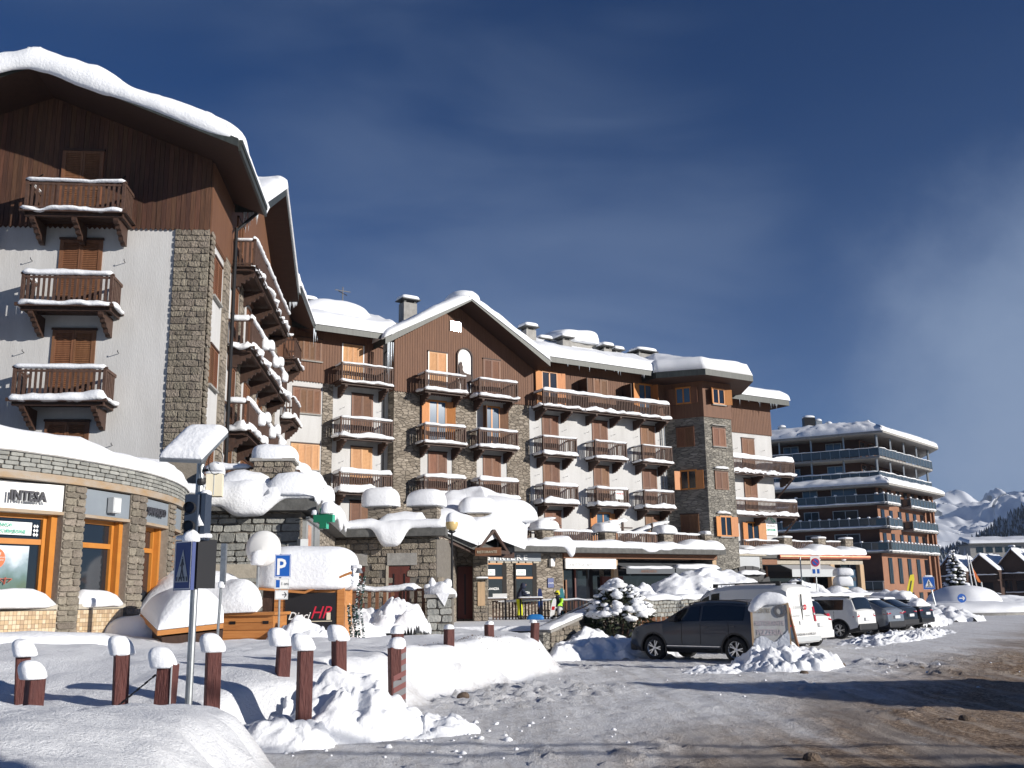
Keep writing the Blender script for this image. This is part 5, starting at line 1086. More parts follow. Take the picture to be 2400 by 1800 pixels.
mb=MB(); a_=[(3.4,-.2,3.9),(8.2,-.2,3.9),(8.2,-1.3,3.55),(3.4,-1.3,3.55)]; mb.prism(a_,[(x,y,z+.04) for x,y,z in a_]); mb.box(3.4,8.2,-1.32,-1.28,3.05,3.58); obj('awning',mb,grey,RS)
mb=MB(); mb.box(5.6,7.2,.5,.9,.9,2.3); mb.box(5.7,7.1,.4,.5,2.0,2.25); obj('counter',mb,pine,RS)
mb=MB(); mb.box(8.75,11.35,-.02,.0,.6,3.6); obj('wind_screen',mb,glassb,RS); text('BURGER BAR',.42,ink,RS,(11.2,-.05,2.75),rot=(R(90),0,R(180)),ext=.005)
drape('roof_snow',RS,[(-.1,-.3,4.72),(12.2,-.35,4.72)],[(0,-1,0)],2.6,.62,bump_at([(7.0,.5,.45),(9.8,.35,.42)]),seed=301,step=.15,rough=.07)
for k,x in enumerate((5.1,8.6,11.5)):
    mb=MB(); mb.box(x-.4,x+.4,.6,1.3,4.75,6.0); p=obj('terrace_pillar',mb,stonef,RS); pillow('snow_cap',p,(x,.95,6.0),.5,.45,.14)
for a_,b_ in ((1.0,4.6),(5.6,8.1),(9.1,11.0)):
    mb=MB(); mb.box(a_,b_,.9,1.0,5.7,5.78)
    for i in range(int((b_-a_)/.17)): mb.box(a_+i*.17,a_+i*.17+.09,.93,.96,4.8,5.7)
    obj('terrace_railing',mb,railm,RS,kind='stuff'); 
    drape('rail_snow',RS,[(a_,.95,5.78),(b_,.95,5.78)],[(0,-1,0)],.12,.07,lambda s,L:0,seed=int(a_*10))
# ================= far brick coloured apartment block =================
az1,az2,az3=R(118),R(40.3),R(8)
P0=Vector((45.4,125,0)); d1=Vector((math.sin(az1),math.cos(az1),0)); d2=Vector((math.sin(az2),math.cos(az2),0)); d3=Vector((math.sin(az3),math.cos(az3),0))
QL=P0-d1*24; Q2=P0+d2*18.5; Q3=Q2+d3*10; QB=QL+Vector((12,28,0))
AB=thing('apartment_tower','distant seven storey brown apartment block with glass railed balconies and snowy roof','building',P0)
def loc_(pts): return [p-P0 for p in pts]
base=loc_([QL,P0,Q2,Q3,QB])
def offw(pts,ds):   # offset of the first three faces
    n=len(pts); L=[]
    for i in range(n):
        p,q=pts[i],pts[(i+1)%n]; d=(q-p).normalized(); L.append((p+Vector((d.y,-d.x,0))*ds[i],d))
    out=[]
    for i in range(n):
        (a,da),(b,db)=L[i-1],L[i]; den=da.x*db.y-da.y*db.x; t=((b.x-a.x)*db.y-(b.y-a.y)*db.x)/den; out.append(a+da*t)
    return out
def pz(pts,z): return [p+Vector((0,0,z)) for p in pts]
def ins(pts,ds,z0,z1,m,nm,par=AB): o=offw(pts,ds); mb=MB(); mb.prism(pz(o,z0),pz(o,z1)); return obj(nm,mb,m,par)
low=offw(base,[0,0,0,0,0])
mb=MB(); mb.prism(pz(low,-1),pz(low,15.6),0); o=obj('wall',mb,[larch,brownbrick],AB)
for f in o.data.polygons:
    if f.normal.z**2<.1 and f.normal.dot(Vector((d2.y,-d2.x,0)))>.9: f.material_index=1  # only the sun-facing wall takes the lighter, sunlit brown
ins(base,[-2.2,-2.2,-2.2,-2,-2],15.6,21.4,larch,'upper_wall')
def face(i,s,o,z,pts=base):
    p,q=pts[i],pts[(i+1)%5]; d=(q-p).normalized(); return p+d*s+Vector((d.y,-d.x,0))*o+Vector((0,0,z)),math.atan2(d.y,d.x),(q-p).length
def fwin(i,s,o,w,z0,z1,m=glassb,fr=steel,leaves=2):
    p,a,_=face(i,s,o,z0); mb=MB(); mb.box(-.06,w+.06,-.05,.05,-.06,z1-z0+.06); 
    r=obj('window',mb,fr,AB,loc=p,rz=a); mb=MB()
    for k in range(leaves): mb.box(w*k/leaves+.05,w*(k+1)/leaves-.05,-.09,-.05,.05,z1-z0-.03)
    obj('pane',mb,m,r); return r
def fbal(i,s,L,o,z,depth,seed,h=1.05,snowy=True,pitch=1.15,nm='balcony'):
    p,a,_=face(i,s,o,z); mb=MB(); mb.box(0,L,-depth,.1,-.22,0); r=obj(nm,mb,concl if 0 else conc,AB,loc=p,rz=a)
    mb=MB(); n=max(2,int(L/pitch)); mb.box(0,L,-depth-.03,-depth+.03,h-.04,h+.03)
    for k in range(n+1): x=L*k/n; mb.box(x-.04,x+.04,-depth-.05,-depth+.03,-.25,h)
    mb.box(-.03,.03,-depth,0,h-.04,h+.03); mb.box(L-.03,L+.03,-depth,0,h-.04,h+.03); obj('railing',mb,steel,r)
    mb=MB(); mb.box(.05,L-.05,-depth-.01,-depth+.01,.12,h-.08); mb.box(.0,.02,-depth+.05,-.05,.12,h-.08); mb.box(L-.02,L,-depth+.05,-.05,.12,h-.08); obj('glass_panel',mb,glassg,r)
    if snowy:
        drape('snow',r,[(.05,-depth-.05,0),(L,-depth-.05,0)],[(0,-1,0)],.25,.14,lambda s_,L_:0,seed=seed,step=.4,rough=.03)
        for k in range(n+1): 
            if (k+seed)%2==0 or seed%3==0: pillow('snow_tuft',r,(L*k/n,-depth,h+.02),.2,.14,.16,n=8)
    return r
# full storey galleries (upper two)
for z,ds in ((18.6,(1.2,1.2,1.2,0,0)),(15.62,(.9,.9,.9,0,0))):
    o=offw(base,list(ds)); mb=MB(); mb.prism(pz(o,z-.25),pz(o,z)); obj('gallery_slab',mb,conc,AB)
    for i in range(3):
        p,q=o[i],o[i+1]; d=q-p; L=d.length; a=math.atan2(d.y,d.x); mb=MB(); n=max(2,int(L/1.15)); mb.box(0,L,-.03,.03,1.03,1.1)
        for k in range(n+1): mb.box(L*k/n-.035,L*k/n+.035,-.03,.03,-.2,1.05)
        r=obj('gallery_railing',mb,steel,AB,loc=p+Vector((0,0,z)),rz=a); mb=MB(); mb.box(.05,L-.05,-.01,.01,.1,1.0); obj('glass_panel',mb,glassg,r)
        drape('snow',r,[(.1,-.02,1.1),(L-.1,-.02,1.1)],[(0,-1,0)],.1,.09 if z<17 else .03,lambda s_,L_:0,seed=i*3+int(z),step=.5)
        n=max(2,int(L/4)); 
        for k in range(n+1):
            mb=MB(); mb.box(-.1,.1,-.1,.1,0,21.4-z if z>17 else 2.75); dd=d.normalized(); obj('column',mb,steel,AB,loc=p+dd*(L*k/n*.98+.3)+Vector((-dd.y,dd.x,0))*.35+Vector((0,0,z)))
for z in (15.8,18.8):
    for s in (1.5,7,12.5,18): fwin(0,s,-2.1,1.9,z,z+2.2,glassb)
    for s in (1.5,4.5,7.5,10.5,13.5): fwin(1,s,-2.1,1.4,z,z+2.2,glass,brownbrick)
    for s in (1,4.5): fwin(2,s,-2.1,1.4,z,z+2.2,glass)
# eaves roofs
def eaves(z,ds,zi,di,H,seed,nm):
    o=offw(base,ds); q=offw(base,di); mb=MB()
    mb.prism(pz(o,z-.25),pz(o,z)); r=obj(nm,mb,[conc],AB)
    for i in range(3):
        a,b=o[i]+Vector((0,0,z)),o[i+1]+Vector((0,0,z)); c,d=q[i+1]+Vector((0,0,zi)),q[i]+Vector((0,0,zi))
        roofsnow('roof_snow',r,[a,b,c,d],H,over=.15,seed=seed+i,n=(60,10),edge=(1,0,0,0),rough=.35 if i==0 else .12,mt=snowr if i==0 else snow)
    mb=MB(); mb.poly(pz(q,zi+H*.8)); obj('roof_snow_top',mb,snow,r)
eaves(21.6,[2.2,2.2,2.2,0,0],22.9,[-.6,-.6,-.6,-1,-1],.5,401,'upper_roof')
eaves(15.05,[2.4,2.4,2.4,0,0],15.75,[1.2,1.2,1.2,0,0],.32,411,'lower_roof')
for x,y,w,h in ((-20,14,1.6,.6),(-9,8,.9,.1),(-5.6,7,1.5,1.2),(-4.2,7.5,.8,.8),(-2.8,7.5,.7,.4)):
    mb=MB(); mb.box(-w/2,w/2,-.5,.5,0,h+1.2); c=obj('roof_vent',mb,blk if w>1.2 else steel,AB,loc=(x,y,22.6)); pillow('snow_cap',c,(0,0,h+1.2),w/2+.1,.6,.35,e1=.9,e2=.9)
# middle storeys
for j,z in enumerate((12.8,9.85,6.9)):
    s0=(9.5,10,8)[j]; Lf=24-s0+1.45; fbal(0,s0,Lf,0,z,1.45,20+j)
    if j<2: fbal(1,-1.45,5.6,0,z,1.45,30+j); fbal(1,8.0,9.8,0,z,1.45,40+j)
    else: fbal(1,-1.45,19.0,0,z,1.45,33)
    fbal(2,1.5,8,0,z,1.45,50+j)
    for s,w in ((2.5,2.2),(15,1.8),(18.6,3.0)): fwin(0,s,0,w,z+.05,z+2.2,glassb if j==0 else glass)
    for s in (1.0,3.9,7.0,9.8,12.6,15.4): fwin(1,s,0,1.1,z+.05,z+2.25,glass,blk,1)
    for s in (1,4,7): fwin(2,s,0,1.2,z,z+2.2,glass,blk,1)
for s in (2.0,5.4,8.8,12.2,15.4): fwin(1,s,0,1.25,3.0,6.1,glass,blk,2); fwin(1,s,0,1.25,-.2,1.8,glass,blk,2)
mb=MB()
for s in (2.0,5.4,8.8,12.2,15.4): p,a,_=face(1,s,.0,0); 
for s in (15,19): fwin(0,s,0,2.2,3.2,5.8,glass)
fbal(0,11,13,0,2.2,1.2,60,snowy=False)
for s in (17.2,18.6): p,a,_=face(1,s,.6,0); mb=MB(); mb.box(-.25,.25,-.25,.25,-1,15); obj('timber_fin',mb,copperbrown,AB,loc=p,rz=a)
for s in (2,4.5,7): p,a,_=face(2,s,.5,0); mb=MB(); mb.box(-.2,.2,-.2,.2,-1,15); obj('timber_fin',mb,copperbrown,AB,loc=p,rz=a)
# ================= dark chalets on the right =================
rowaz=R(128); rd=Vector((math.sin(rowaz),math.cos(rowaz),0)); rn=Vector((rd.y,-rd.x,0))
blue_snow=snow
labs=('dark timber chalet half hidden behind the snow laden fir','dark timber chalet with a steep gable directly right of the fir','dark timber chalet with a steep gable at the right picture edge','dark chalet just past the right picture edge')
for k,(px,py,wpx) in enumerate(((2226,1303,62),(2297,1300,72),(2371,1287,78),(2449,1284,80))):
    d=185; pk=at(px,py,d); w=wpx/2333*d/2; zb=at(px,1337 if k else 1340,d).z+(.3 if k==2 else 0); t=thing('chalet',labs[k],'chalet',(pk.x,pk.y,0),math.atan2(rd.y,rd.x))
    zg=-1.2; zp=pk.z; ze=zb
    mb=MB(); ring=[(-w,0,zg),(w,0,zg),(w,0,ze),(0,0,zp-.3),(-w,0,ze)]; mb.prism([(a,14,c) for a,b,c in ring],ring); obj('wall',mb,darkwood,t)
    mb=MB(); mb.prism([(-w*1.02,-1,ze),(0,-1,zp),(0,-1,zp-.3),(-w*1.02,-1,ze-.3)],[(-w*1.02,14,ze),(0,14,zp),(0,14,zp-.3),(-w*1.02,14,ze-.3)]); mb.prism([(w*1.02,-1,ze),(0,-1,zp+.002),(0,-1,zp-.3),(w*1.02,-1,ze-.3)],[(w*1.02,14,ze),(0,14,zp+.002),(0,14,zp-.3),(w*1.02,14,ze-.3)]); rr=obj('roof',mb,darkwood,t)
    roofsnow('roof_snow',rr,[(-w*1.02,14,ze),(-w*1.02,-1,ze),(0,-1,zp),(0,14,zp)],.35,edge=(1,1,0,0),seed=500+k,n=(20,12),over=.1); roofsnow('roof_snow',rr,[(w*1.02,-1,ze),(w*1.02,14,ze),(0,14,zp),(0,-1,zp)],.35,edge=(1,0,0,1),seed=510+k,n=(20,12),over=.1)
    mb=MB(); mb.box(-w,w,-1.6,0,ze-1.9,ze-1.7); mb.box(-w,w,-1.65,-1.55,ze-.9,ze-.8)
    for i in range(14): mb.box(-w+i*w/7,-w+i*w/7+.12,-1.62,-1.58,ze-1.7,ze-.85)
    bq=obj('balcony',mb,darkwood,t); drape('snow',bq,[(-w,-1.6,ze-.8),(w,-1.6,ze-.8)],[(0,-1,0)],.15,.12,lambda s,L:0,seed=520+k,step=.5)
    mb=MB(); mb.box(-w+.2,w-.2,-.1,-.02,ze-4.4,ze-4.2); bq=obj('ledge',mb,darkwood,t); drape('snow',bq,[(-w,-.15,ze-4.2),(w,-.15,ze-4.2)],[(0,-1,0)],.2,.18,lambda s,L:0,seed=530+k,step=.5)
    for x in (-w*.45,w*.3): mb=MB(); mb.box(x-.8,x+.8,-.08,-.02,ze-4.0,ze-2.2); obj('window',mb,glass,t); mb=MB(); mb.box(x-.8,x+.8,-.08,-.02,-.8,ze-4.8); obj('shop_window',mb,glass,t)
    if k>1: chimney(t,-w*.15,2.5,zp-.6,.7,.7,.9,seed=540+k)
hh=thing('white_lodge','far white flat roofed lodge with a dark window band above the chalet roofs','building',at(2290,1300,330),R(-5))
mb=MB(); mb.box(-2,28,0,10,-6,3.2); obj('wall',mb,conc,hh); mb=MB(); mb.box(-3,29,-1.5,11,3.2,3.6); obj('roof',mb,slate,hh); roofsnow('roof_snow',hh,[(-3,-1.5,3.6),(29,-1.5,3.6),(28,11,5.6),(-2,11,5.6)],.8,seed=551,n=(30,10))
for i in range(9): mb=MB(); mb.box(i*3,i*3+2.1,-.1,-.02,.6,2.4); obj('window',mb,glass,hh)
mb=MB(); mb.box(-1,20,-3,0,-3.2,-2.9); obj('terrace',mb,conc,hh)
# ================= terrace, steps and retaining walls =================
TZ=.8
mb=MB(); tpts=[(-6.5,33.5),(-2.6,33.5),(-2.6,38.2),(2.9,38.2),(4.6,36.9),(25.6,66.6),(26,80),(12,95),(-8,60)]
mb.prism([(x,y,-.2) for x,y in tpts],[(x,y,TZ) for x,y in tpts]); ter=obj('raised_terrace',mb,snowr,None,kind='structure')
mb=MB(); tt=MB()
for k in range(5):
    z1=TZ-.16*k-.0; y0=38.2-.62*k; mb.box(-2.6,3.3,y0-.62,y0+.1,-.2,z1-.16+.0)
st=obj('stone_steps',mb,slate,None,kind='structure')
for k in range(5):
    z1=TZ-.16*(k+1); y0=38.2-.62*k; drape('snow',st,[(-2.5,y0-.45,z1),(2.9,y0-.45,z1)],[(0,-1,0)],.42,.05,lambda s,L:0,seed=600+k,step=.5,rough=.05)
# sloping stone parapet of the steps
sw=thing('stair_parapet','sloping stone block parapet with icy coping beside the snowy steps','wall',(1.0,30.6,0),math.atan2(6,2.95))
Ls=math.hypot(2.95,6); mb=MB(); mb.prism([(0,.35,-.2),(Ls,.35,-.2),(Ls,.35,1.72),(0,.35,.78)],[(0,0,-.2),(Ls,0,-.2),(Ls,0,1.72),(0,0,.78)]); w_=obj('wall',mb,mortard,sw)
stones(w_,0,Ls,0,1.8,0,.30,.15,m=stone,seed=31,cap=150,irregular=.35,dep=.06,poly=lambda x,z,w,h: z+h/2<.80+x*.142,name='block')
mb=MB(); a_=[(-.12,.45,.78),(Ls,.45,1.74),(Ls,-.1,1.74),(-.12,-.1,.78)]; mb.prism(a_,[(x,y,z+.08) for x,y,z in a_]); obj('coping',mb,conc,sw); roofsnow('snow',sw,[(-.1,-.08,.86),(Ls,-.08,1.82),(Ls,.42,1.82),(-.1,.42,.86)],.06,over=.02,seed=33,n=(40,8),rough=.6)
mb=MB(); mb.box(-.45,0,.0,.4,-.2,.8); obj('end_post',mb,stoneft,sw)
mb=MB(); mb.bar((.4,.5,.95),(Ls,.5,2.0),.035); mb.bar((.4,.5,.95),(.15,.5,.8),.035); mb.bar((1.5,.5,.9),(1.5,.5,1.2),.03); mb.bar((4.5,.5,1.4),(4.5,.5,1.7),.03); obj('handrail',mb,steel,sw)
rw=thing('retaining_wall','long low grey block retaining wall behind the parked cars, dusted with snow','wall',(4.55,36.75,0),math.atan2(30.3,21.5))
Lr=math.hypot(30.3,21.5); mb=MB(); mb.box(0,Lr,0,.4,-.2,1.66); w_=obj('wall',mb,stonef,rw); mb=MB(); mb.box(-.1,Lr,-.06,.46,1.66,1.74); obj('coping',mb,conc,rw)
stones(w_,.0,6.5,.3,1.64,0,.28,.145,m=stoneg,seed=35,cap=220,irregular=.3,dep=.05,name='block')
drape('snow',rw,[(.2,-.04,1.74),(Lr,-.04,1.74)],[(0,-1,0)],.6,.12,lambda s,L:.05*math.sin(s*2)**2,seed=36,step=.4,rough=.05)
mb=MB(); mb.box(-1.1,.02,-.02,.4,-.2,1.70); obj('return_wall',mb,stonef,rw)
# plastered in snow: heaps at the wall foot and on the terrace
heap('snow_pile','tall soft snow heap on the terrace behind the grey block wall',(9.0,47.4,.70),7.0,2.5,2.55,51,lump=.14,rz=R(47),mt=snow,fine=.05,n=90,pw=.5)
heap('snow_pile','rough broken snow at the left end of the long terrace heap',(5.4,42.9,.7),2.2,1.6,1.7,52,lump=.6,rz=R(20),fine=.3)
heap('snow_pile','smooth snow ridge trailing right behind the white van',(12.6,52.4,.7),5.0,2.0,1.7,53,lump=.15,rz=R(54),mt=snow,fine=.05)
heap('snow_pile','steep snow heap under the restaurant wind screen',(16.4,58.8,.7),4.5,2.6,2.2,54,lump=.35,rz=R(55))
heap('snow_pile','snow swept against the foot of the stair parapet',(2.25,31.9,-.05),2.6,1.1,.95,55,lump=.5,rz=R(62),fine=.2)
heap('snow_pile','low snow pile in front of the dark grey car',(3.3,32.0,-.05),1.9,1.5,.75,56,lump=.6,fine=.2)
heap('snow_pile','lumpy ploughed heap by the red striped post in front',(-2.45,14.25,.02),1.35,1.0,.72,57,lump=.8,fine=.25,n=80)
heap('snow_pile','broken snow clods spilling right from the ploughed heap',(-1.45,14.4,-.02),1.0,.8,.36,58,lump=.8,fine=.3,n=60)
heap('snow_pile','snow clods heaped against the foot of the upright bollard',(-3.0,13.3,.1),.7,.6,.42,59,lump=.8,fine=.3,n=50)
heap('snow_pile','churned snow banked around the leaning restaurant board',(6.7,25.5,-.05),1.5,1.3,.72,60,lump=.7,rz=R(20),fine=.28,n=80)
heap('snow_pile','thin tail of churned snow left of the restaurant board',(4.9,24.9,-.07),1.5,.6,.28,61,lump=.8,rz=R(18),fine=.3,n=60)
heap('snow_pile','snow at the far end of the retaining wall beside the crossing sign',(26.5,65.5,-.05),3.4,2.6,1.35,62,lump=.5)
heap('snow_pile','shovelled clods in front of the black board of the wooden hut',(-5.2,24.3,.85),.85,.6,.55,63,lump=.8,fine=.3,n=50)
heap('snow_pile','broken bright snow lying before the brown railing',(-3.7,29.6,.95),1.25,.7,.85,64,lump=.9,fine=.35,n=60)
heap('snow_pile','snow slope left of the railing by the hut garland',(-4.9,28.6,.8),1.3,1.2,.7,65,lump=.6,fine=.2)
heap('snow_pile','ragged snow edge along the rear wheels of the parked cars',(15.5,41.5,-.08),9,1.5,.38,66,lump=.9,rz=R(56),fine=.35,n=90)
heap('snow_pile','snow ramp behind the dark snow covered car',(21.5,57,0),5,2.2,1.6,67,lump=.5,rz=R(55),mt=snowr)
mb=MB()
rn=random.Random(77)
for i in range(230):     # crumbs of snow left by the plough
    u=rn.random(); x,y=(-1.4+rn.gauss(0,1.1),14.2+rn.gauss(0,1.0)) if u<.45 else ((6+rn.gauss(0,1.6),24.9+rn.gauss(0,.8)) if u<.75 else (rn.uniform(-1,12),rn.uniform(18,36)))
    if sdpoly(np.array([[x]]),np.array([[y]]),bank)[0,0]>-.1: continue
    r=rn.uniform(.01,.045)*(1 if rn.random()<.9 else 1.5); z=gh(x,y)-r*.35; k=len(mb.v); n=6
    for j,(rr,zz) in enumerate(((1,-.3),(.9,.5),(.4,.95))):
        for i2 in range(n): t=2*math.pi*i2/n+rn.random()*.5; q=rr*r*(1+rn.uniform(-.25,.25)); mb.v.append((x+q*math.cos(t),y+q*math.sin(t),z+zz*r))
    for a in range(2):
        for b_ in range(n): mb.face((k+a*n+b_,k+a*n+(b_+1)%n,k+(a+1)*n+(b_+1)%n,k+(a+1)*n+b_))
    mb.face([k+2*n+i2 for i2 in range(n)])
obj('snow_clods',mb,snowr,None,True,kind='stuff',label='small snow clods scattered on the packed road',cat='snow clods')
rockm=mat('brown_dirty_clod',(.13,.095,.07),.9,var=.4,scale=12,bump=1)
for i,(px,py,r,lb) in enumerate(((1885,1580,.085,'brown dirty clod on the road right of the restaurant board'),(1972,1560,.075,'small dark clod further right behind the first one'),(1905,1785,.075,'brown clod near the bottom edge of the road'),(2268,1688,.09,'flat brown clod below the long road shadow at right'),(1085,1637,.085,'brown clod on the packed snow right of the ploughed heap'),(2160,1567,.06,'tiny brown clod above the long road shadow'))):
    p=gz(px,py,0); pillow('road_clod',None,(p.x,p.y,gh(p.x,p.y)-.01),r*1.4,r,r*1.1,e1=.9,e2=.9,n=12,noise=.4,mt=rockm,label=lb,cat='clod',group='brown clods on the road')
# low planter wall, pillar and brown railing in front of the stone block
lw=thing('planter_wall','low grey block wall with a stone pillar capped by jagged snow','wall',(-4.9,30.3,0))
mb=MB(); mb.box(0,2.3,0,.3,-.1,1.18); w_=obj('wall',mb,mortard,lw); stones(w_,0,2.3,0,1.16,0,.42,.22,m=stoneg,seed=37,cap=60,irregular=.3)
mb=MB(); mb.box(-.1,2.35,-.08,.38,1.18,1.25); obj('coping',mb,slate,lw)
mb=MB(); mb.box(2.27,3.03,-.1,.6,-.1,1.86); p_=obj('pillar',mb,mortard,lw); stones(p_,2.27,3.03,.0,1.84,-.1,.36,.22,m=stoneg,seed=38,cap=40,irregular=.3); mb=MB(); mb.box(2.2,3.12,-.18,.68,1.86,1.96); cp=obj('pillar_coping',mb,conc,p_)
pillow('snow_cap',p_,(2.66,.25,1.96),.46,.42,.36,drop=.12,noise=.35,e1=1.0,e2=.8,seed=5)
for dx,dz in ((-.25,.22),(.2,.26)): pillow('snow_cap',p_,(2.66+dx,.2,1.96+dz),.13,.13,.24,drop=.05,noise=.3,e1=1.1,e2=1,n=12)
mb=MB(); mb.prism([(2.55,-.2,1.98),(2.95,-.2,1.98),(2.8,-.19,1.62)],[(2.55,-.1,2.0),(2.95,-.1,2.0),(2.8,-.14,1.6)]); obj('snow_tongue',mb,snow,p_)
br=thing('timber_railing','brown timber railing with snowy handrail in front of the stone block doors','railing',(-5.25,31.0,.95))
mb=MB(); mb.box(0,2.5,-.06,.06,1.12,1.2); mb.box(0,2.5,-.02,.02,.2,.28); obj('rail',mb,copperbrown,br)
for i in range(11): mb=MB(); mb.box(-.05,.05,-.02,.02,.0,1.12); obj('slat',mb,copperbrown,br,loc=(.1+i*.235,0,0))
drape('snow',br,[(0,-.02,1.2),(2.4,-.02,1.2)],[(0,-1,0)],.2,.13,lambda s,L:0,seed=39,rough=.05)
# terrace railing by the bar
r_=thing('bar_railing','weathered low picket railing in front of the bar windows','railing',(-1.15,50.4,TZ),R(2))
mb=MB(); mb.box(0,8,-.03,.03,.85,.92); mb.box(0,8,-.02,.02,.1,.16)
for i in range(50): mb.box(i*.16,i*.16+.08,-.015,.015,0,.86)
obj('pickets',mb,railm,r_,kind='stuff'); drape('snow',r_,[(0,0,.92),(7.9,0,.92)],[(0,-1,0)],.1,.04,lambda s,L:0,seed=40,step=.5)
def btable(x,y,lb):
    t=thing('cafe_table',lb,'table',(x,y,TZ),0,'tables on the bar terrace'); mb=MB(); mb.box(-.6,.6,-.35,.35,.98,1.03); obj('table_top',mb,darkwood,t)
    for sx in(-.5,.5): mb=MB(); mb.box(sx-.04,sx+.04,-.04,.04,0,.98); obj('leg',mb,blk,t)
    pillow('snow',t,(0,0,1.03),.6,.35,.07,e1=.3,e2=.3)
btable(.75,50.0,'high snow covered table where the skier in yellow trousers leans'); btable(-1.0,49.8,'high snow covered table left of the skier in yellow trousers')
mb=MB(); mb.box(-.35,.35,-.1,.1,0,.16); q=obj('reserved_box',mb,white,None,loc=(-.75,49.75,TZ+1.1),label='small white box sign lying on the left bar table',cat='box')
# ================= people =================
def human(name,label,loc,rz,joints,edges,rad,root,m,cloth=None,**k):
    me=bpy.data.meshes.new(name); me.from_pydata(joints,edges,[]); o=bpy.data.objects.new(name+'_b',me); C.objects.link(o)
    md=o.modifiers.new('s','SKIN'); 
    for i,v in enumerate(me.skin_vertices[0].data): v.radius=(rad[i],rad[i]); v.use_root=(i==root)
    s2=o.modifiers.new('u','SUBSURF'); s2.levels=2; s2.render_levels=2
    dg=bpy.context.evaluated_depsgraph_get(); m2=bpy.data.meshes.new_from_object(o.evaluated_get(dg)); bpy.data.objects.remove(o)
    m2.materials.clear(); 
    for x in m: m2.materials.append(x)
    m2.polygons.foreach_set('use_smooth',[True]*len(m2.polygons))
    if cloth: 
        for p in m2.polygons: p.material_index=cloth(p.center)
    return m2
navy=mat('navy_jacket',(.012,.018,.045),.8,bump=.4,bscale=20); yell=mat('yellow_trousers',(.68,.72,.01),.7,bump=.4,bscale=20); skin=mat('skin',(.45,.25,.17),.6); boot=mat('boot_black',(.015,.015,.015),.6); lime=mat('lime_jacket',(.38,.75,.03),.7); hely=mat('yellow_helmet',(.72,.66,.02),.3); lgrey=mat('light_grey_fabric',(.5,.5,.52),.8)
pe=thing('person','person in navy hooded jacket and bright yellow trousers leaning on the high table','person',(.18,50.2,TZ),R(-75))
J=[(0,0,.93),(0,.02,1.15),(.02,.10,1.38),(.03,.16,1.50),(.04,.22,1.56),(.04,.27,1.66),(.04,.28,1.74),
   (-.2,.12,1.42),(-.26,.28,1.22),(-.16,.48,1.10),(-.12,.56,1.10),(.24,.12,1.42),(.28,.28,1.22),(.2,.48,1.10),(.16,.56,1.10),
   (-.1,0,.88),(-.12,.03,.50),(-.13,-.02,.12),(-.13,.02,.06),(-.13,.18,.05),(.1,0,.88),(.13,.06,.50),(.12,.06,.12),(.12,.10,.06),(.12,.26,.05)]
E_=[(0,1),(1,2),(2,3),(3,4),(4,5),(5,6),(2,7),(7,8),(8,9),(9,10),(2,11),(11,12),(12,13),(13,14),(0,15),(15,16),(16,17),(17,18),(18,19),(0,20),(20,21),(21,22),(22,23),(23,24)]
Rd=[.16,.16,.18,.10,.085,.115,.10,.085,.062,.052,.04,.085,.062,.052,.04,.115,.088,.078,.07,.055,.115,.088,.078,.07,.055]
me2=human('body','',0,0,J,E_,Rd,0,[navy,yell,boot,skin],lambda c: 2 if c.z<.2 else (1 if c.z<.98 else (3 if (c.y>.52 and c.z<1.2) or (c.y>.335 and c.z>1.5) else 0)))
b_=link('body',me2,pe)
pillow('hood',b_,(.04,.20,1.52),.14,.14,.26,e1=.8,e2=.9,n=16,mt=navy,noise=.04)
mb=MB()
for sx,hx in ((-.12,-1),(.16,1)):
    for k in range(4): x=sx-.03+k*.02; mb.tube((x,.58,1.10),(x,.64-.006*abs(k-1.5),1.075),.010,.009,6); mb.tube((x,.64-.006*abs(k-1.5),1.075),(x,.66,1.045),.009,.007,6)
    mb.tube((sx-hx*.035,.56,1.10),(sx-hx*.07,.61,1.08),.012,.009,6)
obj('fingers',mb,skin,b_)
fp=thing('person','person in dark and lime jacket with a yellow helmet sitting low by the bench','person',(2.15,50.5,TZ),R(160))
J2=[(0,0,.48),(0,.05,.72),(0,.12,.95),(0,.17,1.05),(0,.2,1.12),(0,.23,1.22),(0,.24,1.30),(-.2,.14,.96),(-.26,.32,.80),(-.14,.48,.66),(-.1,.55,.62),(.2,.14,.96),(.26,.32,.80),(.14,.48,.66),(.1,.55,.62),(-.12,.05,.46),(-.16,.48,.50),(-.16,.5,.12),(-.16,.52,.06),(-.16,.68,.05),(.12,.05,.46),(.16,.48,.50),(.16,.5,.12),(.16,.52,.06),(.16,.68,.05)]
me3=human('body','',0,0,J2,E_,Rd,0,[navy,lime,boot,skin,lgrey],lambda c: 2 if c.z<.2 else (4 if c.z<.6 and c.y>.1 else (3 if c.z>1.08 and c.y>.29 else (1 if .62<c.z<.98 and abs(c.x)>.12 else 0))))
b2=link('body',me3,fp); pillow('helmet',b2,(0,.22,1.18),.135,.15,.21,e1=.9,e2=1,n=16,mt=hely,noise=.0)
mb=MB(); mb.box(-.11,.11,.33,.37,1.19,1.27); obj('goggles',mb,blackp,b2)
bn=thing('bench','low dark bench on the bar terrace under the seated person','bench',(2.15,50.3,TZ)); mb=MB(); mb.box(-.9,.9,-.05,.35,.38,.43); obj('seat',mb,darkwood,bn)
for sx in(-.7,.7): mb=MB(); mb.box(sx-.04,sx+.04,0,.3,0,.38); obj('leg',mb,darkwood,bn)
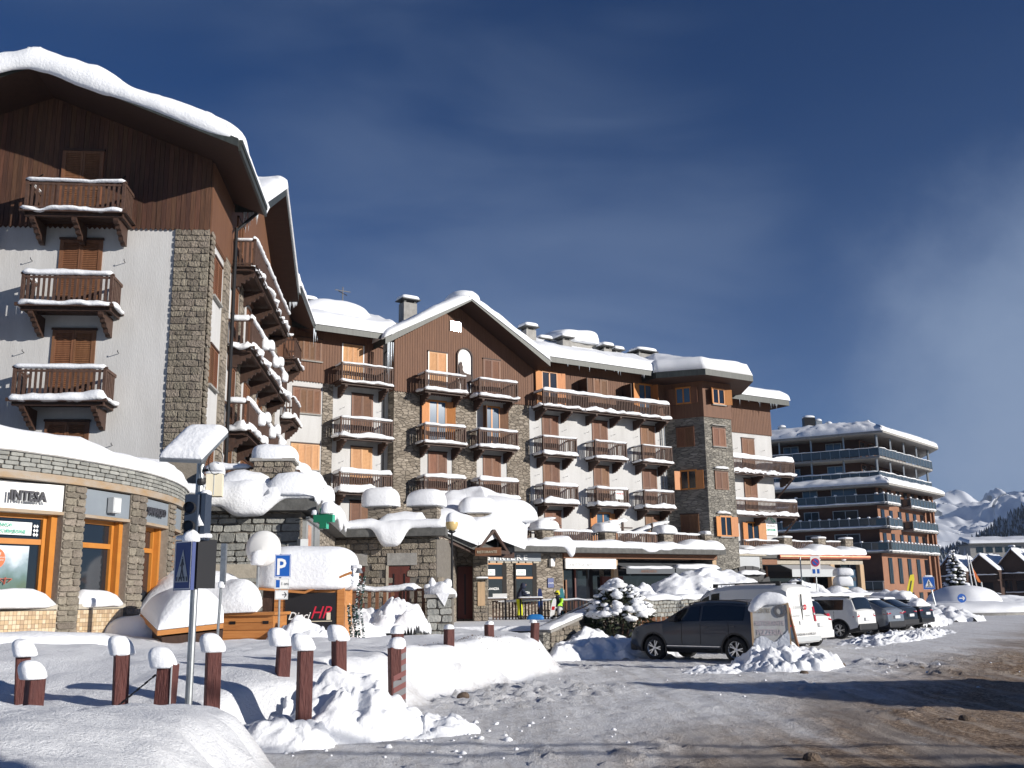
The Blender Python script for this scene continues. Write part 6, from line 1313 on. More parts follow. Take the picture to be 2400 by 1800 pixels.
def board(lb,x,y,rz,tilt,m1,m2_,L=1.5,z=TZ):
    mb=MB(); ring=[]
    for i in range(20): t=2*math.pi*i/20; ring.append((math.copysign(abs(math.cos(t))**.6,math.cos(t))*.14*(1-.12*abs(math.cos(t*1))),math.copysign(abs(math.sin(t))**.9,math.sin(t))*L/2))
    mb.prism([(a,.0,b+L/2) for a,b in ring],[(a,-.02,b+L/2) for a,b in ring]); o=obj('snowboard',mb,m1,None,loc=(x,y,z),label=lb,cat='snowboard',group='snowboards leaning by the bar'); o.rotation_euler=(R(tilt),0,rz)
    mb=MB(); mb.box(-.08,.08,-.026,-.02,L*.45,L*.62); obj('print',mb,m2_,o); return o
board('blue snowboard leaning beside the navy jacketed person',1.25,50.55,R(-10),8,blued,blue); board('teal and white snowboard leaning under the small blue wall sign',2.35,50.9,R(8),-6,mat('teal_board',(.05,.22,.25),.3),white)
board('red and white snowboard standing low left of the seated person',1.75,50.1,R(20),25,white,red,L=1.1)
pillow('sports_bag',None,(.95,49.6,TZ),.42,.16,.26,mt=mat('bright_blue_bag',(.01,.16,.45),.6),label='bright blue sports bag on the terrace edge beside the skier',cat='bag',e1=.7,e2=.7)
# ================= street furniture =================
bolls=[(64,1531,13.4,1,'left edge pair',.0),(82,1583,11.9,2,'',.3),(291,1527,13.0,3,'',.02),(388,1556,12.0,4,'',-.5),(504,1520,13.0,5,'',-.03),(662,1506,14.5,6,'',.0),(716,1517,13.3,7,'',-.05),(798,1495,15.3,8,'',.15),(931,1482,18.2,9,'',0),(930,1516,15.6,10,'',-.1),(1052,1473,21.5,11,'',.1),(1147,1463,24,12,'',.1),(1249,1459,27,13,'',.12)]
bl_lab=['taller back bollard at the left picture edge with a lopsided snow cap','short front bollard at the left picture edge, half buried','dark red bollard with tilted snow cap left of the chained post','stout bollard with a grey side and an iron chain on its left','leaning bollard right of the crossing sign pole','short bollard under the parking sign with a big round snow cap','tall cracked bollard beside the ploughed heap','short bollard with round cap right of the tall cracked one','bollard nearly buried behind the red striped post','bollard with slanted red and grey reflector stripes','low bollard left of the snowy steps','very low stub of bollard on the snow bank crest','last bare bollard at the right end of the snow bank']
caps=[.14,.13,.15,.14,.14,.16,.13,.15,.07,.10,.03,.02,.02]
for i,(px,py,d,s,_,tw) in enumerate(bolls):
    t=at(px,py,d); b=thing('bollard',bl_lab[i],'bollard',(t.x,t.y,gh(t.x,t.y)-.35),R(28)+tw,'timber bollards along the snow bank'); H=t.z-b.location.z
    mb=MB(); w=.088 if i!=3 else .10; mb.box(-w,w,-w,w,0,H); o=obj('post',mb,postm,b); bevel(o,.012,1); o.rotation_euler=(R((i*37%5-2)*1.2),R((i*53%7-3)*.9),0)
    pillow('snow_cap',b,(-.02 if caps[i]>.1 else 0,0,H-.005),.09+caps[i]*.42,.09+caps[i]*.36,.06+caps[i]*.95,drop=caps[i]*.3,e1=.75,e2=.75,noise=.10,seed=700+i,lean=(-.35 if caps[i]>.1 else 0,-.05))
    if i==3:
        mb=MB(); mb.box(w+.001,w+.012,-w,w,0,H-.02); obj('grey_plate',mb,grey,b); mb=MB()
        for k in range(14): u=k/14; p=Vector((-.1,-.02,H-.12)).lerp(Vector((-.75,.1,H-.62)),u); mb.bar(p,p+Vector((-.04,.01,-.03)),.022 if k%2 else .012,.012 if k%2 else .022)
        obj('chain',mb,blk,b)
    if i==9:
        mb=MB(); mb.box(-w+.01,w+.03,-w-.02,-w-.005,.1,H-.02); sp_=obj('reflector_plate',mb,mat('dull_grey_reflector',(.20,.20,.21),.6),b)
        mb=MB()
        for k in range(6): z=H-.16-k*.17; mb.poly([(-w+.012,-w-.023,z),(w+.028,-w-.023,z+.09),(w+.028,-w-.023,z+.17),(-w+.012,-w-.023,z+.08)])
        obj('red_stripe',mb,mat('faded_red',(.20,.065,.06),.6),b)
# crossing sign with solar panel
cz=thing('crossing_signal','tall grey pole with pedestrian crossing signs, flashing lamps and a snowed solar panel','sign post',(-3.95,12.5,.3),0)
mb=MB(); mb.tube((0,0,0),(0,0,1.75),.045,n=12); mb.tube((-.02,0,1.7),(.0,.02,3.25),.05,n=12); obj('pole',mb,steel,cz)
def plate(par,w,h,m,loc,rz,t=.02,border=None,nm='sign_plate'):
    mb=MB(); mb.box(-w/2,w/2,-t/2,t/2,0,h); o=obj(nm,mb,m,par,loc=loc,rz=rz)
    if border: 
        mb=MB(); e=.012
        for a in ((-w/2+.01,-w/2+.01+e,.01,h-.01),(w/2-.01-e,w/2-.01,.01,h-.01)): mb.box(a[0],a[1],-t/2-.003,-t/2,a[2],a[3])
        mb.box(-w/2+.01,w/2-.01,-t/2-.003,-t/2,.01,.01+e); mb.box(-w/2+.01,w/2-.01,-t/2-.003,-t/2,h-.01-e,h-.01); obj('border',mb,border,o)
    return o
def crossing(par,w,h,loc,rz,bm_=None):
    p=plate(par,w,h,bm_ or blue,loc,rz,.05,white); y=-.03; mb=MB(); mb.poly([(-w*.38,y,h*.16),(w*.38,y,h*.16),(0,y,h*.82)]); obj('triangle',mb,grey if bm_ else white,p)
    mb=MB(); y=-.034
    for k in range(5): x=-w*.30+k*w*.15; mb.poly([(x-w*.035,y,h*.18),(x+w*.035,y,h*.18),(x*.88+w*.03,y,h*.27),(x*.88-w*.03,y,h*.27)])
    mb.poly([(w*.03*math.cos(t),y,h*.66+w*.03*math.sin(t)) for t in np.linspace(0,6.28,10)[:-1]])
    for a,b_,t in (((0,h*.63),(-.01*w,h*.44),.075),((-.01*w,h*.45),(-.09*w,h*.22),.045),((-.01*w,h*.45),(.10*w,h*.24),.045),((0,h*.60),(-.10*w,h*.48),.035),((0,h*.60),(.09*w,h*.50),.035)): mb.bar((a[0],y,a[1]),(b_[0],y,b_[1]),w*t,.004,up=(0,1,0))
    obj('pictogram',mb,ink,p); return p
crossing(cz,.36,.60,(-.11,-.08,1.65),R(-38),blued)
c2_=plate(cz,.34,.60,blackp,(.10,.06,1.67),R(66),.05)
mb=MB(); mb.box(-.14,.04,-.12,.08,2.25,2.82); mb.box(.05,.13,-.1,.12,2.25,2.84); o=obj('signal_housing',mb,mat('dark_blue_housing',(.03,.045,.075),.5),cz); bevel(o,.015)
for z in (2.42,2.65): mb=MB(); mb.lathe([(.07,0),(.075,.1),(.0,.1)],14,axis='y',c=(-.06,-.2,z)); obj('lamp_visor',mb,blackp,o)
pillow('snow',o,(-.02,-.16,2.24),.11,.06,.16,noise=.3,e1=1,e2=1,n=12,seed=3); pillow('snow',o,(.07,-.04,2.44),.06,.09,.2,noise=.3,e1=1.1,e2=1,n=12,seed=6,lean=(-.3,0)); pillow('snow',o,(.09,0,2.83),.05,.1,.05,n=10)
mb=MB(); mb.lathe([(0,-.04),(.05,-.03),(.06,.0),(.05,.04),(0,.05)],10,c=(.03,-.03,2.98)); obj('camera_dome',mb,blackp,cz)
mb=MB(); mb.bar((.0,0,3.2),(.08,-.05,3.35),.06); 
q=[Vector((-.40,-.35,3.20)),Vector((.12,-.35,3.17)),Vector((.30,.10,3.58)),Vector((-.22,.10,3.60))]; mb.prism(q,[p+Vector((0,-.01,.035)) for p in q]); sp=obj('solar_panel',mb,steel,cz)
roofsnow('snow',sp,[q[0]+Vector((0,0,.035)),q[1]+Vector((0,0,.035)),q[2]+Vector((0,0,.035)),q[3]+Vector((0,0,.035))],.10,over=.01,seed=9,n=(30,26),rough=.25,mt=snow)
mb=MB(); 
for k in range(16): t0,t1=k/16*5.2,(k+1)/16*5.2; mb.bar((.22+.09*math.cos(t0),-.1,3.22+.16*math.sin(t0)),(.22+.09*math.cos(t1),-.1,3.22+.16*math.sin(t1)),.008)
mb.bar((.0,0,3.12),(.2,-.05,3.14),.03); obj('cable',mb,blk,cz); pillow('snow',cz,(.2,.0,3.13),.09,.08,.10,n=12,seed=4)
for dx,dz,r in ((-.12,2.27,.07),(.08,2.29,.07)): pillow('snow',cz,(dx,-.06,dz),.12,.05,.05,n=12,noise=.2)
cb=thing('utility_cabinet','cream utility cabinet behind the crossing pole at the terrace corner','cabinet',at(500,1164,28.0),R(10)); mb=MB(); mb.box(-.22,.22,0,.4,.02,.66); obj('box',mb,cream,cb); mb=MB(); mb.box(-.01,.01,-.01,0,.05,.64); obj('seam',mb,grey,cb); pillow('snow',cb,(-.0,.2,.66),.26,.24,.26)
# second pole, parking sign
sp2=thing('snow_stake','thin weathered steel sign pole seen edge on, left of the parking sign','sign post',(-5.79,20,.8)); mb=MB(); mb.tube((-.04,0,0),(.0,0,1.5),.028,n=8); mb.box(-.03,.07,-.04,.06,1.35,2.15); obj('pole',mb,steel,sp2); pillow('snow',sp2,(-.0,0,1.3),.06,.06,.12,n=10)
pk=thing('parking_sign','blue parking sign with white P, time plate and arrow plate on a grey pole','sign post',(-5.33,23.0,.7),R(8)); pk.scale=(.85,.85,.85); mb=MB(); mb.tube((0,0,0),(0,0,2.55),.03,n=10); obj('pole',mb,steel,pk)
p=plate(pk,.42,.60,blue,(.06,-.05,1.94),0,.03,white); text('P',.60,white,p,(-.17,-.02,.07),ext=.003,bold=.012,sx=.85)
p=plate(pk,.38,.28,white,(.05,-.05,1.63),0,.03,grey); mb=MB(); mb.box(-.15,-.05,-.02,-.015,.04,.24); obj('disc_symbol',mb,blue,p); text('1 ora',.12,ink,p,(-.02,-.02,.10),ext=.002,sx=.8)
p=plate(pk,.34,.24,white,(.05,-.05,1.36),0,.03,grey); mb=MB(); mb.bar((.02,-.02,.12),(.13,-.02,.12),.022,.004,up=(0,1,0)); mb.bar((.08,-.02,.19),(.13,-.02,.12),.022,.004,up=(0,1,0)); mb.bar((.08,-.02,.05),(.13,-.02,.12),.022,.004,up=(0,1,0)); obj('arrow',mb,ink,p)
# round mirror behind the hut
mr_=thing('traffic_mirror','round white traffic mirror back with a lump of snow behind the hut','mirror',(-6.45,25.4,.8)); mb=MB(); mb.tube((0,0,0),(0,0,2.1),.035); obj('pole',mb,steel,mr_); mb=MB(); mb.lathe([(0,-.12),(.3,-.09),(.43,-.02),(.45,.03),(0,.03)],28,axis='y',c=(.12,-.05,2.33)); obj('dish',mb,white,mr_,True); pillow('snow',mr_,(.02,-.18,2.02),.17,.12,.26,drop=.12,noise=.12,e1=.8,e2=.9)
# wooden hut
ht=thing('wooden_hut','small orange pine kiosk with a black painted board under a huge snow cap','hut',(-6.15,26.0,.5),R(2))
for k in range(13):
    z=.1+k*.135
    mb=MB(); mb.box(0,1.75,-.03,.03,0,.125); obj('plank',mb,pine,ht,loc=(0,0,z))
mb=MB(); mb.box(0,.03,.03,1.8,.1,1.85); mb.box(1.72,1.75,.03,1.8,.1,1.85); mb.box(.03,1.72,1.75,1.8,.1,1.85); obj('wall',mb,pine,ht)
mb=MB(); mb.box(1.60,1.78,-.07,.08,0,1.78); obj('post',mb,pine,ht); mb=MB(); mb.box(-.3,.0,-.0,1.5,.1,1.6); obj('side_wall',mb,darkwood,ht)
mb=MB(); mb.prism([(-.45,-.25,1.62),(.8,-.25,1.50),(1.95,-.25,1.98),(1.95,-.25,2.04),(.8,-.25,1.56),(-.45,-.25,1.68)],[(-.45,1.9,1.62),(.8,1.9,1.50),(1.95,1.9,1.98),(1.95,1.9,2.04),(.8,1.9,1.56),(-.45,1.9,1.68)]); rf_=obj('roof',mb,pine,ht)
pillow('snow_cap',rf_,(.76,.75,1.74),1.24,1.12,.98,drop=.16,e1=.45,e2=.5,noise=.05,n=64,seed=44,lean=(0,0))
mb=MB(); mb.box(.28,1.57,-.06,-.03,.05,1.52); bd=obj('menu_board',mb,mat('black_board',(.012,.012,.014),.5),ht)
text('Dieci',.27,white,bd,(.36,-.065,.86),shear=.35,sx=.95,ext=.002,bold=.003); text('HP',.44,mat('red_lettering',(.6,.02,.05),.5),bd,(.92,-.065,.88),shear=.35,ext=.002,sx=.9)
mb=MB(); mb.box(.55,1.48,-.066,-.062,.80,.82); mb.box(1.34,1.44,-.068,-.062,.84,1.02); obj('underline',mb,cream,bd)
icicles(ht,(1.3,-.24,1.75),(1.36,-.24,1.75),1,.15,.18,3,.015)
gar=mat('snowy_garland_green',(.02,.07,.055),.9)
for gx_,n_,z0,z1,lb in ((1.98,0,.05,1.2,'left'),(2.18,1,.1,1.9,'right')):
    mb=MB(); mb2=MB(); rn=random.Random(n_+5)
    for k in range(520):
        z=rn.uniform(z0,z1); t=rn.random()*6.283; r=rn.uniform(.02,.10); x=gx_+.04*math.sin(z*4); p=Vector((x+r*math.cos(t)*.4,r*math.sin(t)*.4,z)); q=p+Vector((math.cos(t)*.07,math.sin(t)*.07,rn.uniform(-.04,.05))); m_=mb2 if rn.random()<.22 else mb; m_.poly([p,q+Vector((0,0,.016)),q-Vector((0,0,.016))]); m_.poly([p+Vector((0,.012,0)),q,p-Vector((0,.012,.0))])
    o=obj('garland',mb,gar,ht,kind='stuff'); obj('garland_snow',mb2,snow,o,kind='stuff')
sl=thing('shower_bell','snowy metal lamp hood sticking out at the hut corner','lamp',(-4.02,26.1,2.5)); mb=MB(); mb.bar((-.25,0,.2),(0,0,.15),.03); mb.lathe([(.0,.16),(.05,.12),(.11,.0),(.0,.01)],12); obj('hood',mb,steel,sl); pillow('snow',sl,(-.05,0,.13),.12,.08,.09,n=10)
# low market stalls left of the hut
s1=thing('market_stall','closed pine stall with a broad smooth slope of roof snow left of the hut','stall',(-7.7,24.4,.3),R(-3))
for k in range(4): mb=MB(); mb.box(0,1.95,-.03,.03,0,.17); obj('plank',mb,pine,s1,loc=(0,0,.5+k*.18))
mb=MB(); mb.box(0,1.93,0,1.2,.3,1.2); mb.box(-.1,2.0,-.12,1.3,1.2,1.27); obj('body',mb,pine,s1)
for x in (.9,1.7): mb=MB(); mb.box(x,x+.14,-.045,-.03,1.0,1.07); obj('latch',mb,blk,s1)
roofsnow('roof_snow',s1,[(-1.3,-.25,1.2),(1.6,-.2,1.27),(1.3,1.2,1.40),(-1.3,1.5,2.0)],.72,over=.06,seed=46,n=(60,40),rough=.05,mt=snow)
pillow('roof_snow',s1,(-.3,1.2,1.35),1.35,1.1,1.0,e1=.8,e2=.8,noise=.06,n=40)
s2=thing('market_stall','low stall roof corner with thick boxy snow nearest the bollards','stall',(-7.35,21.0,.3),R(0))
c0,c1_,c2_,c3_=Vector((0,0,.86)),Vector((1.25,.35,.98)),Vector((.6,2.6,1.1)),Vector((-1.0,1.7,1.2))
mb=MB(); mb.prism([c0,c1_,c2_,c3_],[p+Vector((0,0,.10)) for p in (c0,c1_,c2_,c3_)]); obj('roof',mb,pine,s2); mb=MB(); mb.prism([p*.9+Vector((.05,.2,-.9)) for p in (c0,c1_,c2_,c3_)],[p*.93+Vector((.05,.15,.03)) for p in (c0,c1_,c2_,c3_)]); obj('body',mb,darkwood,s2)
roofsnow('roof_snow',s2,[c0+Vector((0,0,.1)),c1_+Vector((0,0,.1)),c2_+Vector((0,0,.1)),c3_+Vector((0,0,.1))],.68,over=.02,seed=47,n=(44,40),rough=.08,mt=snow)
# drifts in front of the bank
for (nm,lb,c,X_,Y_,H_,rz_,sd__) in (('snow_drift','long smooth drift hanging over the low curved wall before the bank',(-9.0,17.9,.95),2.0,.7,.42,R(34),71),('snow_drift','wide drift between bank corner and the stalls',(-8.5,23.2,1.0),1.1,1.2,.55,R(60),73)):
    pillow(nm,None,c,X_,Y_,H_,drop=.15,e1=.8,e2=.7,noise=.1,n=48,rz=rz_,seed=sd__,label=lb,cat='snow drift')
mb=MB(); mb.prism([(-11.5,15.2,0),(-10.2,16.2,0),(-9.2,17.3,0),(-8.6,18.2,0),(-8.8,18.5,0),(-9.5,17.6,0),(-10.5,16.5,0),(-11.8,15.5,0)],[(-11.5,15.2,1.15),(-10.2,16.2,1.12),(-9.2,17.3,1.0),(-8.6,18.2,.8),(-8.8,18.5,.8),(-9.5,17.6,1.0),(-10.5,16.5,1.12),(-11.8,15.5,1.15)]); obj('low_curved_wall',mb,stonef,None,label='low curved stone wall at the left edge before the bank',cat='wall')
# pharmacy cross, projecting light and glazing on the block side
cxp=at(757,1215,28.9); pc=thing('pharmacy_cross','green illuminated pharmacy cross with a snow lump on top','sign',cxp,R(-8)); mb=MB(); a=.29; t=.105
ring=[(-t,-a),(t,-a),(t,-t),(a,-t),(a,t),(t,t),(t,a),(-t,a),(-t,t),(-a,t),(-a,-t),(-t,-t)]; mb.prism([(x,.22,z) for x,z in ring],[(x,0,z) for x,z in ring],0); 
o=obj('cross_body',mb,[greenl],pc); mb=MB(); mb.prism([(x*.97,0,z*.97) for x,z in ring],[(x*.97,-.012,z*.97) for x,z in ring]); obj('cross_face',mb,green,o)
mb=MB(); mb.bar((-.5,.3,.1),(0,.15,.1),.04); mb.bar((-.9,.2,-.02),(-.3,.12,.05),.02); obj('arm',mb,blk,pc); pillow('snow',pc,(.08,.1,.16),.2,.16,.34,drop=.03,noise=.2,e1=.9,e2=.9); pillow('snow',pc,(-.28,.1,.12),.08,.12,.14,n=12)
a,L=wallfr(Bc,Cc); mb=MB(); mb.box(.5,4.8,-.12,.0,3.35,4.25); gl_=obj('pharmacy_fascia',mb,mat('grey_translucent_sign',(.28,.29,.29),.3,var=.2,scale=2),PD,loc=Bc,rz=a)
mb=MB(); mb.box(.45,4.9,-.2,-.1,4.22,4.32); mb.box(.45,4.9,-.2,-.1,3.28,3.36); mb.box(2.6,2.66,-.16,-.1,3.3,4.25); obj('frame',mb,steel,gl_); mb=MB(); mb.box(1.0,1.9,-.13,-.121,3.45,4.1); obj('picture_panel',mb,mat('red_cream_print',(.5,.12,.08),.4,col2=(.6,.45,.3),scale=4),gl_)
mb=MB(); mb.box(.5,4.8,-.02,.05,1.2,3.3); obj('shop_window',mb,glassb,PD,loc=Bc,rz=a)
mb=MB(); mb.box(-.12,.12,-.3,-.05,3.35,3.6); q=obj('floodlight',mb,grey,PD,loc=Bc,rz=a-R(60))
# street lamp
lp=thing('street_lamp','black street lamp with a yellow globe wearing a snow cap','lamp',(-1.93,31,.3)); mb=MB(); mb.tube((0,0,0),(0,0,3.55),.04,.032,10); mb.lathe([(.05,3.5),(.12,3.54),(.12,3.58),(.03,3.58)],14); obj('pole',mb,blk,lp)
mb=MB(); mb.lathe([(.07,3.58),(.15,3.63),(.195,3.75),(.195,3.82),(.16,3.93),(.08,3.99),(0,4.0)],20); g_=obj('globe',mb,mat('yellow_globe',(.62,.46,.20),.35),lp,True); pillow('snow_cap',lp,(0,0,3.86),.19,.19,.28,drop=.03,e1=.9,e2=1,n=20,noise=.03)
# small pot tree
pt=thing('potted_shrub','pair of snowy pot plants on the pillar before the entrance','plant',(-2.0,30.5,2.0)); 
for x in (-.05,-.62): pillow('snow',pt,(x,0,.15),.12,.1,.12,n=12,noise=.2); 
mb=MB(); rn=random.Random(3)
for k in range(160): p=Vector((-.05+rn.gauss(0,.09),rn.gauss(0,.06),.1+rn.gauss(0,.07))); mb.poly([p,p+Vector((.03,0,.02)),p+Vector((0,.02,-.03))])
obj('leaves',mb,mat('dark_leaves',(.03,.04,.03),.9),pt,kind='stuff')
# ================= parked vehicles =================
def carpaint(name,c,metal=.3,rough=.28):
    ma=mat(name,c,rough,metal=metal,spec=.35); b=ma.node_tree.nodes['Principled BSDF']; b.inputs['Coat Weight'].default_value=.15; b.inputs['Coat Roughness'].default_value=.08; return ma
tyrem=mat('tyre_rubber',(.015,.015,.016),.85,bump=.5,bscale=30); rimm=mat('alloy_rim',(.55,.56,.58),.3,metal=.9); trimm=mat('dark_car_trim',(.02,.02,.022),.6); redl=mat('red_tail_lamp',(.45,.01,.02),.15,spec=.8); cardark=mat('tinted_car_glass',(.008,.011,.013),.05,spec=.9); headm=mat('clear_headlamp',(.55,.58,.6),.1,spec=.9); platem=mat('number_plate',(.75,.76,.78),.4)
def wheel_mesh(r,w,spokes):
    t=MB(); t.lathe([(r*.66,-w/2+.01),(r*.93,-w/2),(r,-w/2+.03),(r,w/2-.03),(r*.93,w/2),(r*.66,w/2)],30,axis='y'); ty=mesh('tyre',t,tyrem,True)
    k=MB(); k.lathe([(r*.60,-.02),(r*.67,-w/2+.015),(r*.62,-w/2+.03),(r*.6,.05)],30,axis='y'); y=-w/2+.03
    for i in range(spokes):
        a=6.283*i/spokes
        for off in ((-.10,.10) if spokes<7 else (0,)): 
            p=Vector((math.cos(a)*r*.1,y+.02,math.sin(a)*r*.1)); q=Vector((math.cos(a+off*1.9)*r*.63,y+.005,math.sin(a+off*1.9)*r*.63)); k.bar(p,q,r*.075,.03,up=(0,1,0))
    k.lathe([(0,y-.01),(r*.15,y),(r*.15,y+.04)],14,axis='y'); ri=mesh('rim',k,rimm)
    d=MB(); d.lathe([(0,.0),(r*.64,.0),(r*.64,.03),(0,.03)],24,axis='y'); return ty,ri,mesh('hub',d,trimm)
def car(label,rear_left,heading,L,Wd,H,wb,paint,prof,belt=.93,wr=.335,glass_x=None,group='cars parked nose in along the retaining wall',tail='box',roof_w=.74,snow_h=0,spokes=5,clad=False,cat='car',rearover=.85,name='parked_car',dz=0,roofrail=True,side_glass=True):
    """x forward, rear axle at -wb/2 ; prof: list of (x, z_top) nose to tail"""
    hd=R(heading); fwd=Vector((math.sin(hd),math.cos(hd),0)); right=Vector((fwd.y,-fwd.x,0)); c=Vector((rear_left[0],rear_left[1],0))+fwd*(wb/2)+right*(Wd/2-.1)
    root=thing(name,label,cat,c,math.atan2(fwd.y,fwd.x),group)
    x1=prof[0][0]; x0=prof[-1][0]; xs=sorted(set([round(v,3) for v in np.linspace(x0,x1,34)]+[p[0] for p in prof]),reverse=True)
    pz=lambda x: float(np.interp(x,[p[0] for p in prof][::-1],[p[1] for p in prof][::-1]))
    def ring(x):
        z=pz(x); e=min(x1-x,x-x0); wf=1-.16*max(0,1-(x1-x)/.55)**2-.07*max(0,1-(x-x0)/.4)**2; w=Wd/2*wf; zb=.24+.10*max(0,1-e/.35); b=min(belt+.03*(x1-x)/L*2,z-.05)
        g=max(0,(z-b)/(H-belt)); wt=w*(.93-(.93-roof_w)*min(1,g)); 
        return [(0,zb),(w*.86,zb),(w*.985,zb+.13),(w,.5*(zb+b)+.03),(w*.985,b),(wt+(w*.985-wt)*.12,b+(z-b)*.84),(wt*.86,z-.012-.01*g),(wt*.4,z+.012),(0,z+.018)]
    def P(x,s):
        r=ring(x); i=min(int(s),7); f=s-i; return Vector((x,r[i][0]*(1-f)+r[i+1][0]*f,r[i][1]*(1-f)+r[i+1][1]*f))
    mb=MB(); n=16; idx=[]
    for x in xs:
        r=ring(x); full=[(-y,z) for y,z in r]+[(y,z) for y,z in r[-2:0:-1]]; idx.append(len(mb.v)); mb.v+=[(x,y,z) for y,z in full]; n=len(full)
    for a,b in zip(idx,idx[1:]):
        for i in range(n): j=(i+1)%n; mb.face((a+i,a+j,b+j,b+i))
    mb.face([idx[0]+i for i in range(n)][::-1]); mb.face([idx[-1]+i for i in range(n)])
    me_=mesh('body',mb,[paint,trimm],True); o=bpy.data.objects.new('tmp',me_); C.objects.link(o)
    cut=[]
    for wx in (wb/2,-wb/2):
        for sy in (-1,1):
            k=MB(); k.tube((wx,sy*(Wd/2+.1),wr+.01),(wx,sy*(Wd/2-.32),wr+.01),wr+.075,n=28); q=bpy.data.objects.new('c',mesh('c',k,trimm)); C.objects.link(q); cut.append(q)
            md=o.modifiers.new('b','BOOLEAN'); md.object=q; md.operation='DIFFERENCE'; md.solver='EXACT'
    dg=bpy.context.evaluated_depsgraph_get(); m2=bpy.data.meshes.new_from_object(o.evaluated_get(dg)); m2.name='body'
    for q in cut: bpy.data.objects.remove(q)
    bpy.data.objects.remove(o)
    if len(m2.materials)<2: m2.materials.append(trimm)
    for p in m2.polygons:
        cc=p.center; inside=any((cc.x-wx)**2+(cc.z-wr)**2<(wr+.09)**2 and abs(cc.y)<Wd/2-.02 for wx in(wb/2,-wb/2))
        p.material_index=1 if (inside or (clad and cc.z<.46) or cc.z<.30) else 0; p.use_smooth=not inside
    try: m2.set_sharp_from_angle(angle=R(35))
    except Exception: pass
    body=link('body',m2,root)
    ty,ri,hb_=wheel_mesh(wr,.225,spokes)
    for wx in (wb/2,-wb/2):
        for sy in (1,-1):
            w=link('wheel',ty,root,(wx,sy*(Wd/2-.115),wr)); w.rotation_euler[2]=R(180) if sy>0 else 0; link('rim',ri,w); link('brake_disc',hb_,w)
            am=MB(); 
            for k in range(18):
                t0,t1=math.pi*(k/18)*1.16-.25,math.pi*((k+1)/18)*1.16-.25; f=lambda t:Vector((wx+(wr+.085)*math.cos(t),sy*(Wd/2-.012),wr+(wr+.085)*math.sin(t))); am.bar(f(t0),f(t1),.05 if clad else .03,.03,up=(0,1,0))
            obj('arch_trim',am,trimm if clad else paint,root)
    def strip(xa,xb,s0,s1,side,m_,nm,off=.012,nseg=8,ns=4,taper=None,par=root):
        mb=MB(); 
        for i in range(nseg+1):
            x=xa+(xb-xa)*i/nseg
            for j in range(ns+1):
                s=s0+(s1-s0)*j/ns; p=P(x,s); p.y*=side; nrm=Vector((0,side,.25)).normalized() if s<6 else Vector((0,0,1)); mb.v.append(tuple(p+nrm*off))
        for i in range(nseg):
            for j in range(ns): a=i*(ns+1)+j; mb.face((a,a+1,a+ns+2,a+ns+1))
        return obj(nm,mb,m_,par,True)
    def across(xa,xb,m_,nm,off=.014,ylim=5.35):
        mb=MB(); ss=[ylim,5.7,6,6.5,7,7.5,8]; cols=[(-1,s) for s in ss]+[(1,s) for s in ss[-2::-1]]; k=6; up=Vector((1 if (pz(xa)-pz(xb))*(xa-xb)<0 else -1,0,1)).normalized()
        for i in range(k+1):
            x=xa+(xb-xa)*i/k
            for sd,s in cols: p=P(x,s); p.y*=sd; mb.v.append(tuple(p+up*off))
        w=len(cols)
        for i in range(k):
            for j in range(w-1): a=i*w+j; mb.face((a,a+1,a+w+1,a+w))
        return obj(nm,mb,m_,root,True)
    ga,gb,gm,ws0,ws1,rw0,rw1=glass_x   # side glass front/rear, pillar x, windscreen from/to, rear window from/to
    for sd in (-1,1):
        if side_glass:
            for a,b in ((ga,gm+.04),(gm-.04,gb)): strip(a,b,4.10,4.93,sd,cardark,'side_window')
        strip(x1-.75,x0+.6,3.02,3.05,sd,trimm,'body_seam',.004,20,1) if 0 else None
        for xx in (ga-.25,gm,gb+.1 if gb+.1>-wb/2-.1 else gm-.9): 
            mb=MB()
            for s_a,s_b in ((2.1,3),(3,4)): a=P(xx,s_a);b=P(xx,s_b); a.y*=sd;b.y*=sd; mb.bar(a+Vector((0,sd*.001,0)),b+Vector((0,sd*.001,0)),.012,.012)
            obj('door_seam',mb,trimm,root)
        for xx in (gm-.18,gb+.35): p=P(xx,3.72); mb=MB(); mb.box(xx-.09,xx+.09,sd*p.y-.012*1,sd*p.y+.02*sd if sd>0 else sd*p.y+.012,p.z-.015,p.z+.015); obj('door_handle',mb,paint,root)
        if clad is not None: 
            p=P(0,2.4); mb=MB(); mb.bar((wb/2-wr-.12,sd*(Wd/2+.002),.42),(-wb/2+wr+.12,sd*(Wd/2+.002),.42),.03,.02); obj('side_moulding',mb,rimm if name=='parked_suv' else trimm,root)
        mb=MB(); q=P(ga-.05,4.15); mb.box(ga-.16,ga+.06,sd*(q.y+.04),sd*(q.y+.22),q.z+.0,q.z+.15); mr=obj('wing_mirror',mb,paint if not clad else trimm,root); bevel(mr,.03)
        if roofrail: 
            mb=MB(); pts_=[P(x,5.7) for x in np.linspace(ws1-.15,rw0+.1,6)]; 
            for a,b in zip(pts_,pts_[1:]): mb.bar(Vector((a.x,sd*a.y,a.z+.05)),Vector((b.x,sd*b.y,b.z+.05)),.03)
            for a in (pts_[0],pts_[-1]): mb.bar(Vector((a.x,sd*a.y,a.z-.02)),Vector((a.x,sd*a.y,a.z+.05)),.04)
            obj('roof_rail',mb,trimm,root)
